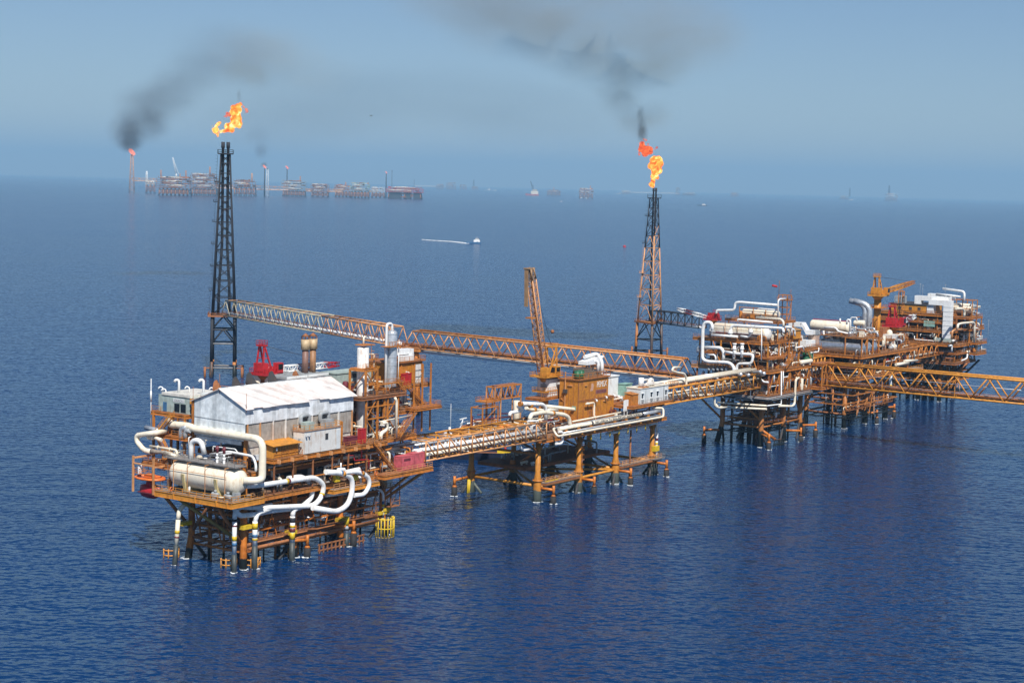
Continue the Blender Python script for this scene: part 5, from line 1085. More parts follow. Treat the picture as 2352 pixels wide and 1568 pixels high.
pane(a, 'dark_fan', 'dark', 24.2, 25, 6.9, 8.2, 28.6, 29.7); pane(a, 'green_sign', 'sea_green', 24.9, 24.97, 3.8, 5.2, 23.6, 24.9)
MB().bar((24.7, 7.6, 20.9), (24.7, 7.6, 35), .25).build('vent_post', 'pale_orange', a)
text_on(a, 'PEMEX', (35.0, 2.96, 29.9), (1, 0, 0), (0, 0, 1), 2.5, 'offwhite', depth=.05, width=5.6)
pane(a, 'faded_board', paint('faded_purple', (.22, .10, .09), (.30, .12, .05), .5), 34.6, 40.6, 2.94, 3, 27.9, 29.1)
text_on(a, 'EXPLORACION', (34.9, 2.93, 28.2), (1, 0, 0), (0, 0, 1), .82, 'maroon', width=5.6)
text_on(a, 'KU - M', (41.0, 2.93, 25.2), (1, 0, 0), (0, 0, 1), 1.0, 'dark', width=2.6)
m = MB(); m.add([(31.3, 2.96, 29.0), (32.9, 2.96, 29.0), (33.3, 2.96, 30.6), (32.8, 2.96, 31.3), (32.0, 2.96, 31.3), (31.8, 2.96, 30.2)], [(0, 1, 2, 3, 4, 5)]); m.build('emblem_patch', paint('worn_emblem', (.55, .33, .24), (.42, .2, .08), .5, scale=1.5), a)
for u, z in ((29.5, 25.6), (34, 26.2), (39.6, 26.7)):
    m = MB(); m.bar((u, 2.9, z+.2), (u, 2.2, z+.2), .12); m.cyl((u, 2.2, z+.1), (u, 2.2, z-.5), .22, .4); m.build('floodlight', 'white', a)
pipe_at(a, [(27.6, 1.9, 25.6), (32.2, 1.9, 25.6), (32.2, 1.9, 21.3), (33.4, .9, 21.0), (36, .3, 21.4)], .27, 'cream', .9); m = MB(); m.bar((30.6, 1.0, 19), (32, 2.2, 24), .2); m.bar((31.9, 1.0, 19), (33.2, 2.2, 24.4), .2); m.build('pipe_prop', 'pale_orange', a)
MB().box(42, 46, 2.5, 2.7, 21.2, 22.3).build('fire_hose_box', 'maroon', a)
for i, (u, v) in enumerate(((27.2, 5), (29.4, 5.2))):
    m = MB(); m.cyl((u, v, 32.9), (u, v, 35.2), 1.0, n=14); m.cyl((u, v, 35.2), (u, v, 35.3), 1.05, n=14)
    solo(m, 'roof_tank', 'dgreen', ('round dark green roof tank on the orange block house, the left one', 'round dark green roof tank on the orange block house, the right one')[i], 'tank', M, (u, v, 32.85), 'green tanks on the block house')
solo(MB().box(31.5, 40.5, 5, 9.5, 32.9, 34.6).box(31, 36, 5.5, 9, 34.6, 35.6).bar((31, 5, 34), (37, 8, 36.2), .3).bar((32, 8, 34), (39, 5, 36), .3).bar((36, 5, 34.6), (41, 8, 35.4), .3), 'scrap_heap', paint('dull_brown_heap', (.16, .12, .09), (.06, .05, .05), .5, scale=1.2), 'brown jumble of machinery heaped on the block house roof', 'machinery', M, (31, 5, 32.85))
a2 = thing('air_duct', 'white angular air duct with two bent ends on the block house roof', 'duct', M, (34, 5, 34))
m = MB(); m.prism([(32.2, 5, 36.6), (39.6, 5, 36.6), (39.6, 5, 38.2), (38.8, 5, 38.6), (32.2, 5, 37.6)], (0, 3, 0)); m.build('duct_run', 'white', a2)
m = MB(); m.pipe([(38.0, 4.6, 34.2), (38.0, 4.6, 37.2), (36.5, 5.4, 37.8)], .5, .9); m.pipe([(40.9, 5, 33.8), (40.9, 5, 37.0), (40.4, 6.5, 39.4), (38.6, 7, 39.2), (34.0, 7, 38.8)], .6, 1.4); m.cyl((36, 6.5, 34.6), (36, 6.5, 36.6), .3); m.build('duct_bend', 'white', a2)
m = MB(); m.pipe([(43.4, 7, 35.6), (43.4, 7, 38.2), (44.6, 7, 38.2)], .45, .6); m.cyl((43.4, 7, 35.2), (43.4, 7, 36), .9); m.bar((43.4, 7, 32.6), (43.4, 7, 35.2), .9); m.build('roof_vent', 'white', a2)
a = thing('equipment_box', 'plain tall white box module behind the orange block house', 'module', M, (46, 8, 21))
MB().box(46.5, 55.5, 8, 12.5, 24, 31.4).build('wall', 'white', a); MB().box(46.2, 55.8, 7.7, 12.8, 31.4, 31.7).build('roof', 'white', a); deck(t, 44, 60, 3.4, 13, 24, .8, 'orange', 'rust')
for u, v in ((45, 4), (59, 4), (59, 12), (45, 12)): column(t, u, v, 18.6, 23.5, .5)
a = thing('equipment_box', 'sea-green louvred box between the white box module and the white cabin', 'module', M, (54.6, 5, 24))
MB().box(55.6, 60, 5.6, 8, 25.2, 28.8).build('wall', 'sea_green', a); MB().box(55.4, 60.2, 5.4, 8.2, 28.8, 29).build('roof', 'sea_green', a); MB().box(55.5, 60, 5.5, 8.1, 24, 25.2).build('skid', 'pale_orange', a)
m = MB(); m.box(56.6, 59.4, 5.52, 5.6, 27, 27.3); m.box(57.2, 59, 5.52, 5.6, 26.4, 26.6); m.build('louvre', 'dark', a)
clutter(t, rn, 45, 58, 4, 7, 24, 2, 8, .5)
# white cabin
a = thing('cabin', 'clean white cabin with hooded windows and a round tank on its roof', 'cabin', M, (52, -2, 23.6), 'cabins on the platforms')
MB().box(52.2, 69.3, -2.2, 2.8, 23.7, 28.4).build('wall', 'wallgrey', a); MB().box(52.0, 69.5, -2.4, 3.0, 28.4, 28.6).build('roof', 'cream', a)
MB().box(55.2, 55.4, -2.28, -2.2, 23.7, 28.4).build('corner_trim', 'grey', a); MB().box(66.4, 66.55, -2.28, -2.2, 23.7, 28.4).build('drain_pipe', 'dark', a)
for u in (53.0, 58.4, 62.2, 67.4):
    w = MB().box(u, u+.75, -2.26, -2.2, 25.4, 26.9).build('window', 'glass', a); f_ = MB(); f_.box(u-.3, u+1.05, -2.6, -2.2, 26.95, 27.15); f_.box(u-.25, u+1.0, -2.5, -2.2, 25.0, 25.35); b_ = MB().build; fo = f_.build('window_frame', 'white', a); fo.parent = w
    MB().box(u-.15, u+1.0, -2.45, -2.2, 24.2, 24.9).build('window_unit', 'grey', a)
deck(t, 45.5, 70, -3.4, 3.2, 23.65, .7, 'orange', 'rust'); railing(t, [(50, -3.3, 23.7), (69.8, -3.3, 23.7)], 'grating', r=.04)
for u in (48, 58, 66): m = MB(); m.bar((u, -3, 23), (u-2, .5, 18.7), .35); m.bar((u, 2.5, 18.7), (u, 2.5, 23), .4); m.build('prop', 'rust', t)
MB().cyl((54.6, -.9, 28.7), (54.6, -.9, 31.6), .85, n=16).build('roof_tank', 'white', a); MB().box(53.4, 57, -2.4, -.4, 28.6, 28.8).build('roof_plate', 'orange', a)
m = MB()
for z, v in ((29.6, -1.2), (30.4, .8)): m.pipe([(57, v, 28.6), (57, v, z), (61.5, v, z), (61.5, v, 28.7)], .35, .7)
m.pipe([(62, .5, 28.7), (62, .5, 30.2), (63.6, .5, 30.2), (63.6, .5, 28.7)], .7, 1.0); m.pipe([(56.5, -1.8, 29.3), (66, -1.8, 29.3)], .16); m.build('duct_pipe', 'offwhite', a)
solo(MB().box(47.0, 50.6, -2.4, .4, 23.7, 27.0).prism([(46.8, -2.6, 27.0), (50.8, -2.6, 27.0), (50.8, .6, 27.4), (46.8, .6, 27.4)], (0, 0, .12)).box(47.2, 50.4, -2.46, -2.4, 25.6, 25.7), 'locker', 'orange', 'orange locker with faded roof against the left end of the white cabin', 'cabinet', M, (47, -2.4, 23.65))
solo(MB().box(43.6, 46.2, -1.6, -1.4, 22.2, 25.6).bar((44, -1.5, 18.7), (44, -1.5, 22.2), .16).bar((45.8, -1.5, 18.7), (45.8, -1.5, 22.2), .16), 'notice_board', 'white', 'blank white board between the orange block house and the orange locker', 'board', M, (44.9, -1.5, 18.7))
# white hut with posters by the crane
a = thing('control_hut', 'white hut with dark poster on its front, beside the amber crane pedestal', 'hut', M, (22.4, 12, 24))
deck(t, 17, 32, 11, 16.5, 27.2, .6, 'orange', 'rust'); column(t, 18, 12, 18.6, 27, .5); column(t, 31, 12, 18.6, 27, .5)
MB().box(22.2, 29.0, 11.6, 16, 27.2, 32.4).build('wall', 'white', a); MB().box(22, 29.2, 11.4, 16.2, 32.4, 32.7).build('roof', 'grey', a); MB().box(25, 28.6, 12.2, 15, 32.7, 33.3).build('roof_cover', 'dark', a)
m = MB(); m.box(22.12, 22.2, 12.6, 14.8, 29.8, 31); m.box(22.12, 22.2, 13.2, 14.0, 29, 31.4); m.build('poster', 'grey', a); MB().box(22.1, 22.2, 13, 14.6, 31.5, 31.8).build('poster_strip', 'pale_orange', a)
m = MB(); m.rail([(17, 11, 27.25), (32, 11, 27.25)], step=1.2, h=2); m.build('railing', 'orange', a)
stairs(t, (29.5, 1.8, 18.7), (25.2, 9, 27.0), 1.4, (1, 0, 0)); stairs(t, (21, -1, 18.7), (21.0, 4.5, 22.6), 1.5, (1, 0, 0)); stairs(t, (24.5, 1.2, 18.7), (24.5, 4, 20.9), 1.2, (1, 0, 0))
railing(t, [(-2.4, -3.1, 18.65), (20, -3.1, 18.65)], 'orange')
# tall boom crane
bt = M.V(0, 1218, 618, 14); bb = M.V(0, 1242, 820, 14)
a = thing('pedestal_crane', 'amber pedestal crane of the middle platform with its long lattice boom raised almost upright', 'crane', M, (23.4, 14, 18.6), 'pedestal cranes on the platforms')
MB().cyl((23.4, 14, 18.6), (23.4, 14, 31.6), 1.15, n=18).build('pedestal', 'amber', a); MB().cyl((23.4, 14, 31.4), (23.4, 14, 33.2), 1.2, 2.4, n=18).build('pedestal_head', 'amber', a)
MB().box(20.0, 26.8, 11.6, 16.4, 28.6, 28.9).build('lower_landing', 'amber', a); m = MB(); m.rail([(20, 11.6, 28.9), (26.8, 11.6, 28.9), (26.8, 16.4, 28.9), (20, 16.4, 28.9)], closed=True, step=1.4)
m.rail([(18.6, 10.4, 33.5), (27.6, 10.4, 33.5), (27.6, 16.4, 33.5), (18.6, 16.4, 33.5)], closed=True, step=1.5); m.build('railing', 'amber', a)
MB().box(18.6, 27.6, 10.4, 16.4, 33.2, 33.5).build('slew_platform', 'amber', a)
MB().box(19.2, 21.2, 10.8, 13, 33.5, 36.2).build('winch_house', 'amber', a)
cb = MB().box(24.0, 26.4, 10.6, 13, 33.5, 36.4).build('operator_cab', 'amber', a); MB().box(24.3, 26.1, 10.54, 10.6, 34.3, 36).build('cab_window', 'glass', cb); MB().box(23.94, 24.0, 11, 12.6, 34.3, 36).build('cab_window', 'glass', cb)
m = MB()
for v in (12.2, 15.6): m.bar((22.6, v, 33.5), (26.0, v, 41.8), .32); m.bar((27.0, v, 33.5), (26.4, v, 41.8), .32); m.bar((24.6, v, 37.6), (26.8, v, 37.6), .22); m.bar((23.6, v, 35.6), (26.8, v, 39), .2)
m.bar((26.2, 12.2, 41.8), (26.2, 15.6, 41.8), .4); m.rail([(24.6, 12.2, 41.9), (27.4, 12.2, 41.9), (27.4, 15.6, 41.9)], step=1); m.build('gantry', 'amber', a)
P0 = Vector((22.2, 14, 34.4)); m = MB(); lattice_box(m, P0, P0.lerp(bt, .9), 2.2, 1.9, 22, .12, .2); m.build('boom', 'pale_orange', a)
m = MB(); m.bar(P0.lerp(bt, .03), P0.lerp(bt, .98), .55, .3); m.build('boom_walkway', 'rust', a)
d_ = (bt-P0).normalized(); m = MB(); lattice_box(m, P0.lerp(bt, .9), bt+d_*.3, 1.9, 1.4, 3, .16, .24); m.box(bt.x-2.4, bt.x+1.4, 13.2, 14.8, bt.z, bt.z+.4); m.bar(bt+Vector((-2.0, 0, 0)), bt+Vector((-1.6, 0, -11)), 1.1, .5); m.build('boom_head', paint('brown_boom', (.30, .18, .09), (.15, .08, .05), .4), a)
MB().box(bt.x-.4, bt.x+2.0, 13, 15, bt.z-14.6, bt.z-14.2).build('boom_landing', 'orange', a)
m = MB(); m.bar(bt, (26.2, 14, 42), .09); m.bar(bt+Vector((.6, 0, -12)), (25.9, 13.6, 46), .08); m.bar(bt+Vector((.6, 0, -12)), (26.6, 13.6, 42), .06); m.build('pendant_wire', 'dark', a); MB().ball((26.0, 13.6, 46.5), .6).build('hook_block', 'rust', a)
# pipework on the short bridge and its lettering
m_ = thing('pipe_loop', 'white pipe loop standing over the short bridge beside the right platform', 'pipe', M, (95, 0, 20))
c = lambda v, *a: [M.loc(K.w(K.V(7, x, y, v))) for x, y in a]
pipe_at(m_, c(-1.4, (100, 755), (35, 755), (20, 785), (80, 805), (130, 810), (152, 845), (152, 1010), (200, 1015), (395, 1000), (410, 1030), (412, 1110), (450, 1125), (520, 1120)), .36, 'cream', 1.0, 'pipe_run')
pipe_at(t, c(.5, (330, 830), (420, 840), (440, 880), (440, 975)), .6, 'white', 1.6)
brp = [o for o in SC.objects if o.type == 'EMPTY' and o.get('label', '').startswith('short orange bridge')][0]
FRB[brp] = FRB[brp]
text_on(brp, 'CERO ACCIDENTES', (71.0, 4.2-1.74, 27.25), (1, 0, 0), (0, .2, 1), 1.2, 'house', width=13, on_pipe=(3.2, 27.6, .72, .45))
# anchor handling boat lying behind the middle platform
BO = Frame(on_z(5, 760, 1012, 0)+Vector((0, 3.4, 0)), 90.)
a = thing('supply_boat', 'dark blue supply boat with white wheelhouse lying behind the middle platform', 'boat', BO, (0, 0, 0), 'boats near the platforms')
rows = []
LB = 19.
for i in range(15):
    q = -1+2*i/14; w = 4.1*(1-max(0, -q-.35)**2*2.2) if q < -.35 else 4.1*(1-max(0, q-.8)**2*3); w = max(w, .3); sh = 2.6+1.6*max(0, -q-.2)
    rows.append([Vector((q*LB, y*w, z)) for y, z in ((0, -1), (-.75, -1), (-1, sh), (-.93, sh), (-.93, sh-.9), (.93, sh-.9), (.93, sh), (1, sh), (.75, -1))])
m = MB(); k = 9; m.add([p for r_ in rows for p in r_], [(i*k+j, i*k+(j+1) % k, (i+1)*k+(j+1) % k, (i+1)*k+j) for i in range(14) for j in range(k)]+[tuple(range(k)), tuple(reversed(range(14*k, 15*k)))])
m.build('hull', paint('navy_hull', (.014, .020, .045), (.06, .04, .03), .25), a); MB().box(-16, 17, -3.7, 3.7, 1.55, 1.75).build('main_deck', 'rust', a)
MB().box(-13.5, -4.5, -3, 3, 1.7, 5.2).build('deckhouse', 'white', a); MB().box(-12.5, -6.5, -2.6, 2.6, 5.2, 8.0).build('wheelhouse', 'white', a); MB().box(-12.55, -6.45, -2.65, 2.65, 6.6, 7.5).build('wheelhouse_window', 'glass', a); MB().box(-12.9, -6.1, -2.9, 2.9, 8.0, 8.25).build('wheelhouse_roof', 'white', a)
m = MB(); m.cyl((-8.2, 0, 8.2), (-6.6, 0, 13.4), .28, .12); m.bar((-8.4, -1.4, 10), (-6.8, 1.4, 10.4), .16); m.bar((-7.6, -1.2, 11.6), (-6.4, 1.2, 12), .14); m.bar((-7.8, -.8, 13), (-5.6, .8, 13.4), .3); m.cyl((-10.8, .6, 8.2), (-10.8, .6, 18), .06); m.cyl((-11, -1, 8.2), (-11, -1, 10.4), .4); m.build('mast', 'white', a)
for u in (11.5, 13.2, 14.9, 16.6, 18.2): m = MB(); m.sweep([(u+.75*math.cos(R_(i*30)), -4.2+max(0, u-16)*.25, 1.2+.75*math.sin(R_(i*30))) for i in range(13)], .26, 6, False); m.build('tyre_fender', 'rubber', a)
m = MB(); m.box(4.8, 9.6, -3.3, -1.2, 1.75, 3.4); m.build('deck_cargo', 'yellow', a); MB().box(10, 14.5, -3.3, -1, 1.75, 3.0).build('deck_cargo', 'offwhite', a); MB().cyl((7.4, -2, 3.4), (7.4, -2, 4.6), .4).build('bollard', 'red', a); MB().cyl((-3, 1.5, 1.7), (-3, 1.5, 6), .7).build('funnel', 'dark', a)
# ------------------------------------------------------------------ right platform (dense process decks)
rn = random.Random(31)
t = T_K = thing('production_platform', 'tall crowded orange platform right of centre, wrapped in white pipe loops', 'oil platform', K, (0, 0, 0), 'offshore platforms of the near field')
for u in (0, 17.5, 31):
    for v in (0, 15.5):
        ou = -1.6 if u == 0 else (1.4 if u > 30 else 0); ov = -.8 if v == 0 else 1.8
        MB().sweep([(u+ou, v+ov, -3), (u, v, 7), (u, v, 18)], [1.0, .9, .88], 14).build('leg', 'leg_brown', t)
        MB().cyl((u, v, 6), (u+(5 if u == 0 else -5), v+(1.5 if v else -1), -2.5), .42).build('leg_brace', 'dark', t)
b = MB()
for z in (6.8,):
    for v in (0, 15.5): b.cyl((0, v, z), (31, v, z), .4)
    for u in (0, 17.5, 31): b.cyl((u, 0, z), (u, 15.5, z), .4)
    b.cyl((0, 0, z), (17.5, 15.5, z), .3); b.cyl((17.5, 15.5, z), (31, 0, z), .3)
b.build('water_level_lattice', 'leg_brown', t)
MB().box(1, 30, 1, 14, 8.6, 8.8).build('walkway', 'rust', t); railing(t, [(0, -.4, 8), (31, -.4, 8)], 'rust'); railing(t, [(-.4, 0, 8), (-.4, 15.5, 8)], 'rust')
for a_, c_ in (((-.3, 15.8, 8.5), (-5.2, 24, 17.5)), ((0, 0, 9), (-4.6, 8, 17.5)), ((0, 15.5, 10), (-4.8, 10, 17.6)), ((31.3, 0, 9), (38, -3, 18.5)), ((31.3, 15.5, 9), (38, 16, 18.5)), ((31, 0, 9), (25, 0, 18)), ((0, 0, 10), (6, 0, 18))):
    MB().cyl(a_, c_, .38).build('strut', 'orange', t)
for v, dv in ((-.8, -5), (16, 4)): fender(t, -1, v, -4, dv, 4.4)
fender(t, 18, -1, 3.2, -4.4, 4.0); fender(t, 31.5, -1, 4, -3.5, 4.6); fender(t, 31.5, 2, 5, -1, 5.4)
m = MB()
for x in range(6): m.bar((4+x*1.0, -3.4-x*.25, -.6), (4+x*1.0, -3.4-x*.25, 2.4), .3)
m.bar((3.6, -3.3, .6), (9.4, -4.8, .6), .35); m.bar((3.6, -3.3, 2.2), (9.4, -4.8, 2.2), .35); m.cyl((0, 0, 6), (5, -3.4, 2.2), .5); m.build('boat_landing_lattice', 'leg_orange', t)
for u, v in ((6, 6), (9, 9), (12, 5), (20, 7), (24, 10), (27, 6), (14, 11)): MB().cyl((u, v, -2), (u, v, 17.5), rn.choice((.3, .4, .55))).build('caisson', rn.choice(['leg_brown', 'dark', 'rust']), t)
for z in (11.5, 14.5):
    m = MB()
    for i in range(5): m.bar((1+i*7, 1, z), (1+i*7+rn.uniform(-2, 2), 14, z), .25)
    for i in range(4): m.bar((0, 2+i*4, z), (31, 2+i*4, z+.5), .25)
    m.build('hanger_lattice', 'rust', t)
# decks
deck(t, -6, 38, -5, 25, 18.9, 1.2, 'rust', 'deck'); deck(t, -5, 37, -5, 24, 27.6, 1.0, 'orange', 'deck'); deck(t, -5.2, 4, 4, 26, 27.65, 1.0, 'pale_orange', 'deck'); deck(t, -3, 26, -2, 27, 37.3, .9, 'orange', 'deck'); deck(t, 4, 18, -3, 18, 44.2, .6, 'orange', 'deck'); deck(t, 26.2, 39, -4, 14, 33.6, .7, 'orange', 'deck')
MB().box(-5.5, 37.5, -4.6, 24.6, 16.9, 17.3).build('deck_plate', 'dark', t)
for u in (-4.5, 4, 12, 20, 28, 36.5):
    for v in (-4.6, 6, 15, 24):
        column(t, u, v, 18.9, 27, .5, rn.choice(['orange', 'rust']))
        if u < 26: column(t, u, v*.95+.5, 27.6, 37, .45, rn.choice(['orange', 'house']))
for u, v in ((5, -2.6), (17, -2.6), (5, 17), (17, 17), (11, -2.6)): column(t, u, v, 37.3, 44, .35)
railing(t, [(-5.9, 25, 18.95), (-5.9, -4.9, 18.95), (37.9, -4.9, 18.95)], 'orange'); railing(t, [(-4.9, 4, 27.7), (-4.9, -4.9, 27.7), (36.9, -4.9, 27.7)], 'orange'); railing(t, [(-5.1, 25.9, 27.7), (-5.1, 4, 27.7)], 'pale_orange')
railing(t, [(-2.9, 26.9, 37.35), (-2.9, -1.9, 37.35), (25.9, -1.9, 37.35)], 'orange'); railing(t, [(4.1, 18, 44.25), (4.1, -2.9, 44.25), (17.9, -2.9, 44.25)], 'orange'); railing(t, [(26.3, -3.9, 33.65), (38.9, -3.9, 33.65)], 'orange')
for v in (8, 16): MB().box(2, 34, v, v+.3, 19, 26.6).build('interior_backing', 'dark', t)
MB().box(6, 24, 10, 10.3, 27.6, 36.4).build('interior_backing', 'dark', t); MB().box(3, 3.3, 6, 22, 19, 26.6).build('interior_backing', 'dark', t)
clutter(t, rn, -5, 36, -4.4, 5, 19, 6, 60, .58); clutter(t, rn, -5, 3, 2, 23, 19, 6, 30, .6); clutter(t, rn, -4.6, 36, -4.4, 5, 27.7, 6, 60, .5); clutter(t, rn, -4.6, 2, 4, 24, 27.7, 6, 34, .55)
clutter(t, rn, -2.6, 24, -1.6, 2, 37.4, 4, 26, .5); clutter(t, rn, 5, 17, -2, 16, 44.3, 2.5, 14, .5); clutter(t, rn, 27, 38, -3.4, 10, 33.7, 4, 22, .5); clutter(t, rn, 8, 24, 2, 20, 37.4, 4, 20, .5)
stairs(t, (18, -2.6, 27.7), (9, -2.6, 37.3), 1.3); stairs(t, (24, -4.2, 19), (14, -4.2, 27.6), 1.2); stairs(t, (6, -5.4, 27.7), (13, -5.4, 32.5), 1.1)
MB().box(-5.8, -3.4, 5.5, 13.6, 30.4, 30.7).build('landing', 'grating', t); MB().box(-5.8, -3.6, -3, 5, 25.8, 26.1).build('landing', 'grating', t)
deck(t, -5, 6, -5.4, -1, 32.2, .5, 'orange', 'rust'); railing(t, [(-5, -5.3, 32.25), (6, -5.3, 32.25)], 'orange')
q7 = lambda u, *a: [K.Q(7, x, y, u) for x, y in a]
v7 = lambda v, *a: [K.V(7, x, y, v) for x, y in a]
def kp(pts, r, mat='white', bend=1.5, name='pipe'): pipe_at(t, pts, r, mat, bend, name)
kp(q7(-6.6, (390, 420), (385, 345), (320, 345), (303, 400), (298, 680), (345, 703), (545, 712), (588, 755), (578, 960), (545, 1000), (470, 995)), .62, 'white', 1.8, 'main_pipe')
kp(q7(-5.4, (320, 573), (470, 577), (495, 620), (490, 690)), .6, 'white', 1.6); kp(q7(-5.0, (265, 620), (262, 580), (300, 560)), .8, 'silver', 1.4)
kp(q7(-6.0, (505, 612), (600, 628), (765, 638), (752, 700), (735, 720), (630, 722), (612, 750), (614, 810)), .5, 'white', 1.2)
for x in (590, 660):
    p = K.Q(7, x, 610, -6); m = MB(); m.cyl(p+Vector((0, 0, -2.2)), p+Vector((0, 0, 2.4)), .55, n=12); m.cyl(p+Vector((0, 0, 2.4)), p+Vector((0, 0, 2.9)), .75, n=12); m.cyl(p+Vector((0, 0, .8)), p+Vector((0, 0, 1.1)), .8, n=12); m.build('valve', 'white', t)
kp(q7(-5.2, (350, 640), (405, 640), (420, 660), (420, 690)), .3, 'white', .7); kp(q7(-3.2, (560, 440), (560, 385), (600, 372), (1035, 400), (1040, 440)), .5, 'white', 1.0); kp(q7(-3.4, (740, 400), (745, 450), (720, 480), (650, 470)), .38, 'white', .9)
for x, y in ((385, 420), (555, 440), (740, 430)): p = K.Q(7, x, y, -3.6); m = MB(); m.cyl(p+Vector((0, 0, -1)), p+Vector((0, 0, 1)), .7, n=12); m.cyl(p+Vector((0, 0, -.2)), p+Vector((0, 0, .2)), .95, n=12); m.build('valve', 'white', t)
kp(q7(-4, (380, 460), (620, 475)), .45, 'white'); kp(v7(-2.4, (840, 400), (838, 690)), .2, 'white')
kp(q7(2, (425, 265), (430, 235), (590, 232), (600, 165), (640, 160), (985, 188)), .42, 'white', 1.0); kp(q7(0, (620, 330), (625, 318), (940, 345)), .35, 'white', .6); kp(q7(0, (790, 300), (1015, 315), (1040, 340), (1038, 385)), .4, 'cream', .9)
kp(v7(-2.6, (990, 340), (990, 150), (1005, 132), (1080, 130)), .28, 'white', .7); kp(q7(5, (800, 225), (820, 218), (960, 230)), .2, 'white', .5)
kp(v7(-4, (1060, 385), (1110, 392), (1115, 460)), .4, 'white', .8); kp(v7(-4, (1110, 400), (1140, 415), (1142, 470)), .35, 'white', .8)
kp(v7(-5.6, (1182, 850), (1150, 862), (1140, 1090), (1115, 1110), (1000, 1105)), .42, 'cream', 1.2); kp(q7(-6.4, (420, 1090), (440, 1115), (885, 1135)), .35, 'cream', .8); kp(q7(-6.2, (440, 1075), (885, 1105)), .32, 'cream'); kp(q7(-6.6, (430, 935), (465, 960), (470, 1010), (500, 1040), (590, 1045))+v7(-5.6, (930, 1055), (1380, 975)), .2, 'grey', .6); kp(q7(-6.9, (600, 1030))+v7(-5.8, (925, 1043), (1370, 965)), .18, 'grey', .5)
kp(v7(-5.3, (1020, 790), (1018, 1090), (890, 1105)), .22, 'white', .6); kp(v7(-5.2, (1037, 790), (1035, 950)), .2, 'white'); kp(q7(-6.2, (740, 870), (738, 1040), (760, 1058)), .2, 'white', .5)
kp(v7(-5, (1150, 575), (1215, 565), (1225, 600)), .3, 'white', .6); kp(q7(-6, (510, 850), (495, 910)), .7, 'cream', 1); kp(q7(-5.5, (600, 850), (830, 862), (860, 890), (900, 890)), .36, 'white', .9)
m = MB()
for x, y, x2, y2 in ((740, 810, 830, 795), (790, 825, 865, 810), (600, 830, 650, 820), (670, 835, 720, 825)): m = MB(); m.vessel(K.Q(7, x, y, -5.2), K.V(7, x2, y2, -4.6), .62, 12, .5); m.build('process_vessel', 'silver', t)
for x in (360, 400, 440, 480, 520): p = K.Q(7, x, 772, -5.4); m = MB(); m.ball(p, .75, 10); m.cyl(p, p+Vector((0, 0, 1.2)), .2); m.build('valve', 'grey', t)
p = K.V(7, 1245, 710, -5.0); m = MB(); m.vessel(p+Vector((-4.2, 0, .3)), p+Vector((4.0, 0, .3)), .8, 16); m.box(p.x-3, p.x-2.6, p.y-.5, p.y+.5, 27.7, p.z); m.box(p.x+2.4, p.x+2.8, p.y-.5, p.y+.5, 27.7, p.z); m.build('process_vessel', 'cream', t)
p = K.V(7, 1202, 910, -4.6); m = MB(); m.vessel(p+Vector((0, 0, -1.9)), p+Vector((0, 0, 2)), .75, 14, .3); m.build('process_vessel', 'cream', t)
MB().box(18, 23, -3.0, -.6, 37.4, 40.4).build('sheet_hut', 'amber', t); MB().prism([(17.6, -3.3, 40.4), (23.4, -3.3, 40.4), (23.4, -.3, 41), (17.6, -.3, 41)], (0, 0, .14)).build('sheet_roof', paint('brown_sheet', (.36, .20, .06), (.2, .1, .04), .4), t)
# drums on the upper deck
a = thing('pressure_drum', 'long white faceted drum with brown stripe on the upper deck of the crowded right platform', 'tank', K, (1.5, 10, 37.3), 'long drums on the right platforms')
MB().vessel((1.5, -.5, 39.9), (1.5, 20.5, 39.9), 2.35, 14, .5).build('drum_shell', paint('two_tone_white', (.70, .68, .64), (.42, .36, .32), .35), a)
MB().vessel((1.5, -.2, 40.35), (1.5, 20.2, 40.35), 2.42, 10, .2).build('top_cover', 'cream', a)
MB().box(-.95, -.85, 0, 19, 39.2, 39.6).build('stripe', 'maroon', a)
for v in (3, 16): MB().box(.3, 2.7, v, v+.7, 37.3, 38.4).build('saddle', 'grey', a)
r = MB()
for v in (0, 5, 10, 15, 20): r.bar((-1.5, v, 37.3), (-1.5, v, 43.6), .14)
r.bar((-1.5, 0, 43.5), (-1.5, 20, 43.5), .12); r.bar((-1.5, 0, 42.2), (-1.5, 20, 42.2), .1); r.build('walkway_lattice', 'orange', a)
a = thing('pressure_drum', 'smaller cream drum in the raised orange frame above the white faceted drum', 'tank', K, (9, 6, 44.2), 'long drums on the right platforms')
MB().vessel((9, -.5, 46.4), (9, 13, 46.4), 1.35, 18, .5).build('drum_shell', 'cream', a); 
for v in (1.5, 11): MB().box(8.3, 9.7, v, v+.5, 44.2, 45.4).build('saddle', 'orange', a)
m = MB()
for v in (-1.5, 3.5, 8.5, 14): m.bar((7.2, v, 44.2), (7.2, v, 48.6), .24)
for z in (46.2, 48.4): m.bar((7.2, -1.5, z), (7.2, 14, z), .2)
m.build('frame_lattice', 'orange', a)
a = thing('access_tower', 'slim orange lattice tower with red pennant pole on the upper right platform', 'access tower', K, (12, -2, 44.2))
m = MB()
for u in (10.4, 13.6):
    for v in (-3.2, .2): m.bar((u, v, 44.2), (u, v, 53.5), .26)
for z in (46.5, 49, 51.5, 53.4):
    for v in (-3.2, .2): m.bar((10.4, v, z), (13.6, v, z), .2)
    for u in (10.4, 13.6): m.bar((u, -3.2, z), (u, .2, z), .2)
m.bar((10.4, -3.2, 44.2), (13.6, -3.2, 49), .14); m.bar((10.4, -3.2, 53), (13.6, -3.2, 49), .14); m.build('tower_lattice', 'orange', a)
MB().box(10, 14, -3.6, .6, 51.5, 51.65).build('landing', 'orange', a); m = MB(); m.rail([(10, .6, 51.65), (10, -3.6, 51.65), (14, -3.6, 51.65)], step=1.3); m.build('railing', 'orange', a)
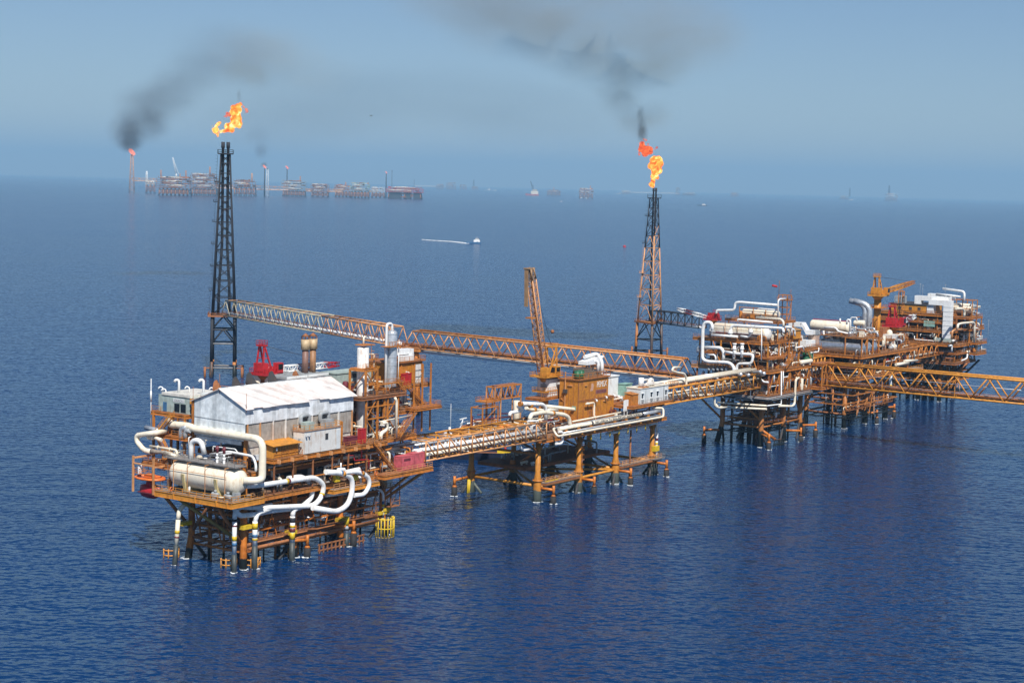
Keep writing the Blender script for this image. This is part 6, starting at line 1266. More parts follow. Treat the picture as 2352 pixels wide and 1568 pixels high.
m = MB(); m.cyl((10.4, .2, 53), (10.4, .2, 58.5), .09, n=6); m.cyl((13.4, -3, 53), (13.4, -3, 55.5), .07, n=6); m.build('flag_pole', 'rust', a)
m = MB(); m.vessel((9.6, .8, 56.4), (8.4, 1.8, 56.7), .42, 10, .6); m.build('wind_sock', 'red', a)
# small red crane, white and red boom
pedestal_crane(K, 4, 23, 37.3, 43.2, .8, ('red', 'rust'), 'small red crane with white and red boom pointing left toward the flare tower', 'pedestal cranes on the platforms', K.Q(7, 70, 222, 9), ['white', 'white', 'maroon', 'white'], 3.0, math.pi/2)
# white duct work at the right end
a = thing('air_duct', 'bulky white square ducts and filter boxes at the right end of the crowded platform', 'duct', K, (33, -2, 33.6))
m = MB(); m.box(31, 34, .5, 6.0, 40.8, 42.4); m.box(31, 34, -3.4, -1.2, 38.2, 39.8); m.box(31, 34, 4.4, 6.0, 35, 40.8); m.add([(31, .5, 40.8), (34, .5, 40.8), (34, .5, 42.4), (31, .5, 42.4), (31, -1.2, 38.2), (34, -1.2, 38.2), (34, -1.2, 39.8), (31, -1.2, 39.8)], [(3, 2, 6, 7), (1, 0, 4, 5), (0, 3, 7, 4), (2, 1, 5, 6)]); m.build('duct_run', 'white', a)
m = MB(); m.box(31, 35, -3.6, 0, 33.9, 36.2); m.box(31.4, 34.6, .6, 4.2, 33.9, 37.6); m.box(27.5, 30.6, -3, 3.5, 33.9, 36.4); m.build('filter_box', 'white', a)
MB().box(34.2, 37.4, -3.6, -.6, 33.9, 38).build('brown_box', paint('pinkish_box', (.50, .36, .28), (.35, .2, .14), .3), a); MB().box(34.0, 37.6, -3.8, -.4, 38, 39.6).build('top_box', 'grey', a)
solo(MB().cyl((27.5, -3.4, 27.7), (27.5, -3.4, 32), 1.5, n=16).cyl((30.6, -3.2, 27.7), (30.6, -3.2, 31.6), 1.3, n=16), 'green_tank', 'dgreen', 'dark green upright tank below the white square ducts', 'tank', K, (27.5, -3.4, 27.7))
# corner frame where the long bridge lands
deck(t, 28.5, 38, -9.5, -5.2, 19.6, .9, 'orange', 'rust'); deck(t, 28.5, 38, -9.5, -5.2, 28.2, .7, 'orange', 'rust')
m = MB()
for u in (28.6, 33, 38):
    m.bar((u, -9.4, 19.6), (u, -9.4, 27.6), .4)
for i in range(6): u = 28.6+i*1.6; m.bar((u, -9.4, 20.8 if i % 2 else 27), (u+1.4, -9.4, 27 if i % 2 else 20.8), .22)
m.build('landing_lattice', 'orange', t); railing(t, [(28.5, -9.4, 28.3), (38, -9.4, 28.3)], 'orange')
for u, v, z, h in ((-2.8, 20, 37.3, 5), (20, -1.8, 37.3, 6), (25, -1.8, 37.3, 5), (-5.8, 10, 19, 5), (12, -4.9, 19, 4), (30, -4.9, 27.7, 4)): lamp_mast(t, u, v, z, h)
truss_bridge('truss_bridge', 'short orange truss bridge between the crowded platform and the silver vessel platform', K, (38.5, 8, 21), (63, 8, 21.5), 6, 6.2, 8, 'w', .34, .22, ('amber', 'orange'), ((1.2, 1.2, .5, 'white'), (-.8, 1.6, .3, 'cream')))
# ------------------------------------------------------------------ platform with the silver vessels
J = Frame(K.w((62, -8, 0)))
jl = lambda q: J.loc(K.w(q))
t = T_J = thing('production_platform', 'orange platform carrying shiny silver vessels, behind the crowded platform and the long bridge', 'oil platform', J, (0, 0, 0), 'offshore platforms of the near field')
rn = random.Random(47)
for u in (4, 24, 44):
    for v in (6, 22):
        MB().sweep([(u, v, -3), (u, v, 5), (u, v, 19)], [1.0, .9, .85], 12).build('leg', 'leg_brown', t)
b = MB()
for z in (5.5, 11):
    for v in (6, 22): b.cyl((4, v, z), (44, v, z), .38)
    for u in (4, 24, 44): b.cyl((u, 6, z), (u, 22, z), .38)
for u in (4, 24): b.cyl((u, 6, 5.5), (u+20, 6, 18), .32); b.cyl((u+20, 22, 5.5), (u, 22, 18), .32)
b.build('jacket_lattice', 'rust', t)
MB().box(3, 46, 4, 5.2, 7, 7.2).build('walkway', 'rust', t); railing(t, [(3, 4, 7.2), (46, 4, 7.2)], 'rust')
deck(t, 0, 54, 0, 26, 20.2, 1.0, 'orange', 'deck'); deck(t, 2, 56, -1, 26, 28.6, 1.0, 'orange', 'deck')
for u in (2.5, 14, 26, 38, 50):
    for v in (0, 12, 25): column(t, u, v, 20.2, 28, .5)
railing(t, [(.2, 26, 20.25), (.2, .1, 20.25), (54, .1, 20.25)], 'orange'); railing(t, [(2.2, 26, 28.7), (2.2, -.9, 28.7), (56, -.9, 28.7)], 'orange')
clutter(t, rn, 1, 52, .5, 10, 20.3, 6, 60, .55); clutter(t, rn, 1, 52, 4, 22, 12, 6, 20, .8); clutter(t, rn, 20, 52, 0, 14, 28.7, 4, 44, .55); clutter(t, rn, 3, 20, 0, 4, 28.7, 3, 8, .5); clutter(t, rn, 6, 30, 4, 22, 34, 4, 26, .75)
MB().box(4, 50, 13, 13.3, 20.3, 27.5).build('interior_backing', 'dark', t)
for x, y, bands in ((607, 1440, ((.35, .45, 'yellow'),)), (706, 1400, ((.45, .62, 'yellow'), (.7, .8, 'black'))), (960, 1330, ((.4, .5, 'yellow'),))):
    p = J.Z(8, x, y, 0); riser(t, p.x, p.y, 0, 17, .62, bands, foot=2.2); guard(t, p.x, p.y+.6, 2.4, -.8, 2.6, 7, 'leg_orange', (-200, 20))
for i in range(2): p = J.Z(8, 740, 1400, 1.5); guard(t, p.x+i*3, p.y, 1.8, -.8, 5, 5, 'rust', (-180, 0))
fender(t, 44, 6, 4, -2, 4.6); fender(t, 24, 6, 2, -4, 4.4)
for i, (u, lb) in enumerate(((4.5, 'shiny silver horizontal vessel with domed end, the nearest of three in a row'), (10, 'shiny silver horizontal vessel, the middle of three in a row'), (15.5, 'shiny silver horizontal vessel, the farthest right of three in a row'))):
    a = thing('silver_vessel', lb, 'tank', J, (u, 8, 28.6), 'silver vessels in a row')
    MB().vessel((u, .2, 31.4), (u, 18, 31.4), 2.3, 24, .55).build('vessel_shell', paint('polished_cladding', (.62, .64, .66), (.35, .34, .33), .25, rough=.28, metal=.8), a)
    for v in (2.5, 14): MB().box(u-1.6, u+1.6, v, v+.6, 28.6, 30).build('saddle', 'orange', a)
    m = MB(); m.box(u-1, u+1, 1, 17, 33.9, 34.05); m.rail([(u-1, 1, 34), (u-1, 17, 34)], step=2); m.build('top_walkway', 'grating', a)
m = MB()
for u in (2.2, 7.2, 12.7, 18.2):
    m.bar((u, -.8, 28.6), (u, -.8, 35.4), .42); m.bar((u, 6, 28.6), (u, 6, 35.4), .36)
m.bar((2.2, -.8, 35.2), (18.2, -.8, 35.2), .45); m.bar((2.2, 6, 35.2), (18.2, 6, 35.2), .4); m.bar((2.2, -.8, 29), (7.2, -.8, 35), .22)
for u in (2.2, 7.2, 12.7, 18.2): m.bar((u, -.8, 35.2), (u, 6, 35.2), .3)
m.build('vessel_frame_lattice', 'orange', t); MB().box(2, 19, -1, 18, 35.4, 35.55).build('deck_plate', 'deck', t); railing(t, [(2, 18, 35.6), (2, -1, 35.6), (19, -1, 35.6)], 'orange'); clutter(t, rn, 3, 18, -.5, 6, 35.6, 2.2, 18, .6)
a = thing('pressure_drum', 'long cream drum with red top rail behind the silver vessels', 'tank', J, (9, 14, 35.5), 'long drums on the right platforms')
MB().vessel((9, 8.2, 38.6), (9, 23, 38.6), 2.1, 22, .5).build('drum_shell', 'cream', a); MB().bar((9, 8, 41.0), (9, 23, 41.0), .2).build('top_rail', 'red', a)
for v in (10, 20): MB().box(7.8, 10.2, v, v+.6, 35.5, 37).build('saddle', 'orange', a)
j8 = lambda u, *a_: [J.Q(8, x, y, u) for x, y in a_]
for pts, r, mt in (((( 585, 690), (588, 560), (560, 555), (552, 600)), .38, 'white'), (((335, 660), (340, 740), (490, 750)), .36, 'white'), (((475, 750), (470, 890)), .3, 'white'), (((340, 630), (450, 632), (470, 665), (580, 690)), .36, 'white'), (((590, 570), (592, 535), (650, 535), (650, 570)), .22, 'white'), (((490, 590), (492, 545)), .3, 'white')):
    pipe_at(t, j8(4, *pts), r, mt, .9)
m = MB(); m.vessel(J.Q(8, 630, 588, 16), J.Q(8, 715, 588, 16), 1.1, 16, .4); m.build('process_vessel', 'cream', t)
for x, y in ((690, 660), (740, 680), (800, 690), (770, 650)): p = J.Q(8, x, y, 14); m = MB(); m.pipe([p+Vector((0, -2, -1)), p+Vector((0, -2, .6)), p+Vector((0, 1.5, .6)), p+Vector((2, 1.5, -1))], .4, .8); m.build('pipe', 'silver', t)
pipe_at(t, [J.V(8, x, y, 4) for x, y in ((1130, 830), (1190, 828), (1192, 935))], .34, 'cream', .9); pipe_at(t, [J.V(8, x, y, 0) for x, y in ((1010, 915), (1050, 900), (1052, 940))], .3, 'white', .7); pipe_at(t, [J.V(8, x, y, -1) for x, y in ((1020, 980), (1135, 962))], .6, 'cream'); pipe_at(t, [J.V(8, x, y, -1) for x, y in ((1100, 945), (1220, 940))], .5, 'cream')
deck(t, 44, 58, -3.4, 0, 20.6, .8, 'pale_orange', 'grating'); railing(t, [(44, -3.3, 20.65), (58, -3.3, 20.65)], 'amber')
p = J.V(8, 930, 1000, 1); m = MB(); m.box(p.x-3, p.x+3, p.y-.2, p.y+3, p.z-3, p.z+2.5); m.build('orange_cabin', 'amber', t); m = MB(); m.box(p.x-1.6, p.x+1.6, p.y-.28, p.y-.2, p.z-1.2, p.z+1.6); m.build('notice_panel', 'blue', t)
# silver bent ducts and amber crane
a = thing('exhaust_duct', 'pair of big shiny ducts bent over at the top, left of the amber crane pedestal', 'duct', J, (34, 13, 28.6))
for i, v in enumerate((12.2, 10.4)): m = MB(); m.pipe([(34, v, 28.6), (34, v, 46.0), (33, v+6.5, 47.4)], 1.15, 3.2, 16); m.build('duct_pipe', 'silver', a)
m = MB()
for u in (32, 36.4):
    for v in (8, 15): m.bar((u, v, 28.6), (u, v, 41), .3)
for z in (34, 41):
    for v in (8, 15): m.bar((32, v, z), (36.4, v, z), .26)
m.bar((32, 8, 29), (36, 8, 40), .22); m.build('duct_lattice', 'orange', a)
pc = J.loc(K.w((100, .9, 0)))
tipj = J.V(8, 1190, 200, pc.y); pedestal_crane(J, pc.x, pc.y, 28.6, 49.6, 1.15, ('amber', 'amber'), 'amber pedestal crane with lattice boom reaching right, highest thing on the right platforms', 'pedestal cranes on the platforms', tipj, ['amber', 'amber', 'orange'], 6.6, 0.)
MB().box(pc.x-3.2, pc.x+3.2, pc.y-3, pc.y+3, 44.8, 45).build('crane_landing', 'orange', t); railing(t, [(pc.x-3.2, pc.y-3, 45), (pc.x+3.2, pc.y-3, 45), (pc.x+3.2, pc.y+3, 45), (pc.x-3.2, pc.y+3, 45)], 'orange', closed=True)
m = MB()
for du in (-1, 1):
    for dv in (-1, 1): p = J.V(8, 1070, 350, pc.y+6); m.bar((p.x+du, p.y+dv, 40), (p.x+du*.8, p.y+dv*.8, 50), .3)
for z in (43, 46, 49.6): m.bar((p.x-1, p.y-1, z), (p.x+1, p.y-1, z), .25); m.bar((p.x-1, p.y-1, z-3), (p.x+1, p.y-1, z), .2)
m.bar((p.x-1.4, p.y, 50), (p.x+1.4, p.y, 50), .5); m.build('boom_rest_lattice', 'orange', t)
p = J.loc(K.w((110, -2, 0)))
a = pedestal_crane(J, p.x, p.y, 20.3, 37.0, 1.25, ('red', 'amber'), 'dark red crane on thick orange pedestal, red and white boom against the far right platform', 'pedestal cranes on the platforms', J.V(8, 1200, 520, p.y-1), ['maroon', 'white', 'maroon', 'white'], 6.4, 0.)
MB().box(p.x-5, p.x+5, p.y-3, p.y+3, 33.2, 33.5).build('crane_landing', 'orange', t); railing(t, [(p.x-5, p.y-3, 33.5), (p.x+5, p.y-3, 33.5)], 'orange')
MB().box(38, 46, 6, 11, 33, 37).build('machinery_block', 'rust', t); MB().box(38, 44, 2, 6, 30, 34.5).build('machinery_block', 'offwhite', t); m = MB(); m.ball((42, 5, 35), 1.3, 12); m.build('process_vessel', 'cream', t)
# ------------------------------------------------------------------ far right platform
G = Frame(K.w((175, -3, 0))); rn = random.Random(59)
t = T_G = thing('production_platform', 'far right orange platform with open decks, white ducts on top and overhanging right side', 'oil platform', G, (0, 0, 0), 'offshore platforms of the near field')
for u in (4, 20):
    for v in (7, 17, 28):
        MB().sweep([(u, v, -3), (u, v, 8), (u, v, 16)], [1.0, .9, .85], 12).build('leg', 'leg_brown', t)
b = MB()
for z in (6, 12):
    for v in (7, 17, 28): b.cyl((4, v, z), (20, v, z), .4)
    for u in (4, 20): b.cyl((u, 7, z), (u, 28, z), .4)
for v in (7, 17, 28): b.cyl((4, v, 6), (20, v, 15), .34)
b.build('jacket_lattice', 'rust', t)
for v in (3, 10, 18, 26): MB().cyl((20, max(7, v), 6), (25.5, v, 17.4), .45).build('strut', 'leg_brown', t); MB().cyl((4, max(7, v), 7), (12, v-5, 17), .4).build('strut', 'rust', t)
deck(t, 0, 25, -1, 36, 18, 1.0, 'rust', 'deck'); deck(t, -1, 26, -2, 36, 26, 1.0, 'orange', 'deck'); deck(t, 0, 25, 2, 36, 31.4, .8, 'orange', 'deck'); deck(t, 0, 24, 4, 36, 38.6, .9, 'orange', 'deck')
deck(t, 16, 27, -5, 4, 21.5, .8, 'orange', 'deck'); deck(t, 16, 27, -5, 4, 26.2, .8, 'orange', 'deck')
for u in (.5, 9, 17, 24.5):
    for v in (-.5, 8, 17, 26, 35): column(t, u, v, 18, 25.4, .5); column(t, u, max(v, 2.5), 26, 38 if u < 25 else 31, .45, 'rust' if u > 1 else 'orange')
railing(t, [(-.9, 36, 26.1), (-.9, -1.9, 26.1), (25.9, -1.9, 26.1)], 'orange'); railing(t, [(.1, 36, 31.5), (.1, 2.1, 31.5), (25, 2.1, 31.5)], 'orange'); railing(t, [(.1, 36, 38.7), (.1, 4.1, 38.7), (24, 4.1, 38.7)], 'orange'); railing(t, [(.1, 36, 18.1), (.1, -.9, 18.1), (25, -.9, 18.1)], 'orange'); railing(t, [(16, -4.9, 26.3), (27, -4.9, 26.3)], 'orange'); railing(t, [(16, -4.9, 21.6), (27, -4.9, 21.6)], 'orange')
for z0, z1 in ((18.2, 25), (26.2, 30.6), (31.6, 37.7)): MB().box(4, 4.3, 5, 34, z0, z1).build('interior_backing', 'dark', t); MB().box(4, 24, 5, 5.3, z0, z1).build('interior_backing', 'dark', t)
MB().box(.5, 3.9, 27, 36, 26.2, 38).build('wall_panel', 'rust', t); MB().box(.6, 3.8, 22, 26.6, 26.2, 37).build('wall_panel', 'leg_brown', t)
clutter(t, rn, -.5, 4, 0, 24, 26.1, 3.6, 24, .45); clutter(t, rn, .5, 4, 4, 22, 31.5, 4, 20, .4); clutter(t, rn, .5, 23, 0, 5, 18.2, 5, 26, .6); clutter(t, rn, 1, 4, 2, 30, 18.2, 5, 20, .6); clutter(t, rn, 12, 24, -1, 4, 26.1, 5, 24, .5); clutter(t, rn, 17, 25, -4.5, 0, 26.3, 3.5, 14, .5); clutter(t, rn, 17, 25, -4.5, 0, 21.6, 3.5, 10, .5); clutter(t, rn, 2, 26, 4, 30, 13, 4, 14, .9)
for v in (2, 6): MB().box(-.6, 2.4, v, v+2.8, 26.6, 28.4).build('cabinet', 'green', t)
MB().box(-.2, 3, 9, 14, 33, 35.4).build('cabinet', 'sea_green', t)
a = thing('equipment_module', 'yellow-brown flat house under the white ducts on top of the far right platform', 'module', G, (0, 15, 38.6))
MB().box(.5, 18, 13, 30, 38.6, 42).build('wall', 'amber', a); MB().box(.2, 18.4, 12.6, 30.4, 42, 42.4).build('roof', 'dark', a)
for v in (16, 20, 25): MB().box(.42, .5, v, v+1.4, 39.6, 41).build('window', 'dark', a)
a = thing('air_duct', 'large angular white ducts stepping down the side of the far right platform', 'duct', G, (1, 8, 42))
m = MB(); m.box(3, 6, 4.4, 20, 44.0, 46.0); m.box(3, 6, 17, 20, 42.4, 44.0); m.box(3, 6, 9, 12, 42.4, 44.0); m.box(-.6, 3, 2.0, 12, 42.6, 44.8); m.box(-.6, 3, 2.0, 5.2, 28.4, 42.6); m.box(.2, 3, 10, 13, 38.7, 42.5); m.box(8, 11, 6, 16, 44.4, 47); m.build('duct_run', 'white', a)
for z in range(30, 43, 2): MB().box(-.7, 3.1, 1.9, 5.3, z, z+.15).build('duct_joint', 'wallgrey', a)
m = MB(); m.pipe([(10, 0, 44), (10, 0, 48.6), (10, 10, 49.4)], .5, 1.5); m.pipe([(8, 1, 46.4), (8, 12, 47)], .4); m.build('duct_pipe', 'white', a)
solo(MB().box(0.6, 4, 24, 28.4, 42.4, 45.6).box(.5, .6, 24.5, 26, 42.9, 45.1).box(.5, .6, 26.4, 27.9, 42.9, 45.1), 'roof_unit', 'grey', 'grey box cooling unit on the flat roof left of the white ducts', 'air conditioner', G, (.6, 24, 42.4))
a = thing('pressure_drum', 'cream drum inside an orange frame at the right top of the far right platform', 'tank', G, (14, 0, 38.6), 'long drums on the right platforms')
MB().vessel((14, -2.5, 41), (14, 6, 41), 2.2, 20, .45).build('drum_shell', 'cream', a)
m = MB()
for u in (11, 17):
    for v in (-3.5, 1, 6): m.bar((u, v, 31.4), (u, v, 45), .3)
for z in (37.6, 41, 44.8):
    for u in (11, 17): m.bar((u, -3.5, z), (u, 6, z), .26)
    m.bar((11, -3.5, z), (17, -3.5, z), .26)
m.build('frame_lattice', 'orange', a)
deck(t, 9, 24, -3.6, 4, 37.4, .7, 'orange', 'deck'); deck(t, 9, 26, -3.8, 2, 32.4, .7, 'orange', 'deck'); railing(t, [(9, -3.7, 32.5), (26, -3.7, 32.5)], 'orange'); railing(t, [(9, -3.5, 37.5), (24, -3.5, 37.5)], 'orange'); clutter(t, rn, 10, 24, -3.2, 2, 32.5, 4, 22, .55); clutter(t, rn, 14, 22, -3.2, 2, 37.5, 3, 12, .55)
for u, v in ((9.4, -3.4), (17, -3.4), (23.5, -3.4)): column(t, u, v, 26.2, 37, .4)
g8 = lambda v, *a_: [G.V(8, x, y, v) for x, y in a_]
pipe_at(t, g8(-4, (1590, 450), (1650, 452), (1665, 480), (1664, 525)), .55, 'cream', 1.3); pipe_at(t, g8(-5, (1600, 640), (1605, 600), (1640, 590), (1750, 580), (1762, 600), (1758, 770)), .5, 'cream', 1.2); pipe_at(t, g8(-4.2, (1545, 740), (1550, 665), (1580, 650), (1650, 652)), .45, 'pale_orange', 1); pipe_at(t, g8(-2.6, (1520, 800), (1548, 800), (1545, 860)), .4, 'white', .8); pipe_at(t, g8(-3, (1695, 880), (1690, 920), (1660, 935), (1640, 940)), .35, 'white', 1.4)
for u, v, z, h in ((4, 18, 46, 5), (8, 8, 47, 4), (31, -4, 26, 9), (0, 36, 38, 5), (12, 20, 42, 8)): lamp_mast(t, u, v, z, h)
truss_bridge('truss_bridge', 'orange truss bridge joining the silver vessel platform to the far right platform', J, (57, 14, 21), (112, 14, 21), 6, 5, 9, 'w', .34, .22, ('orange', 'orange'), ((1, 1, .4, 'cream'),))
# ------------------------------------------------------------------ flames and smoke
def at_range(k, x, y, P):
    """sighted point at the distance of P"""
    d = ray(k, x, y); n = Vector((_F.x, _F.y, 0)).normalized(); return CAM + d*((Vector(P)-CAM).dot(n)/d.dot(n))
SHEETS[20] = (660, 330, 2091/200); SHEETS[21] = (2130, 320, 646/140); SHEETS[22] = (0, 0, 2352/1728); SHEETS[23] = (1500, 0, 2352/1956)
def fire_mat(name, cols, strength, scale, dens=1.0):
    """burning gas: a glowing, quickly thickening volume whose colour swirls from red to yellow"""
    m, nt = new_mat(name); L = nt.links.new; out = nd(nt, 'ShaderNodeOutputMaterial'); pv = nd(nt, 'ShaderNodeVolumePrincipled', i_Density=dens); pv.inputs['Color'].default_value = (0, 0, 0, 1); pv.inputs['Emission Strength'].default_value = strength*dens
    g = nd(nt, 'ShaderNodeNewGeometry'); n1 = nd(nt, 'ShaderNodeTexNoise', i_Scale=scale, i_Detail=5., i_Roughness=.6, i_Distortion=1.6); L(g.outputs['Position'], n1.inputs['Vector'])
    r = nd(nt, 'ShaderNodeValToRGB'); L(n1.outputs['Fac'], r.inputs[0]); el = r.color_ramp.elements
    el[0].position = .36; el[0].color = (*cols[0], 1); el[1].position = .64; el[1].color = (*cols[-1], 1)
    for i, c in enumerate(cols[1:-1]): q = el.new(.36+.28*(i+1)/(len(cols)-1)); q.color = (*c, 1)
    L(r.outputs[0], pv.inputs['Emission Color']); L(pv.outputs[0], out.inputs['Volume'])
    try: m.cycles.volume_step_rate = .3
    except Exception: pass
    return m
HOT = fire_mat('fire_hot', ((.70, .07, .02), (1., .19, .03), (1., .34, .05), (1., .54, .10), (1., .88, .42)), 1.28, .26, 1.8)
RED = fire_mat('fire_red', ((.30, .04, .03), (.75, .09, .03), (1., .17, .05), (1., .34, .12)), .95, .40, 1.2)
def blob_mesh(name, blobs, k, P, mat, parent, depth=.6, vox=.34, seed=1, noise=.62, grow=1.):
    """billowing body: overlapping balls fused into one skin, then roughened"""
    rs = random.Random(seed); m = MB()
    for x, y, r in blobs:
        c = at_range(k, x, y, P); R = (at_range(k, x+r, y, P)-c).length*grow; c = c+_F*rs.uniform(-depth, depth)*R
        u, v = 12, 7
        m.add([c+Vector((R*math.sin(math.pi*(j+.01)/(v-.98))*math.cos(2*math.pi*i/u), R*math.sin(math.pi*(j+.01)/(v-.98))*math.sin(2*math.pi*i/u), R*math.cos(math.pi*(j+.01)/(v-.98)))) for j in range(v) for i in range(u)],
              [(j*u+i, j*u+(i+1) % u, (j+1)*u+(i+1) % u, (j+1)*u+i) for j in range(v-1) for i in range(u)]+[tuple(reversed(range(u))), tuple(range((v-1)*u, v*u))], True)
    o = m.build(name, mat, parent)
    q = o.modifiers.new('skin', 'REMESH'); q.mode = 'VOXEL'; q.voxel_size = vox; q.use_smooth_shade = True
    for i, (s, a) in enumerate(((vox*6, noise), (vox*2.6, noise*.4))):
        tx = bpy.data.textures.new('billow', 'CLOUDS'); tx.noise_scale = s; tx.noise_depth = 3
        d = o.modifiers.new('billow', 'DISPLACE'); d.texture = tx; d.strength = a; d.mid_level = .5; d.texture_coords = 'GLOBAL'
    return o
t = thing('gas_flame', 'large orange gas flame blown to the right above the black flare tower', 'flame', WLD, (T1.x, T1.y, 107), 'gas flames of the flare towers')
blob_mesh('flame_body', ((790, 1350, 50), (770, 1280, 60), (700, 1170, 110), (640, 1130, 75), (760, 1130, 80), (730, 1010, 70), (800, 930, 75), (850, 880, 60), (600, 1000, 34), (900, 1200, 60), (990, 1180, 70), (1080, 1160, 80), (1180, 1100, 120), (1120, 1010, 115), (1250, 1000, 140), (1300, 1150, 95), (1400, 900, 160), (1350, 760, 150), (1480, 740, 160), (1550, 900, 105), (1540, 1010, 85), (1430, 600, 180), (1330, 500, 140), (1480, 430, 160), (1350, 350, 110), (1500, 310, 110), (1580, 230, 70)), 20, T1+Vector((0, 0, 110)), HOT, t, .5, .26, 3, .62)
blob_mesh('flame_wisp', ((1200, 600, 80), (1130, 570, 65), (1090, 650, 55), (1030, 665, 35)), 20, T1+Vector((0, 1.2, 110)), RED, t, .4, .2, 4, .7)
blob_mesh('flame_wisp', ((1640, 240, 40), (1700, 330, 45), (1780, 410, 55), (1820, 480, 50), (1770, 530, 38)), 20, T1+Vector((0, 1, 110)), RED, t, .4, .2, 5, .7)
t = thing('gas_flame', 'upright bright yellow-orange gas flame on the right flare tower, narrow at its foot', 'flame', WLD, (T2.x, T2.y, 90), 'gas flames of the flare towers')
blob_mesh('flame_body', ((340, 1425, 22), (330, 1395, 42), (295, 1395, 24), (340, 1340, 34), (345, 1280, 42), (370, 1230, 55), (390, 1160, 75), (400, 1090, 80), (340, 1090, 58), (360, 1020, 62), (420, 1020, 62), (450, 1070, 52), (300, 1110, 42), (430, 1180, 52), (405, 1290, 28)), 21, T2+Vector((0, 0, 100)), HOT, t, .5, .32, 6, .7, 1.15)
t = thing('gas_flame', 'torn red-orange flame drifting free above the upright flame of the right flare tower', 'flame', WLD, (T2.x, T2.y, 108), 'gas flames of the flare towers')
blob_mesh('flame_body', ((170, 770, 36), (180, 830, 55), (240, 870, 60), (290, 880, 46), (220, 910, 50), (140, 860, 28), (270, 840, 42), (310, 850, 30)), 21, T2+Vector((0, 0, 110)), RED, t, .5, .32, 8, .9, 1.25)
blob_mesh('flame_wisp', ((130, 930, 20), (122, 900, 18)), 21, T2+Vector((0, .5, 110)), RED, t, .3, .25, 9, .5)
blob_mesh('flame_wisp', ((400, 825, 22), (370, 850, 14)), 21, T2+Vector((0, .5, 110)), RED, t, .3, .25, 10, .6)
blob_mesh('flame_wisp', ((230, 705, 20), (200, 695, 16), (265, 770, 18)), 21, T2+Vector((0, .5, 110)), RED, t, .3, .25, 11, .6)
def smoke_mat(D, col, seed, ns):
    m, nt = new_mat('smoke'); L = nt.links.new; out = nd(nt, 'ShaderNodeOutputMaterial')
    pv = nd(nt, 'ShaderNodeVolumePrincipled'); pv.inputs['Color'].default_value = (*col, 1); L(pv.outputs[0], out.inputs['Volume'])
    tc = nd(nt, 'ShaderNodeTexCoord'); ln = nd(nt, 'ShaderNodeVectorMath', operation='LENGTH'); L(tc.outputs['Object'], ln.inputs[0])
    mp = nd(nt, 'ShaderNodeMapping'); mp.inputs['Location'].default_value = (seed*3.7, seed*1.3, seed*2.1); L(tc.outputs['Object'], mp.inputs['Vector'])
    n1 = nd(nt, 'ShaderNodeTexNoise', i_Scale=ns, i_Detail=5., i_Roughness=.6, i_Distortion=.5); L(mp.outputs[0], n1.inputs['Vector'])
    nm = nd(nt, 'ShaderNodeMapRange'); nm.inputs['From Min'].default_value = .26; nm.inputs['From Max'].default_value = .74; nm.inputs['To Max'].default_value = 1.7; L(n1.outputs['Fac'], nm.inputs['Value'])
    fo = nd(nt, 'ShaderNodeMapRange', interpolation_type='SMOOTHSTEP'); fo.inputs['From Min'].default_value = 1.; fo.inputs['From Max'].default_value = .1; L(ln.outputs['Value'], fo.inputs['Value'])
    a = nd(nt, 'ShaderNodeMath', operation='MULTIPLY'); L(nm.outputs[0], a.inputs[0]); L(fo.outputs[0], a.inputs[1])
    b = nd(nt, 'ShaderNodeMath', operation='MULTIPLY'); L(a.outputs[0], b.inputs[0]); b.inputs[1].default_value = D; L(b.outputs[0], pv.inputs['Density']); return m
_ps = [0]
def puffs(label, k, P, L_, grp='smoke plumes'):
    """one plume: soft round clouds, each (x, y, half width, half height, thickness, tint)"""
    t = thing('smoke', label, 'smoke', WLD, P, grp); t['kind'] = 'stuff'
    me0 = None
    for x, y, rx, ry, tau, col in L_:
        c = at_range(k, x, y, P); R1 = (at_range(k, x+rx, y, P)-c).length; R2 = (at_range(k, x, y-ry, P)-c).length; _ps[0] += 1
        m = MB(); m.ball((0, 0, 0), 1., 16); me = bpy.data.meshes.new('smoke_puff'); bm = bmesh.new(); bmesh.ops.create_icosphere(bm, subdivisions=3, radius=1.); bm.to_mesh(me); bm.free()
        me.materials.append(smoke_mat(tau/(.55*(R1+R2)/2), col, _ps[0], 1.5)); o = bpy.data.objects.new('smoke_puff', me); COL.objects.link(o); o.parent = t; o.location = c-Vector(P); o.scale = (R1, (R1+R2)/2, R2)
    return t
G1, G2, G3 = (.52, .56, .50), (.62, .66, .62), (.20, .22, .24)
puffs('grey-brown smoke plume spreading up and left above the right flare tower', 23, T2+Vector((0, 0, 100)), ((803, 535, 32, 62, 0.56, G3), (795, 470, 22, 60, 0.26, G3), (775, 500, 110, 90, 0.15, G1), (850, 470, 110, 90, 0.11, G1), (715, 400, 120, 120, 0.16, G1), (700, 300, 170, 140, 0.18, G1), (830, 290, 200, 110, 0.18, G1), (900, 260, 150, 120, 0.15, G1), (580, 240, 190, 140, 0.17, G1), (760, 180, 300, 160, 0.20, G2), (480, 150, 280, 180, 0.30, G2), (250, 90, 380, 190, 0.28, G2), (1000, 130, 330, 220, 0.27, G2), (640, 30, 520, 190, 0.27, G2), (90, -10, 420, 180, 0.27, G2), (300, -140, 560, 190, 0.27, G2)))
puffs('thin grey smoke drifting right above the flame of the black flare tower', 22, T1+Vector((0, 2, 112)), ((1182, 355, 80, 75, 0.18, G1), (1105, 330, 130, 90, 0.15, G1), (1097, 440, 12, 45, 0.22, G3), (1150, 230, 280, 170, 0.14, G2), (1300, 240, 250, 150, 0.12, G2), (1450, 330, 260, 140, 0.10, G2)))
FARP = on_z(0, 440, 648, 0)
BL = (.26, .33, .42)
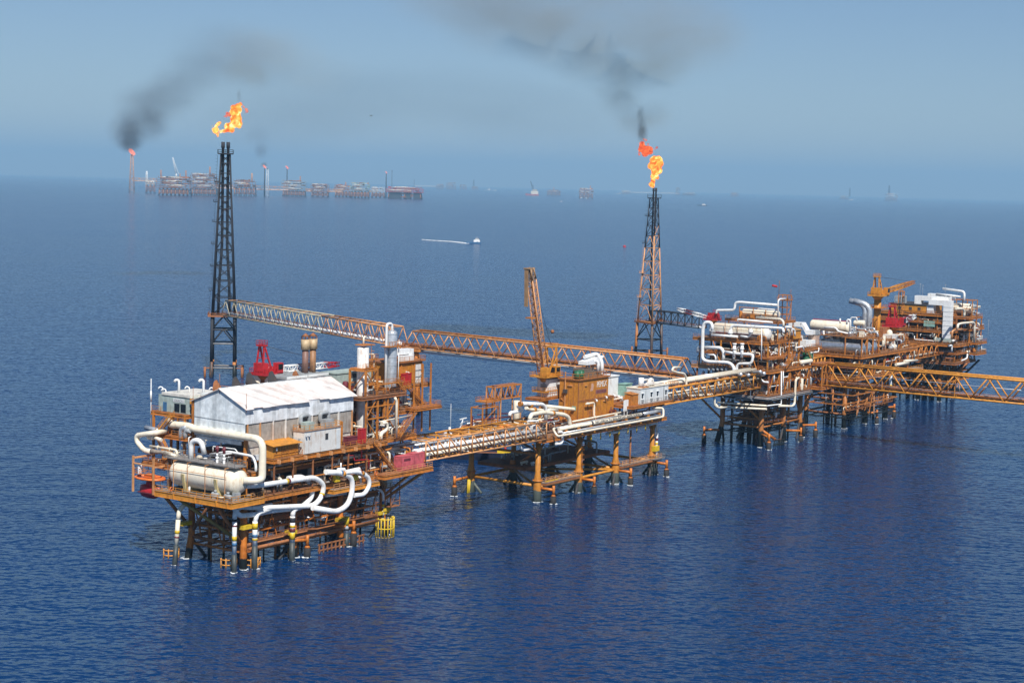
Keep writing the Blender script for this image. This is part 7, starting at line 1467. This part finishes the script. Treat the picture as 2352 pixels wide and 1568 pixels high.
puffs('dark blue-grey smoke column from the far left flare, leaning right', 22, FARP, ((594, 665, 70, 45, 0.45, BL), (585, 600, 110, 110, 0.57, BL), (600, 640, 90, 80, 0.30, BL), (690, 560, 120, 120, 0.37, BL), (640, 490, 150, 130, 0.25, BL), (740, 460, 170, 140, 0.25, BL), (820, 400, 190, 140, 0.21, BL), (900, 330, 220, 140, 0.15, BL), (1030, 240, 320, 190, 0.14, BL), (1150, 320, 320, 190, 0.10, BL)))
puffs('small dark smoke puff over the slim far flare stack right of the black tower', 22, on_z(11, 2095, 690, 0), ((1213, 757, 20, 16, 0.77, BL), (1200, 690, 45, 50, 0.35, BL), (1185, 620, 80, 60, 0.15, BL)))
puffs('wide faint band of old smoke low over the horizon between the two flare towers', 22, on_z(12, 900, 500, 0)+Vector((0, 900, 0)), ((1500, 470, 700, 230, 0.13, BL), (1950, 440, 760, 200, 0.13, BL), (1250, 560, 560, 180, 0.10, BL), (2400, 520, 640, 200, 0.11, BL)))
# ------------------------------------------------------------------ far platforms, ships and boats
def horizon(k, x):
    a, b, s = SHEETS[k]; X_ = (a+x/s)*SS; return (((395+60*X_/2352)/SS)-b)*s
def far_base(k, x, y):
    """point on the sea under a sighted waterline, never farther than about 25 km"""
    a, b, s = SHEETS[k]; y = max(y, horizon(k, x)+14.2/SS*s); P = on_z(k, x, y, 0); return P
def mpp(k, P): return (P-CAM).dot(_F)/FOC*SS/SHEETS[k][2]
def far_platform(k, x0, x1, yw, yd, yt, label, rnd, mats=('rust', 'leg_brown', 'dark', 'dark', 'deck', 'grey', 'orange'), legs=5, name='far_platform', extra=None, cat='oil platform'):
    P = far_base(k, (x0+x1)/2, yw); q = mpp(k, P); Wd = (x1-x0)*q; hd = (yw-yd)*q; ht = (yw-yt)*q
    fr = Frame(P, 90.); fr.v = Vector((0, 1, 0)); fr.u = Vector((1, 0, 0)); fr.M = Matrix.Translation(P); t = thing(name, label, cat, fr, (0, 0, 0), 'far platforms on the horizon'); D = Wd*.55
    for i in range(legs):
        for v in (0, D):
            u = -Wd*.42+Wd*.84*i/(legs-1); MB().sweep([(u*1.06, v, -2), (u, v, hd)], Wd*.012+.9, 8).build('leg', 'leg_brown', t)
    b = MB()
    for i in range(legs-1):
        u, w = -Wd*.42+Wd*.84*i/(legs-1), -Wd*.42+Wd*.84*(i+1)/(legs-1)
        for v in (0, D): b.cyl((u, v, hd*.15), (w, v, hd*.95), Wd*.006+.6, n=5); b.cyl((w, v, hd*.15), (u, v, hd*.95), Wd*.006+.6, n=5); b.cyl((u, v, hd*.3), (w, v, hd*.3), Wd*.006+.6, n=5); b.cyl((u, v, hd*.75), (w, v, hd*.75), Wd*.006+.8, n=5)
    b.build('jacket_lattice', 'rust', t); n = max(2, round((ht-hd)/max(8., hd*.28)))
    for i in range(n):
        z = hd+(ht-hd)*i/n*.92; e = Wd*.5*(1 if i < n-1 else .9); MB().box(-e, e, -D*.1, D*1.1, z, z+max(1.5, Wd*.010)).build('deck_plate', mats[0], t)
        zz = (ht-hd)/n
        for j in range(rnd.randint(5, 8)):
            u = rnd.uniform(-e, e*.85); w = rnd.uniform(.04, .16)*Wd; w = min(w, e-u); h = zz*rnd.uniform(.3, .95); v = rnd.uniform(-D*.08, D*.3)
            MB().box(u, u+w, v, v+D*.5, z, z+h).build('module', rnd.choice(mats), t)
        p = MB()
        for j in range(5): u = rnd.uniform(-e, 0); p.cyl((u, -D*.1, z+zz*rnd.uniform(.2, .8)), (u+rnd.uniform(.2, .9)*e, -D*.1, z+zz*rnd.uniform(.2, .8)), Wd*.006+.3, n=6)
        p.build('pipe_lattice', 'cream' if i % 2 else 'rust', t)
        c = MB()
        for j in range(9): u = -e+2*e*j/8; c.bar((u, -D*.1, z), (u, -D*.1, z+zz), Wd*.008+.4)
        c.build('column_lattice', mats[0], t)
    for xx, ytop, mt, w in (extra or ()):
        u = (xx-(x0+x1)/2)*q; zt_ = (yw-ytop)*q; m = MB(); lattice_box(m, (u, D*.3, ht*.8), (u, D*.3, zt_), w*q, w*q*.5, 8, w*q*.10, w*q*.14); m.build('mast', mt, t)
    return t, fr, q, D, hd, ht
def far_bridge(k, x0, x1, y0, y1, yw, label, mat='pale_orange'):
    P = far_base(k, (x0+x1)/2, yw); q = mpp(k, P); fr = Frame(P); fr.u, fr.v, fr.M = Vector((1, 0, 0)), Vector((0, 1, 0)), Matrix.Translation(P); W2 = (x1-x0)*q/2; za, zb = (yw-y1)*q, (yw-y0)*q
    t = thing('far_bridge', label, 'bridge', fr, (-W2, 0, za), 'far bridges on the horizon'); n = max(4, round(W2*2/(zb-za)*.8))
    for v in (0, 9):
        m = MB(); m.bar((-W2, v, za), (W2, v, za), 2.2); m.bar((-W2, v, zb), (W2, v, zb), 2.)
        for i in range(n): a = -W2+2*W2*i/n; c = -W2+2*W2*(i+1)/n; m.bar((a, v, za), (a, v, zb), 1.2); m.bar((a, v, za if i % 2 else zb), (c, v, zb if i % 2 else za), 1.2)
        m.build('side_truss', mat, t)
    MB().box(-W2, W2, 1, 8, za+.4, za+1.4).build('walkway', mat, t); m = MB(); m.cyl((-W2, 2.5, za+3), (W2, 2.5, za+3), 1.6, n=8); m.build('pipe', 'white', t)
def far_flare(k, x, yw, yt, w, label, mat='black', flame=0, lattice=True):
    P = far_base(k, x, yw); q = mpp(k, P); fr = Frame(P); fr.u, fr.v, fr.M = Vector((1, 0, 0)), Vector((0, 1, 0)), Matrix.Translation(P); h = (yw-yt)*q; t = thing('far_flare_stack', label, 'flare tower', fr, (0, 0, 0), 'far flare stacks on the horizon')
    m = MB()
    if lattice: lattice_box(m, (0, 0, -1), (0, 0, h), w*q, w*q*.4, 14, w*q*.035, w*q*.05)
    else: m.cyl((0, 0, -1), (0, 0, h), w*q*.5, w*q*.35, n=8)
    m.build('tower_lattice', mat, t); MB().cyl((0, 0, h*.97), (0, 0, h*1.02), w*q*.2, n=8).build('flare_tip', 'black', t)
    if flame:
        f_ = MB(); f_.vessel((-flame*q*.3, 0, h*1.02+flame*q*.9), (flame*q*.25, 0, h*1.02+flame*q*.3), flame*q*.55, 12, 1.2); o = f_.build('gas_flame', fire_mat('far_fire', ((1., .16, .05), (1., .25, .09)), 1.6, .02, .08), None, fr, (0, 0, h)); tag(o, 'tiny red flame at the tip of the '+' '.join(label.split(',')[0].split()[:8]), 'flame', 'far gas flames')
rf = random.Random(77)
far_flare(11, 398, 640, 170, 62, 'pale orange flare tower at the far left end of the distant field', 'pale_orange', 52)
far_bridge(11, 400, 720, 462, 500, 640, 'far pale bridge between the left flare tower and the white-stacked platform')
far_platform(11, 570, 690, 655, 540, 480, 'small far platform with a tall white stack, second from the left', rf, ('cream', 'white', 'rust'), 3, extra=((583, 372, 'white', 22),))
far_platform(11, 720, 1142, 683, 590, 425, 'largest far platform with a leaning white boom, left of the black tower', rf, legs=8, extra=((755, 360, 'orange', 16), (1075, 360, 'orange', 16), (1000, 400, 'orange', 14)))
P = far_base(11, 965, 660); q = mpp(11, P); fr = Frame(P); fr.u, fr.v, fr.M = Vector((1, 0, 0)), Vector((0, 1, 0)), Matrix.Translation(P); m = MB(); lattice_box(m, (0, 0, 250*q), (-46*q, 0, 462*q), 16*q, 10*q, 10, 1.5*q, 2.2*q); m.bar((30*q, 0, 255*q), (-30*q, 0, 420*q), 5*q); m.cyl((0, 0, 200*q), (0, 0, 255*q), 12*q); solo(m, 'far_crane', 'wallgrey', 'leaning grey-white crane boom on the largest far platform', 'crane', fr, (0, 0, 200*q))
far_platform(11, 1150, 1486, 683, 592, 378, 'far platform half hidden behind the black flare tower, higher than its neighbours', rf, legs=6, extra=((1385, 315, 'orange', 18),))
far_bridge(11, 1480, 1760, 552, 592, 683, 'far orange bridge just right of the black flare tower')
far_platform(11, 1690, 1982, 690, 575, 468, 'far platform right of the black flare tower with one short orange mast', rf, legs=5, extra=((1925, 395, 'pale_orange', 20),))
far_bridge(11, 1980, 2400, 566, 612, 690, 'long far bridge with white pipe below the slim smoking stack')
far_flare(11, 2095, 692, 340, 18, 'slim dark far stack with a small red tip, beside a grey lattice mast', 'black', 28, False); far_flare(11, 2130, 695, 345, 42, 'grey lattice mast beside the slim smoking far stack', 'wallgrey')
far_platform(12, 150, 396, 492, 432, 318, 'grey boxy far platform with a dark stack on its left end', rf, ('grey', 'dark', 'rust', 'orange', 'green'), 6, extra=((335, 285, 'orange', 12),))
far_flare(12, 205, 480, 215, 13, 'dark stack with red tip above the grey boxy far platform', 'black', 20, False)
far_bridge(12, 395, 470, 415, 440, 492, 'short far bridge right of the grey boxy platform', 'amber'); far_platform(12, 448, 632, 496, 450, 352, 'small rounded far platform between two orange bridges', rf, legs=4)
far_bridge(12, 618, 770, 420, 445, 497, 'orange far bridge before the double far platform', 'amber'); far_platform(12, 688, 852, 498, 442, 362, 'reddish far platform left of the grey-green block platform', rf, ('orange', 'rust', 'pinkred', 'cream'), 5, extra=((800, 345, 'orange', 12),))
far_platform(12, 846, 1046, 509, 440, 338, 'far platform topped by a plain grey-green block', rf, ('green', 'wallgrey', 'sea_green', 'orange'), 6)
far_platform(12, 1060, 1202, 507, 450, 388, 'far platform with white sloped roof, left of the red floating rig', rf, ('white', 'dark', 'rust', 'orange'), 4); far_bridge(12, 1040, 1075, 432, 448, 505, 'shortest far bridge beside the grey-green block platform', 'amber')
far_flare(12, 1213, 500, 262, 13, 'thin far stack with faint red tip behind the red floating rig', 'black', 14, False); far_flare(12, 1271, 500, 232, 12, 'thin dark lattice mast behind the red floating rig', 'dark')
# red semi-submersible
t, fr, q, D, hd, ht = far_platform(12, 1215, 1590, 516, 452, 388, 'red floating rig with massive dark columns at the right end of the far field', rf, ('red', 'maroon', 'white', 'dark', 'maroon'), 3, 'floating_rig')
for u0, u1 in ((-165, -40), (20, 60), (90, 165)): MB().box(u0*q, u1*q, -2, D*.9, -2, hd).build('rig_column', 'black', t)
# fainter platforms and ships still farther away
far_flare(12, 1500, 372, 280, 8, 'faint flare stack at the left end of the faint horizon platforms', 'dark', 0, False); far_bridge(12, 1505, 1820, 338, 346, 372, 'faint pale bridge along the horizon', 'cream')
far_platform(12, 1725, 1800, 372, 345, 316, 'small faint platform on the horizon bridge', rf, legs=3); far_platform(12, 1825, 1925, 378, 346, 300, 'larger faint platform at the end of the horizon bridge', rf, legs=4); far_platform(12, 1965, 2035, 380, 350, 322, 'low faint platform right of the larger horizon one', rf, legs=3); far_platform(12, 2085, 2150, 382, 360, 340, 'faint drilling platform with dark derrick on the horizon', rf, legs=3, extra=((2105, 275, 'dark', 14),))
far_platform(13, 545, 684, 296, 262, 236, 'low orange platform between the crane ship and the tall square platform', rf, legs=4, extra=((615, 215, 'orange', 7),))
far_platform(13, 864, 1006, 326, 276, 214, 'tall square reddish platform alone on the sea, left of the right flare tower', rf, ('orange', 'pinkred', 'rust', 'cream', 'dark'), 4, extra=((975, 195, 'orange', 9),))
far_bridge(13, 1290, 1850, 240, 252, 268, 'very long faint bridge behind the right flare tower', 'cream'); far_platform(13, 1288, 1372, 268, 252, 230, 'faint pale platform at the left end of the very long bridge', rf, ('cream', 'white', 'orange'), 3); far_platform(13, 1824, 1868, 290, 262, 206, 'narrow tall faint platform right of the right flare', rf, ('grey', 'dark', 'rust'), 3); far_platform(13, 1890, 2022, 292, 275, 258, 'low grey platform right of the narrow tall one', rf, ('grey', 'rust', 'white'), 4)
far_platform(14, 148, 206, 210, 195, 176, 'tiny faint platform on the horizon right of centre', rf, ('rust', 'grey'), 3); far_platform(14, 970, 1035, 236, 222, 205, 'tiny faint platform with thin derrick near the right', rf, ('grey', 'cream'), 3, extra=((1042, 148, 'dark', 9),)); far_platform(14, 1312, 1402, 266, 236, 202, 'pale jack-up platform with dark derrick nearest the right edge', rf, ('wallgrey', 'white', 'rust'), 4, extra=((1338, 148, 'dark', 12),))
def ship(k, x0, x1, yw, yh, ys, label, hullm='dark', superm='white', cab=(.6, .95), rev=False, cat='boat'):
    """hull from x0 to x1 at waterline yw, deck yh, house top ys"""
    P = far_base(k, (x0+x1)/2, yw); q = mpp(k, P); fr = Frame(P); fr.u, fr.v, fr.M = Vector((1, 0, 0)), Vector((0, 1, 0)), Matrix.Translation(P); Lh = (x1-x0)*q/2; B = Lh*.26; hh = (yw-yh)*q; t = thing('ship', label, cat, fr, (0, 0, 0), 'ships and boats at sea')
    rows = []; s = -1 if rev else 1
    for i in range(11):
        a = -1+.2*i; w = B*(1-max(0, a-.3)**2*1.9); rows.append([Vector((s*a*Lh, y*max(w, .1), z)) for y, z in ((0, -1), (-.8, -.6), (-1, hh+(.6*hh*max(0, a-.2))), (1, hh+(.6*hh*max(0, a-.2))), (.8, -.6))])
    m = MB(); m.add([p for r_ in rows for p in r_], [(i*5+j, i*5+(j+1) % 5, (i+1)*5+(j+1) % 5, (i+1)*5+j) for i in range(10) for j in range(5)]+[(0, 1, 2, 3, 4), (54, 53, 52, 51, 50)]); m.build('hull', hullm, t)
    a, b = (-1+2*cab[0])*Lh, (-1+2*cab[1])*Lh; hs = (yw-ys)*q
    MB().box(a, b, -B*.8, B*.8, hh, hh+(hs-hh)*.6).build('deckhouse', superm, t); w_ = b-a
    MB().box(a+w_*.2, b-w_*.15, -B*.6, B*.6, hh+(hs-hh)*.6, hs).build('wheelhouse', superm, t); MB().box(a+w_*.18, b-w_*.13, -B*.62, B*.62, hh+(hs-hh)*.72, hh+(hs-hh)*.88).build('wheelhouse_window', 'glass', t); m = MB(); m.cyl(((a+b)/2, 0, hs), ((a+b)/2, 0, hs*1.35), Lh*.012+.08, n=6); m.build('mast', superm, t); return t, fr, q, Lh, B, hh
ship(12, 2032, 2182, 972, 955, 918, 'crew boat with dark hull and white wheelhouse running right with a white wake', 'blue', 'white', (.5, .92))
P = far_base(12, 2032, 970); m, nt = new_mat('sea_foam'); L = nt.links.new; out = nd(nt, 'ShaderNodeOutputMaterial'); p = nd(nt, 'ShaderNodeBsdfPrincipled', i_Roughness=.9); p.inputs['Base Color'].default_value = (.72, .76, .78, 1)
tp_ = nd(nt, 'ShaderNodeBsdfTransparent'); mx = nd(nt, 'ShaderNodeMixShader'); g = nd(nt, 'ShaderNodeNewGeometry'); n1 = nd(nt, 'ShaderNodeTexNoise', i_Scale=.35, i_Detail=6., i_Roughness=.65); L(g.outputs['Position'], n1.inputs['Vector']); mr = nd(nt, 'ShaderNodeMapRange'); mr.inputs['From Min'].default_value = .38; mr.inputs['From Max'].default_value = .52; L(n1.outputs['Fac'], mr.inputs['Value']); L(mr.outputs[0], mx.inputs[0]); L(tp_.outputs[0], mx.inputs[1]); L(p.outputs[0], mx.inputs[2]); L(mx.outputs[0], out.inputs[0]); FOAM = m
wk = MB(); pts = [far_base(12, x, y) for x, y in ((2062, 973), (2030, 969), (1990, 963), (1950, 958), (1890, 952), (1830, 948), (1770, 945), (1700, 941), (1640, 937), (1580, 932))]; ww = (5, 11, 13, 12, 10, 8, 6.5, 5, 3, 1.5); nrm = Vector((.10, 1, 0)).normalized()
vs = []
for a, w in zip(pts, ww): vs += [a-nrm*w*1.5+Vector((0, 0, .15)), a+Vector((0, 0, .8)), a+nrm*w*1.5+Vector((0, 0, .15))]
wk.add(vs, [(i*3+j, i*3+j+1, (i+1)*3+j+1, (i+1)*3+j) for i in range(len(pts)-1) for j in (0, 1)]); tag(wk.build('wake', FOAM, None, WLD, P), 'white foaming wake trailing left behind the crew boat', None, kind='stuff')
ship(13, 2034, 2134, 394, 388, 376, 'dark low ship with small white house, right of the right flare tower', 'dark', 'white', (.5, .85)); ship(13, 674, 700, 355, 351, 347, 'tiny white boat alone below the square platform', 'offwhite', 'white'); ship(12, 2215, 2335, 396, 391, 374, 'faint white ship right of the faint horizon platforms', 'wallgrey', 'white', (.3, .5)); ship(13, 866, 894, 320, 314, 306, 'white boat moored at the left foot of the square platform', 'white', 'white'); ship(13, 930, 960, 323, 317, 310, 'white boat moored at the right foot of the square platform', 'white', 'white'); ship(13, 1236, 1278, 268, 264, 256, 'small white boat left of the very long faint bridge', 'offwhite', 'white'); ship(14, 1040, 1064, 258, 253, 249, 'tiny white boat below the thin derrick platform at the right', 'offwhite', 'white'); ship(13, 10, 42, 214, 208, 202, 'tiny faint boat on the horizon left of the crane ship', 'offwhite', 'white')
t, fr, q, Lh, B, hh = ship(13, 334, 466, 294, 280, 232, 'crane ship with red hull, pale tall superstructure and dark raised jib', 'pinkred', 'cream', (.4, .95), True, 'ship')
m = MB(); lattice_box(m, (8*q, 0, 60*q), (-20*q, 0, 142*q), 12*q, 5*q, 8, 1.2*q, 1.6*q); m.bar((12*q, 0, 50*q), (6*q, 0, 108*q), 4*q); m.build('crane_jib', 'dark', t)
# red mooring buoy and a gull
P = on_z(13, 1316, 803, 0); fr = Frame(P); q = mpp(13, P); m = MB(); r = 15*q
m.sweep([(0, 0, -r*.5), (0, 0, 0), (0, 0, r*.75), (0, 0, r*.95)], [r*.7, r, r*.9, r*.55], 16); m.cyl((0, 0, r*.9), (0, 0, r*1.25), r*.2); m.cyl((0, 0, 0), (0, 0, r*.12), r*1.08, n=16)
solo(m, 'mooring_buoy', 'red', 'round red mooring buoy floating alone left of the right flare tower', 'buoy', fr)
P = at_range(22, 1704, 533, (0, 330, 100)); fr = Frame(P); t = thing('bird', 'small dark bird gliding in the sky between the two flares', 'bird', fr)
t.scale = (.6, .6, .6); m = MB(); m.sweep([(-.42, 0, 0), (-.25, 0, .01), (0, 0, .02), (.25, 0, .04), (.42, 0, .05), (.5, 0, .04)], [.02, .07, .11, .09, .06, .02], 8)
for s in (-1, 1): m.add([(.16, s*.05, .06), (.2, s*.5, .26), (.02, s*1.0, .16), (-.02, s*.5, .22), (-.14, s*.05, .05), (.16, s*.05, .03), (.2, s*.5, .23), (.02, s*1.0, .14), (-.02, s*.5, .19), (-.14, s*.05, .02)], [(0, 1, 3, 4), (1, 2, 3), (9, 8, 6, 5), (8, 7, 6)])
m.build('bird_body', 'dark', t)
# ------------------------------------------------------------------ denser machinery on the right-hand platforms
rn = random.Random(101); t = T_K
for z, u0, u1, v0, v1 in ((23.2, -5, 37, -4, 22), (32.4, -3, 25, -1, 24)): deck(t, u0, u1, v0, v1, z, .5, 'orange', 'rust', 6)
clutter(t, rn, -5, 36, -4.6, 1, 23.3, 3.4, 40, .5); clutter(t, rn, -5, 0, 0, 23, 23.3, 3.4, 26, .5); clutter(t, rn, -3.5, 24, -3, 1, 32.5, 4, 36, .45); clutter(t, rn, -3.5, 0, 0, 24, 32.5, 4, 22, .45); clutter(t, rn, -4, 36, -4, 3, 17.4, 1.4, 26, .95); clutter(t, rn, 2, 30, 1, 14, 8.9, 5, 22, .8)
for u in (-4.8, 0, 8, 16, 24, 32): 
    m = MB(); m.bar((u, -4.7, 19), (u+4, -4.7, 27), .22); m.build('brace', 'orange', t)
    if u < 24: m = MB(); m.bar((u+3.6, -2.4, 28), (u, -2.4, 37), .22); m.build('brace', 'house', t)
for v in (0, 7, 14): m = MB(); m.bar((-5.2, v, 27.8), (-3.2, v+5, 37), .24); m.build('brace', 'orange', t); m = MB(); m.bar((-5.8, v+5, 19), (-5.2, v, 27), .22); m.build('brace', 'rust', t)
railing(t, [(-4.9, 22, 23.3), (-4.9, -3.9, 23.3), (36.9, -3.9, 23.3)], 'orange'); railing(t, [(-2.9, 24, 32.5), (-2.9, -.9, 32.5), (24.9, -.9, 32.5)], 'orange')
stairs(t, (30, -4.4, 27.7), (24, -4.4, 33.6), 1.2); stairs(t, (2, -3.4, 28), (10, -3.4, 32.4), 1.2); stairs(t, (36, -5.6, 19.6), (30, -5.6, 23.2), 1.1)
for z in (17.8, 18.3): pipe_at(t, [(-6.5, 24, z), (-6.5, -5.6, z), (37, -5.6, z)], .16, 'grey', .8)
t = T_J
clutter(t, rn, 1, 52, -.6, 6, 24.3, 3.4, 40, .5); clutter(t, rn, 1, 20, -.8, 2, 28.7, 3, 18, .5); clutter(t, rn, 20, 54, -.6, 8, 31, 4, 34, .5); clutter(t, rn, 2, 50, 5, 20, 7, 6, 30, .75); clutter(t, rn, 4, 44, 3, 10, 14, 4, 24, .8)
deck(t, 0, 54, .4, 25, 24.2, .5, 'rust', 'rust', 6); deck(t, 22, 54, 2, 24, 33, .6, 'orange', 'deck'); railing(t, [(22, 2.1, 33.1), (54, 2.1, 33.1)], 'orange')
for u in (24, 32, 40, 48, 53): column(t, u, 2.2, 28.6, 33, .4); column(t, u, 14, 28.6, 33, .4)
for i in range(7): u = 1+i*7.5; m = MB(); m.bar((u, -.2, 20.3), (u+5, -.2, 28), .25); m.build('brace', 'orange', t)
m = MB()
for i in range(18):
    u, v, z = rn.uniform(3, 36), rn.uniform(4, 20), rn.choice((8, 10.5, 13, 15.5)); m.bar((u, v, z), (u+rn.uniform(5, 14), v, z), .3, .5); m.bar((u, v, z), (u, v, 19), .25)
m.build('underdeck_lattice', 'rust', t)
t = T_G
clutter(t, rn, -.6, 3.5, 0, 34, 28.4, 2.6, 20, .5); clutter(t, rn, .3, 3.5, 4, 34, 34, 3, 24, .45); clutter(t, rn, 8, 23, -1.6, 3, 21, 4, 30, .55); clutter(t, rn, 0, 3, -.6, 33, 20.4, 4, 26, .55); clutter(t, rn, 2, 28, 4, 30, 9, 6, 30, .85); clutter(t, rn, 10, 24, -4.6, 2, 29, 4, 30, .5); clutter(t, rn, 11, 22, -3.4, 3, 41, 3, 12, .6); clutter(t, rn, 2, 20, 6, 12, 44, 2, 8, .6)
deck(t, 0, 25, -1.4, 36, 22, .5, 'orange', 'rust', 6); deck(t, 0, 26, 3, 36, 35, .5, 'orange', 'rust', 6); railing(t, [(.1, 36, 22.1), (.1, -1.3, 22.1), (25, -1.3, 22.1)], 'orange'); railing(t, [(.1, 36, 35.1), (.1, 3.1, 35.1), (26, 3.1, 35.1)], 'orange')
for u0, v0, u1, v1 in ((20, 7, 27, -2), (20, 7, 26, 2), (20, 17, 26, 12), (4, 7, 12, -1), (4, 17, -.5, 8), (4, 28, 0, 34), (20, 28, 26, 24)):
    m = MB(); m.cyl((u0, v0, 6), (u1, v1, 17.6), .5); m.build('strut', 'dark', t)
m = MB()
for i in range(16):
    u, v, z = rn.uniform(0, 14), rn.uniform(0, 30), rn.choice((10, 12.5, 15)); m.bar((u, v, z), (u, v+rn.uniform(4, 12), z), .3, .5); m.bar((u, v, z), (u, v, 18), .22)
m.build('underdeck_lattice', 'dark', t)
# white wash where legs and risers meet the water
rn = random.Random(5); fm = MB()
for T_ in (T_N, T_M, T_K, T_J, T_G):
    fr, _b = FRB[T_]
    for o in T_.children:
        if o.name.split('.')[0] in ('leg', 'riser_foot', 'fender_tyre'):
            vs = [v.co for v in o.data.vertices if v.co.z < 0]
            if not vs: continue
            c = sum(vs, Vector())/len(vs); P = fr.w((c.x, c.y, 0)); r0 = max((Vector((v.x-c.x, v.y-c.y, 0))).length for v in vs)*.95; n = 14; ph = rn.uniform(0, 6.3); ring = []
            for i in range(n):
                a = 2*math.pi*i/n; k = max(.01, rn.uniform(-.7, .5)+.5*max(0, math.cos(a-ph))); ring += [P+Vector((math.cos(a)*r0, math.sin(a)*r0, .05)), P+Vector((math.cos(a)*(r0+k*.5), math.sin(a)*(r0+k*.5), .14)), P+Vector((math.cos(a)*(r0+k*.9), math.sin(a)*(r0+k*.9), .03))]
            fm.add(ring, [(i*3+j, i*3+j+1, ((i+1) % n)*3+j+1, ((i+1) % n)*3+j) for i in range(n) for j in (0, 1)], True)
tag(fm.build('sea_foam', FOAM, None, WLD), 'thin white wash around the platform legs and risers', None, kind='stuff')

rn = random.Random(202); t = T_N
for u, v in ((.8, 4), (1.2, 7.5), (.6, 11), (2.5, 13.5), (4, 3.2), (6.5, 5), (10, 3), (13, 2), (16, 3.5), (20, 2.2), (23, 4), (29.5, 2.4), (37, 3), (41, 2), (46, 3.4)):
    MB().cyl((u, v, -2), (u, v, 15.6), rn.choice((.2, .28, .4)), n=8).build('caisson', rn.choice(['rust', 'leg_orange', 'leg_brown']), t)
m = MB()
for z in (3.6, 8.2, 11.8, 13.8):
    m.bar((.2, .4, z), (.2, 16.5, z), .3, .45); m.bar((0, .2, z), (50, .2, z), .28, .4)
    for i in range(6): v = .4+i*3.2; m.bar((.2, v, z), (9, v+rn.uniform(-1, 1), z), .22, .35)
    for i in range(12): u = 2+i*4; m.bar((u, .2, z), (u+rn.uniform(-1, 2), 7, z), .2, .32)
for i in range(14): u = 1+i*3.5; m.bar((u, .3, 6), (u+rn.choice((-2.6, 2.6)), .3, 13.8), .22)
for i in range(5): v = 1+i*3.2; m.bar((.2, v, 5.4), (.2, v+2.8, 13.8), .22)
m.build('underdeck_lattice', 'leg_orange', t)
for z in (8.4, 12.0): railing(t, [(.2, 16, z), (.2, .4, z), (22, .2, z)], 'rust', step=1.8)
clutter(t, rn, .5, 14, .6, 15, 8.3, 3.2, 20, .6); clutter(t, rn, .5, 20, .6, 10, 12.0, 3, 20, .6)
MB().box(1, 20, 6, 16, 8.1, 8.25).build('walkway', 'rust', t)
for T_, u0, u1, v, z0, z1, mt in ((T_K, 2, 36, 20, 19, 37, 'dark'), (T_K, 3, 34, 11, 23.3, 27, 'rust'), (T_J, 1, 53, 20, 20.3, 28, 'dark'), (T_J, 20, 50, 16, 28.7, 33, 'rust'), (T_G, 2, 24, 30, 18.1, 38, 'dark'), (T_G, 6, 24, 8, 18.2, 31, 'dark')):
    MB().box(u0, u1, v, v+.3, z0, z1).build('interior_backing', mt, T_)  # added backing closes see-through gaps; dark sheets paint the shaded depth
for T_, n_, U_, V_ in ((T_K, 9, 30, 14), (T_J, 10, 42, 20), (T_G, 12, 22, 28)):
    for i in range(n_): u, v = rn.uniform(1, U_), rn.uniform(1 if T_ is T_K else 5, V_); MB().cyl((u, v, -2), (u, v, 17.5), rn.choice((.3, .4, .5)), n=8).build('caisson', rn.choice(['leg_brown', 'dark', 'rust']), T_)
    m = MB()
    for z in (4.5, 9.5, 13.5):
        for i in range(5): v = 1+i*(V_-2)/4; m.bar((0, v, z), (U_+1, v, z), .28, .42)
        for i in range(6): u = U_*i/5; m.bar((u, .5, z), (u, V_+1, z), .26, .4)
    for i in range(7): u = rn.uniform(0, U_-5); m.bar((u, rn.uniform(0, 6), 4.5), (u+5, rn.uniform(0, 6), 16), .26)
    m.build('underdeck_lattice', 'leg_brown', T_)
build_overflow()
# finer pieces go one level deeper, under the part they belong to
UNDER = {'cab_window': 'operator_cab', 'wheelhouse_window': 'wheelhouse', 'wheelhouse_roof': 'wheelhouse', 'corrugation': 'container_body', 'window': 'wall', 'door': 'wall', 'louvre': 'wall', 'sign_board': 'wall',
         'roof_vent': 'roof', 'flare_tip': 'tower_lattice', 'saddle': 'drum_shell', 'rain_cap': 'silencer', 'leg_collar': 'leg', 'cladding_lattice': 'column_shell', 'steering_dome': 'boat_hull', 'duct_joint': 'duct_run'}
for o in list(SC.objects):
    up = UNDER.get(o.name.split('.')[0])
    if o.parent and not o.parent.parent and up:
        c = [k for k in o.parent.children if k.name.split('.')[0] == up]
        if c:
            ctr = lambda q: sum((Vector(b) for b in q.bound_box), Vector())/8
            o.parent = min(c, key=lambda k: (ctr(k)-ctr(o)).length)
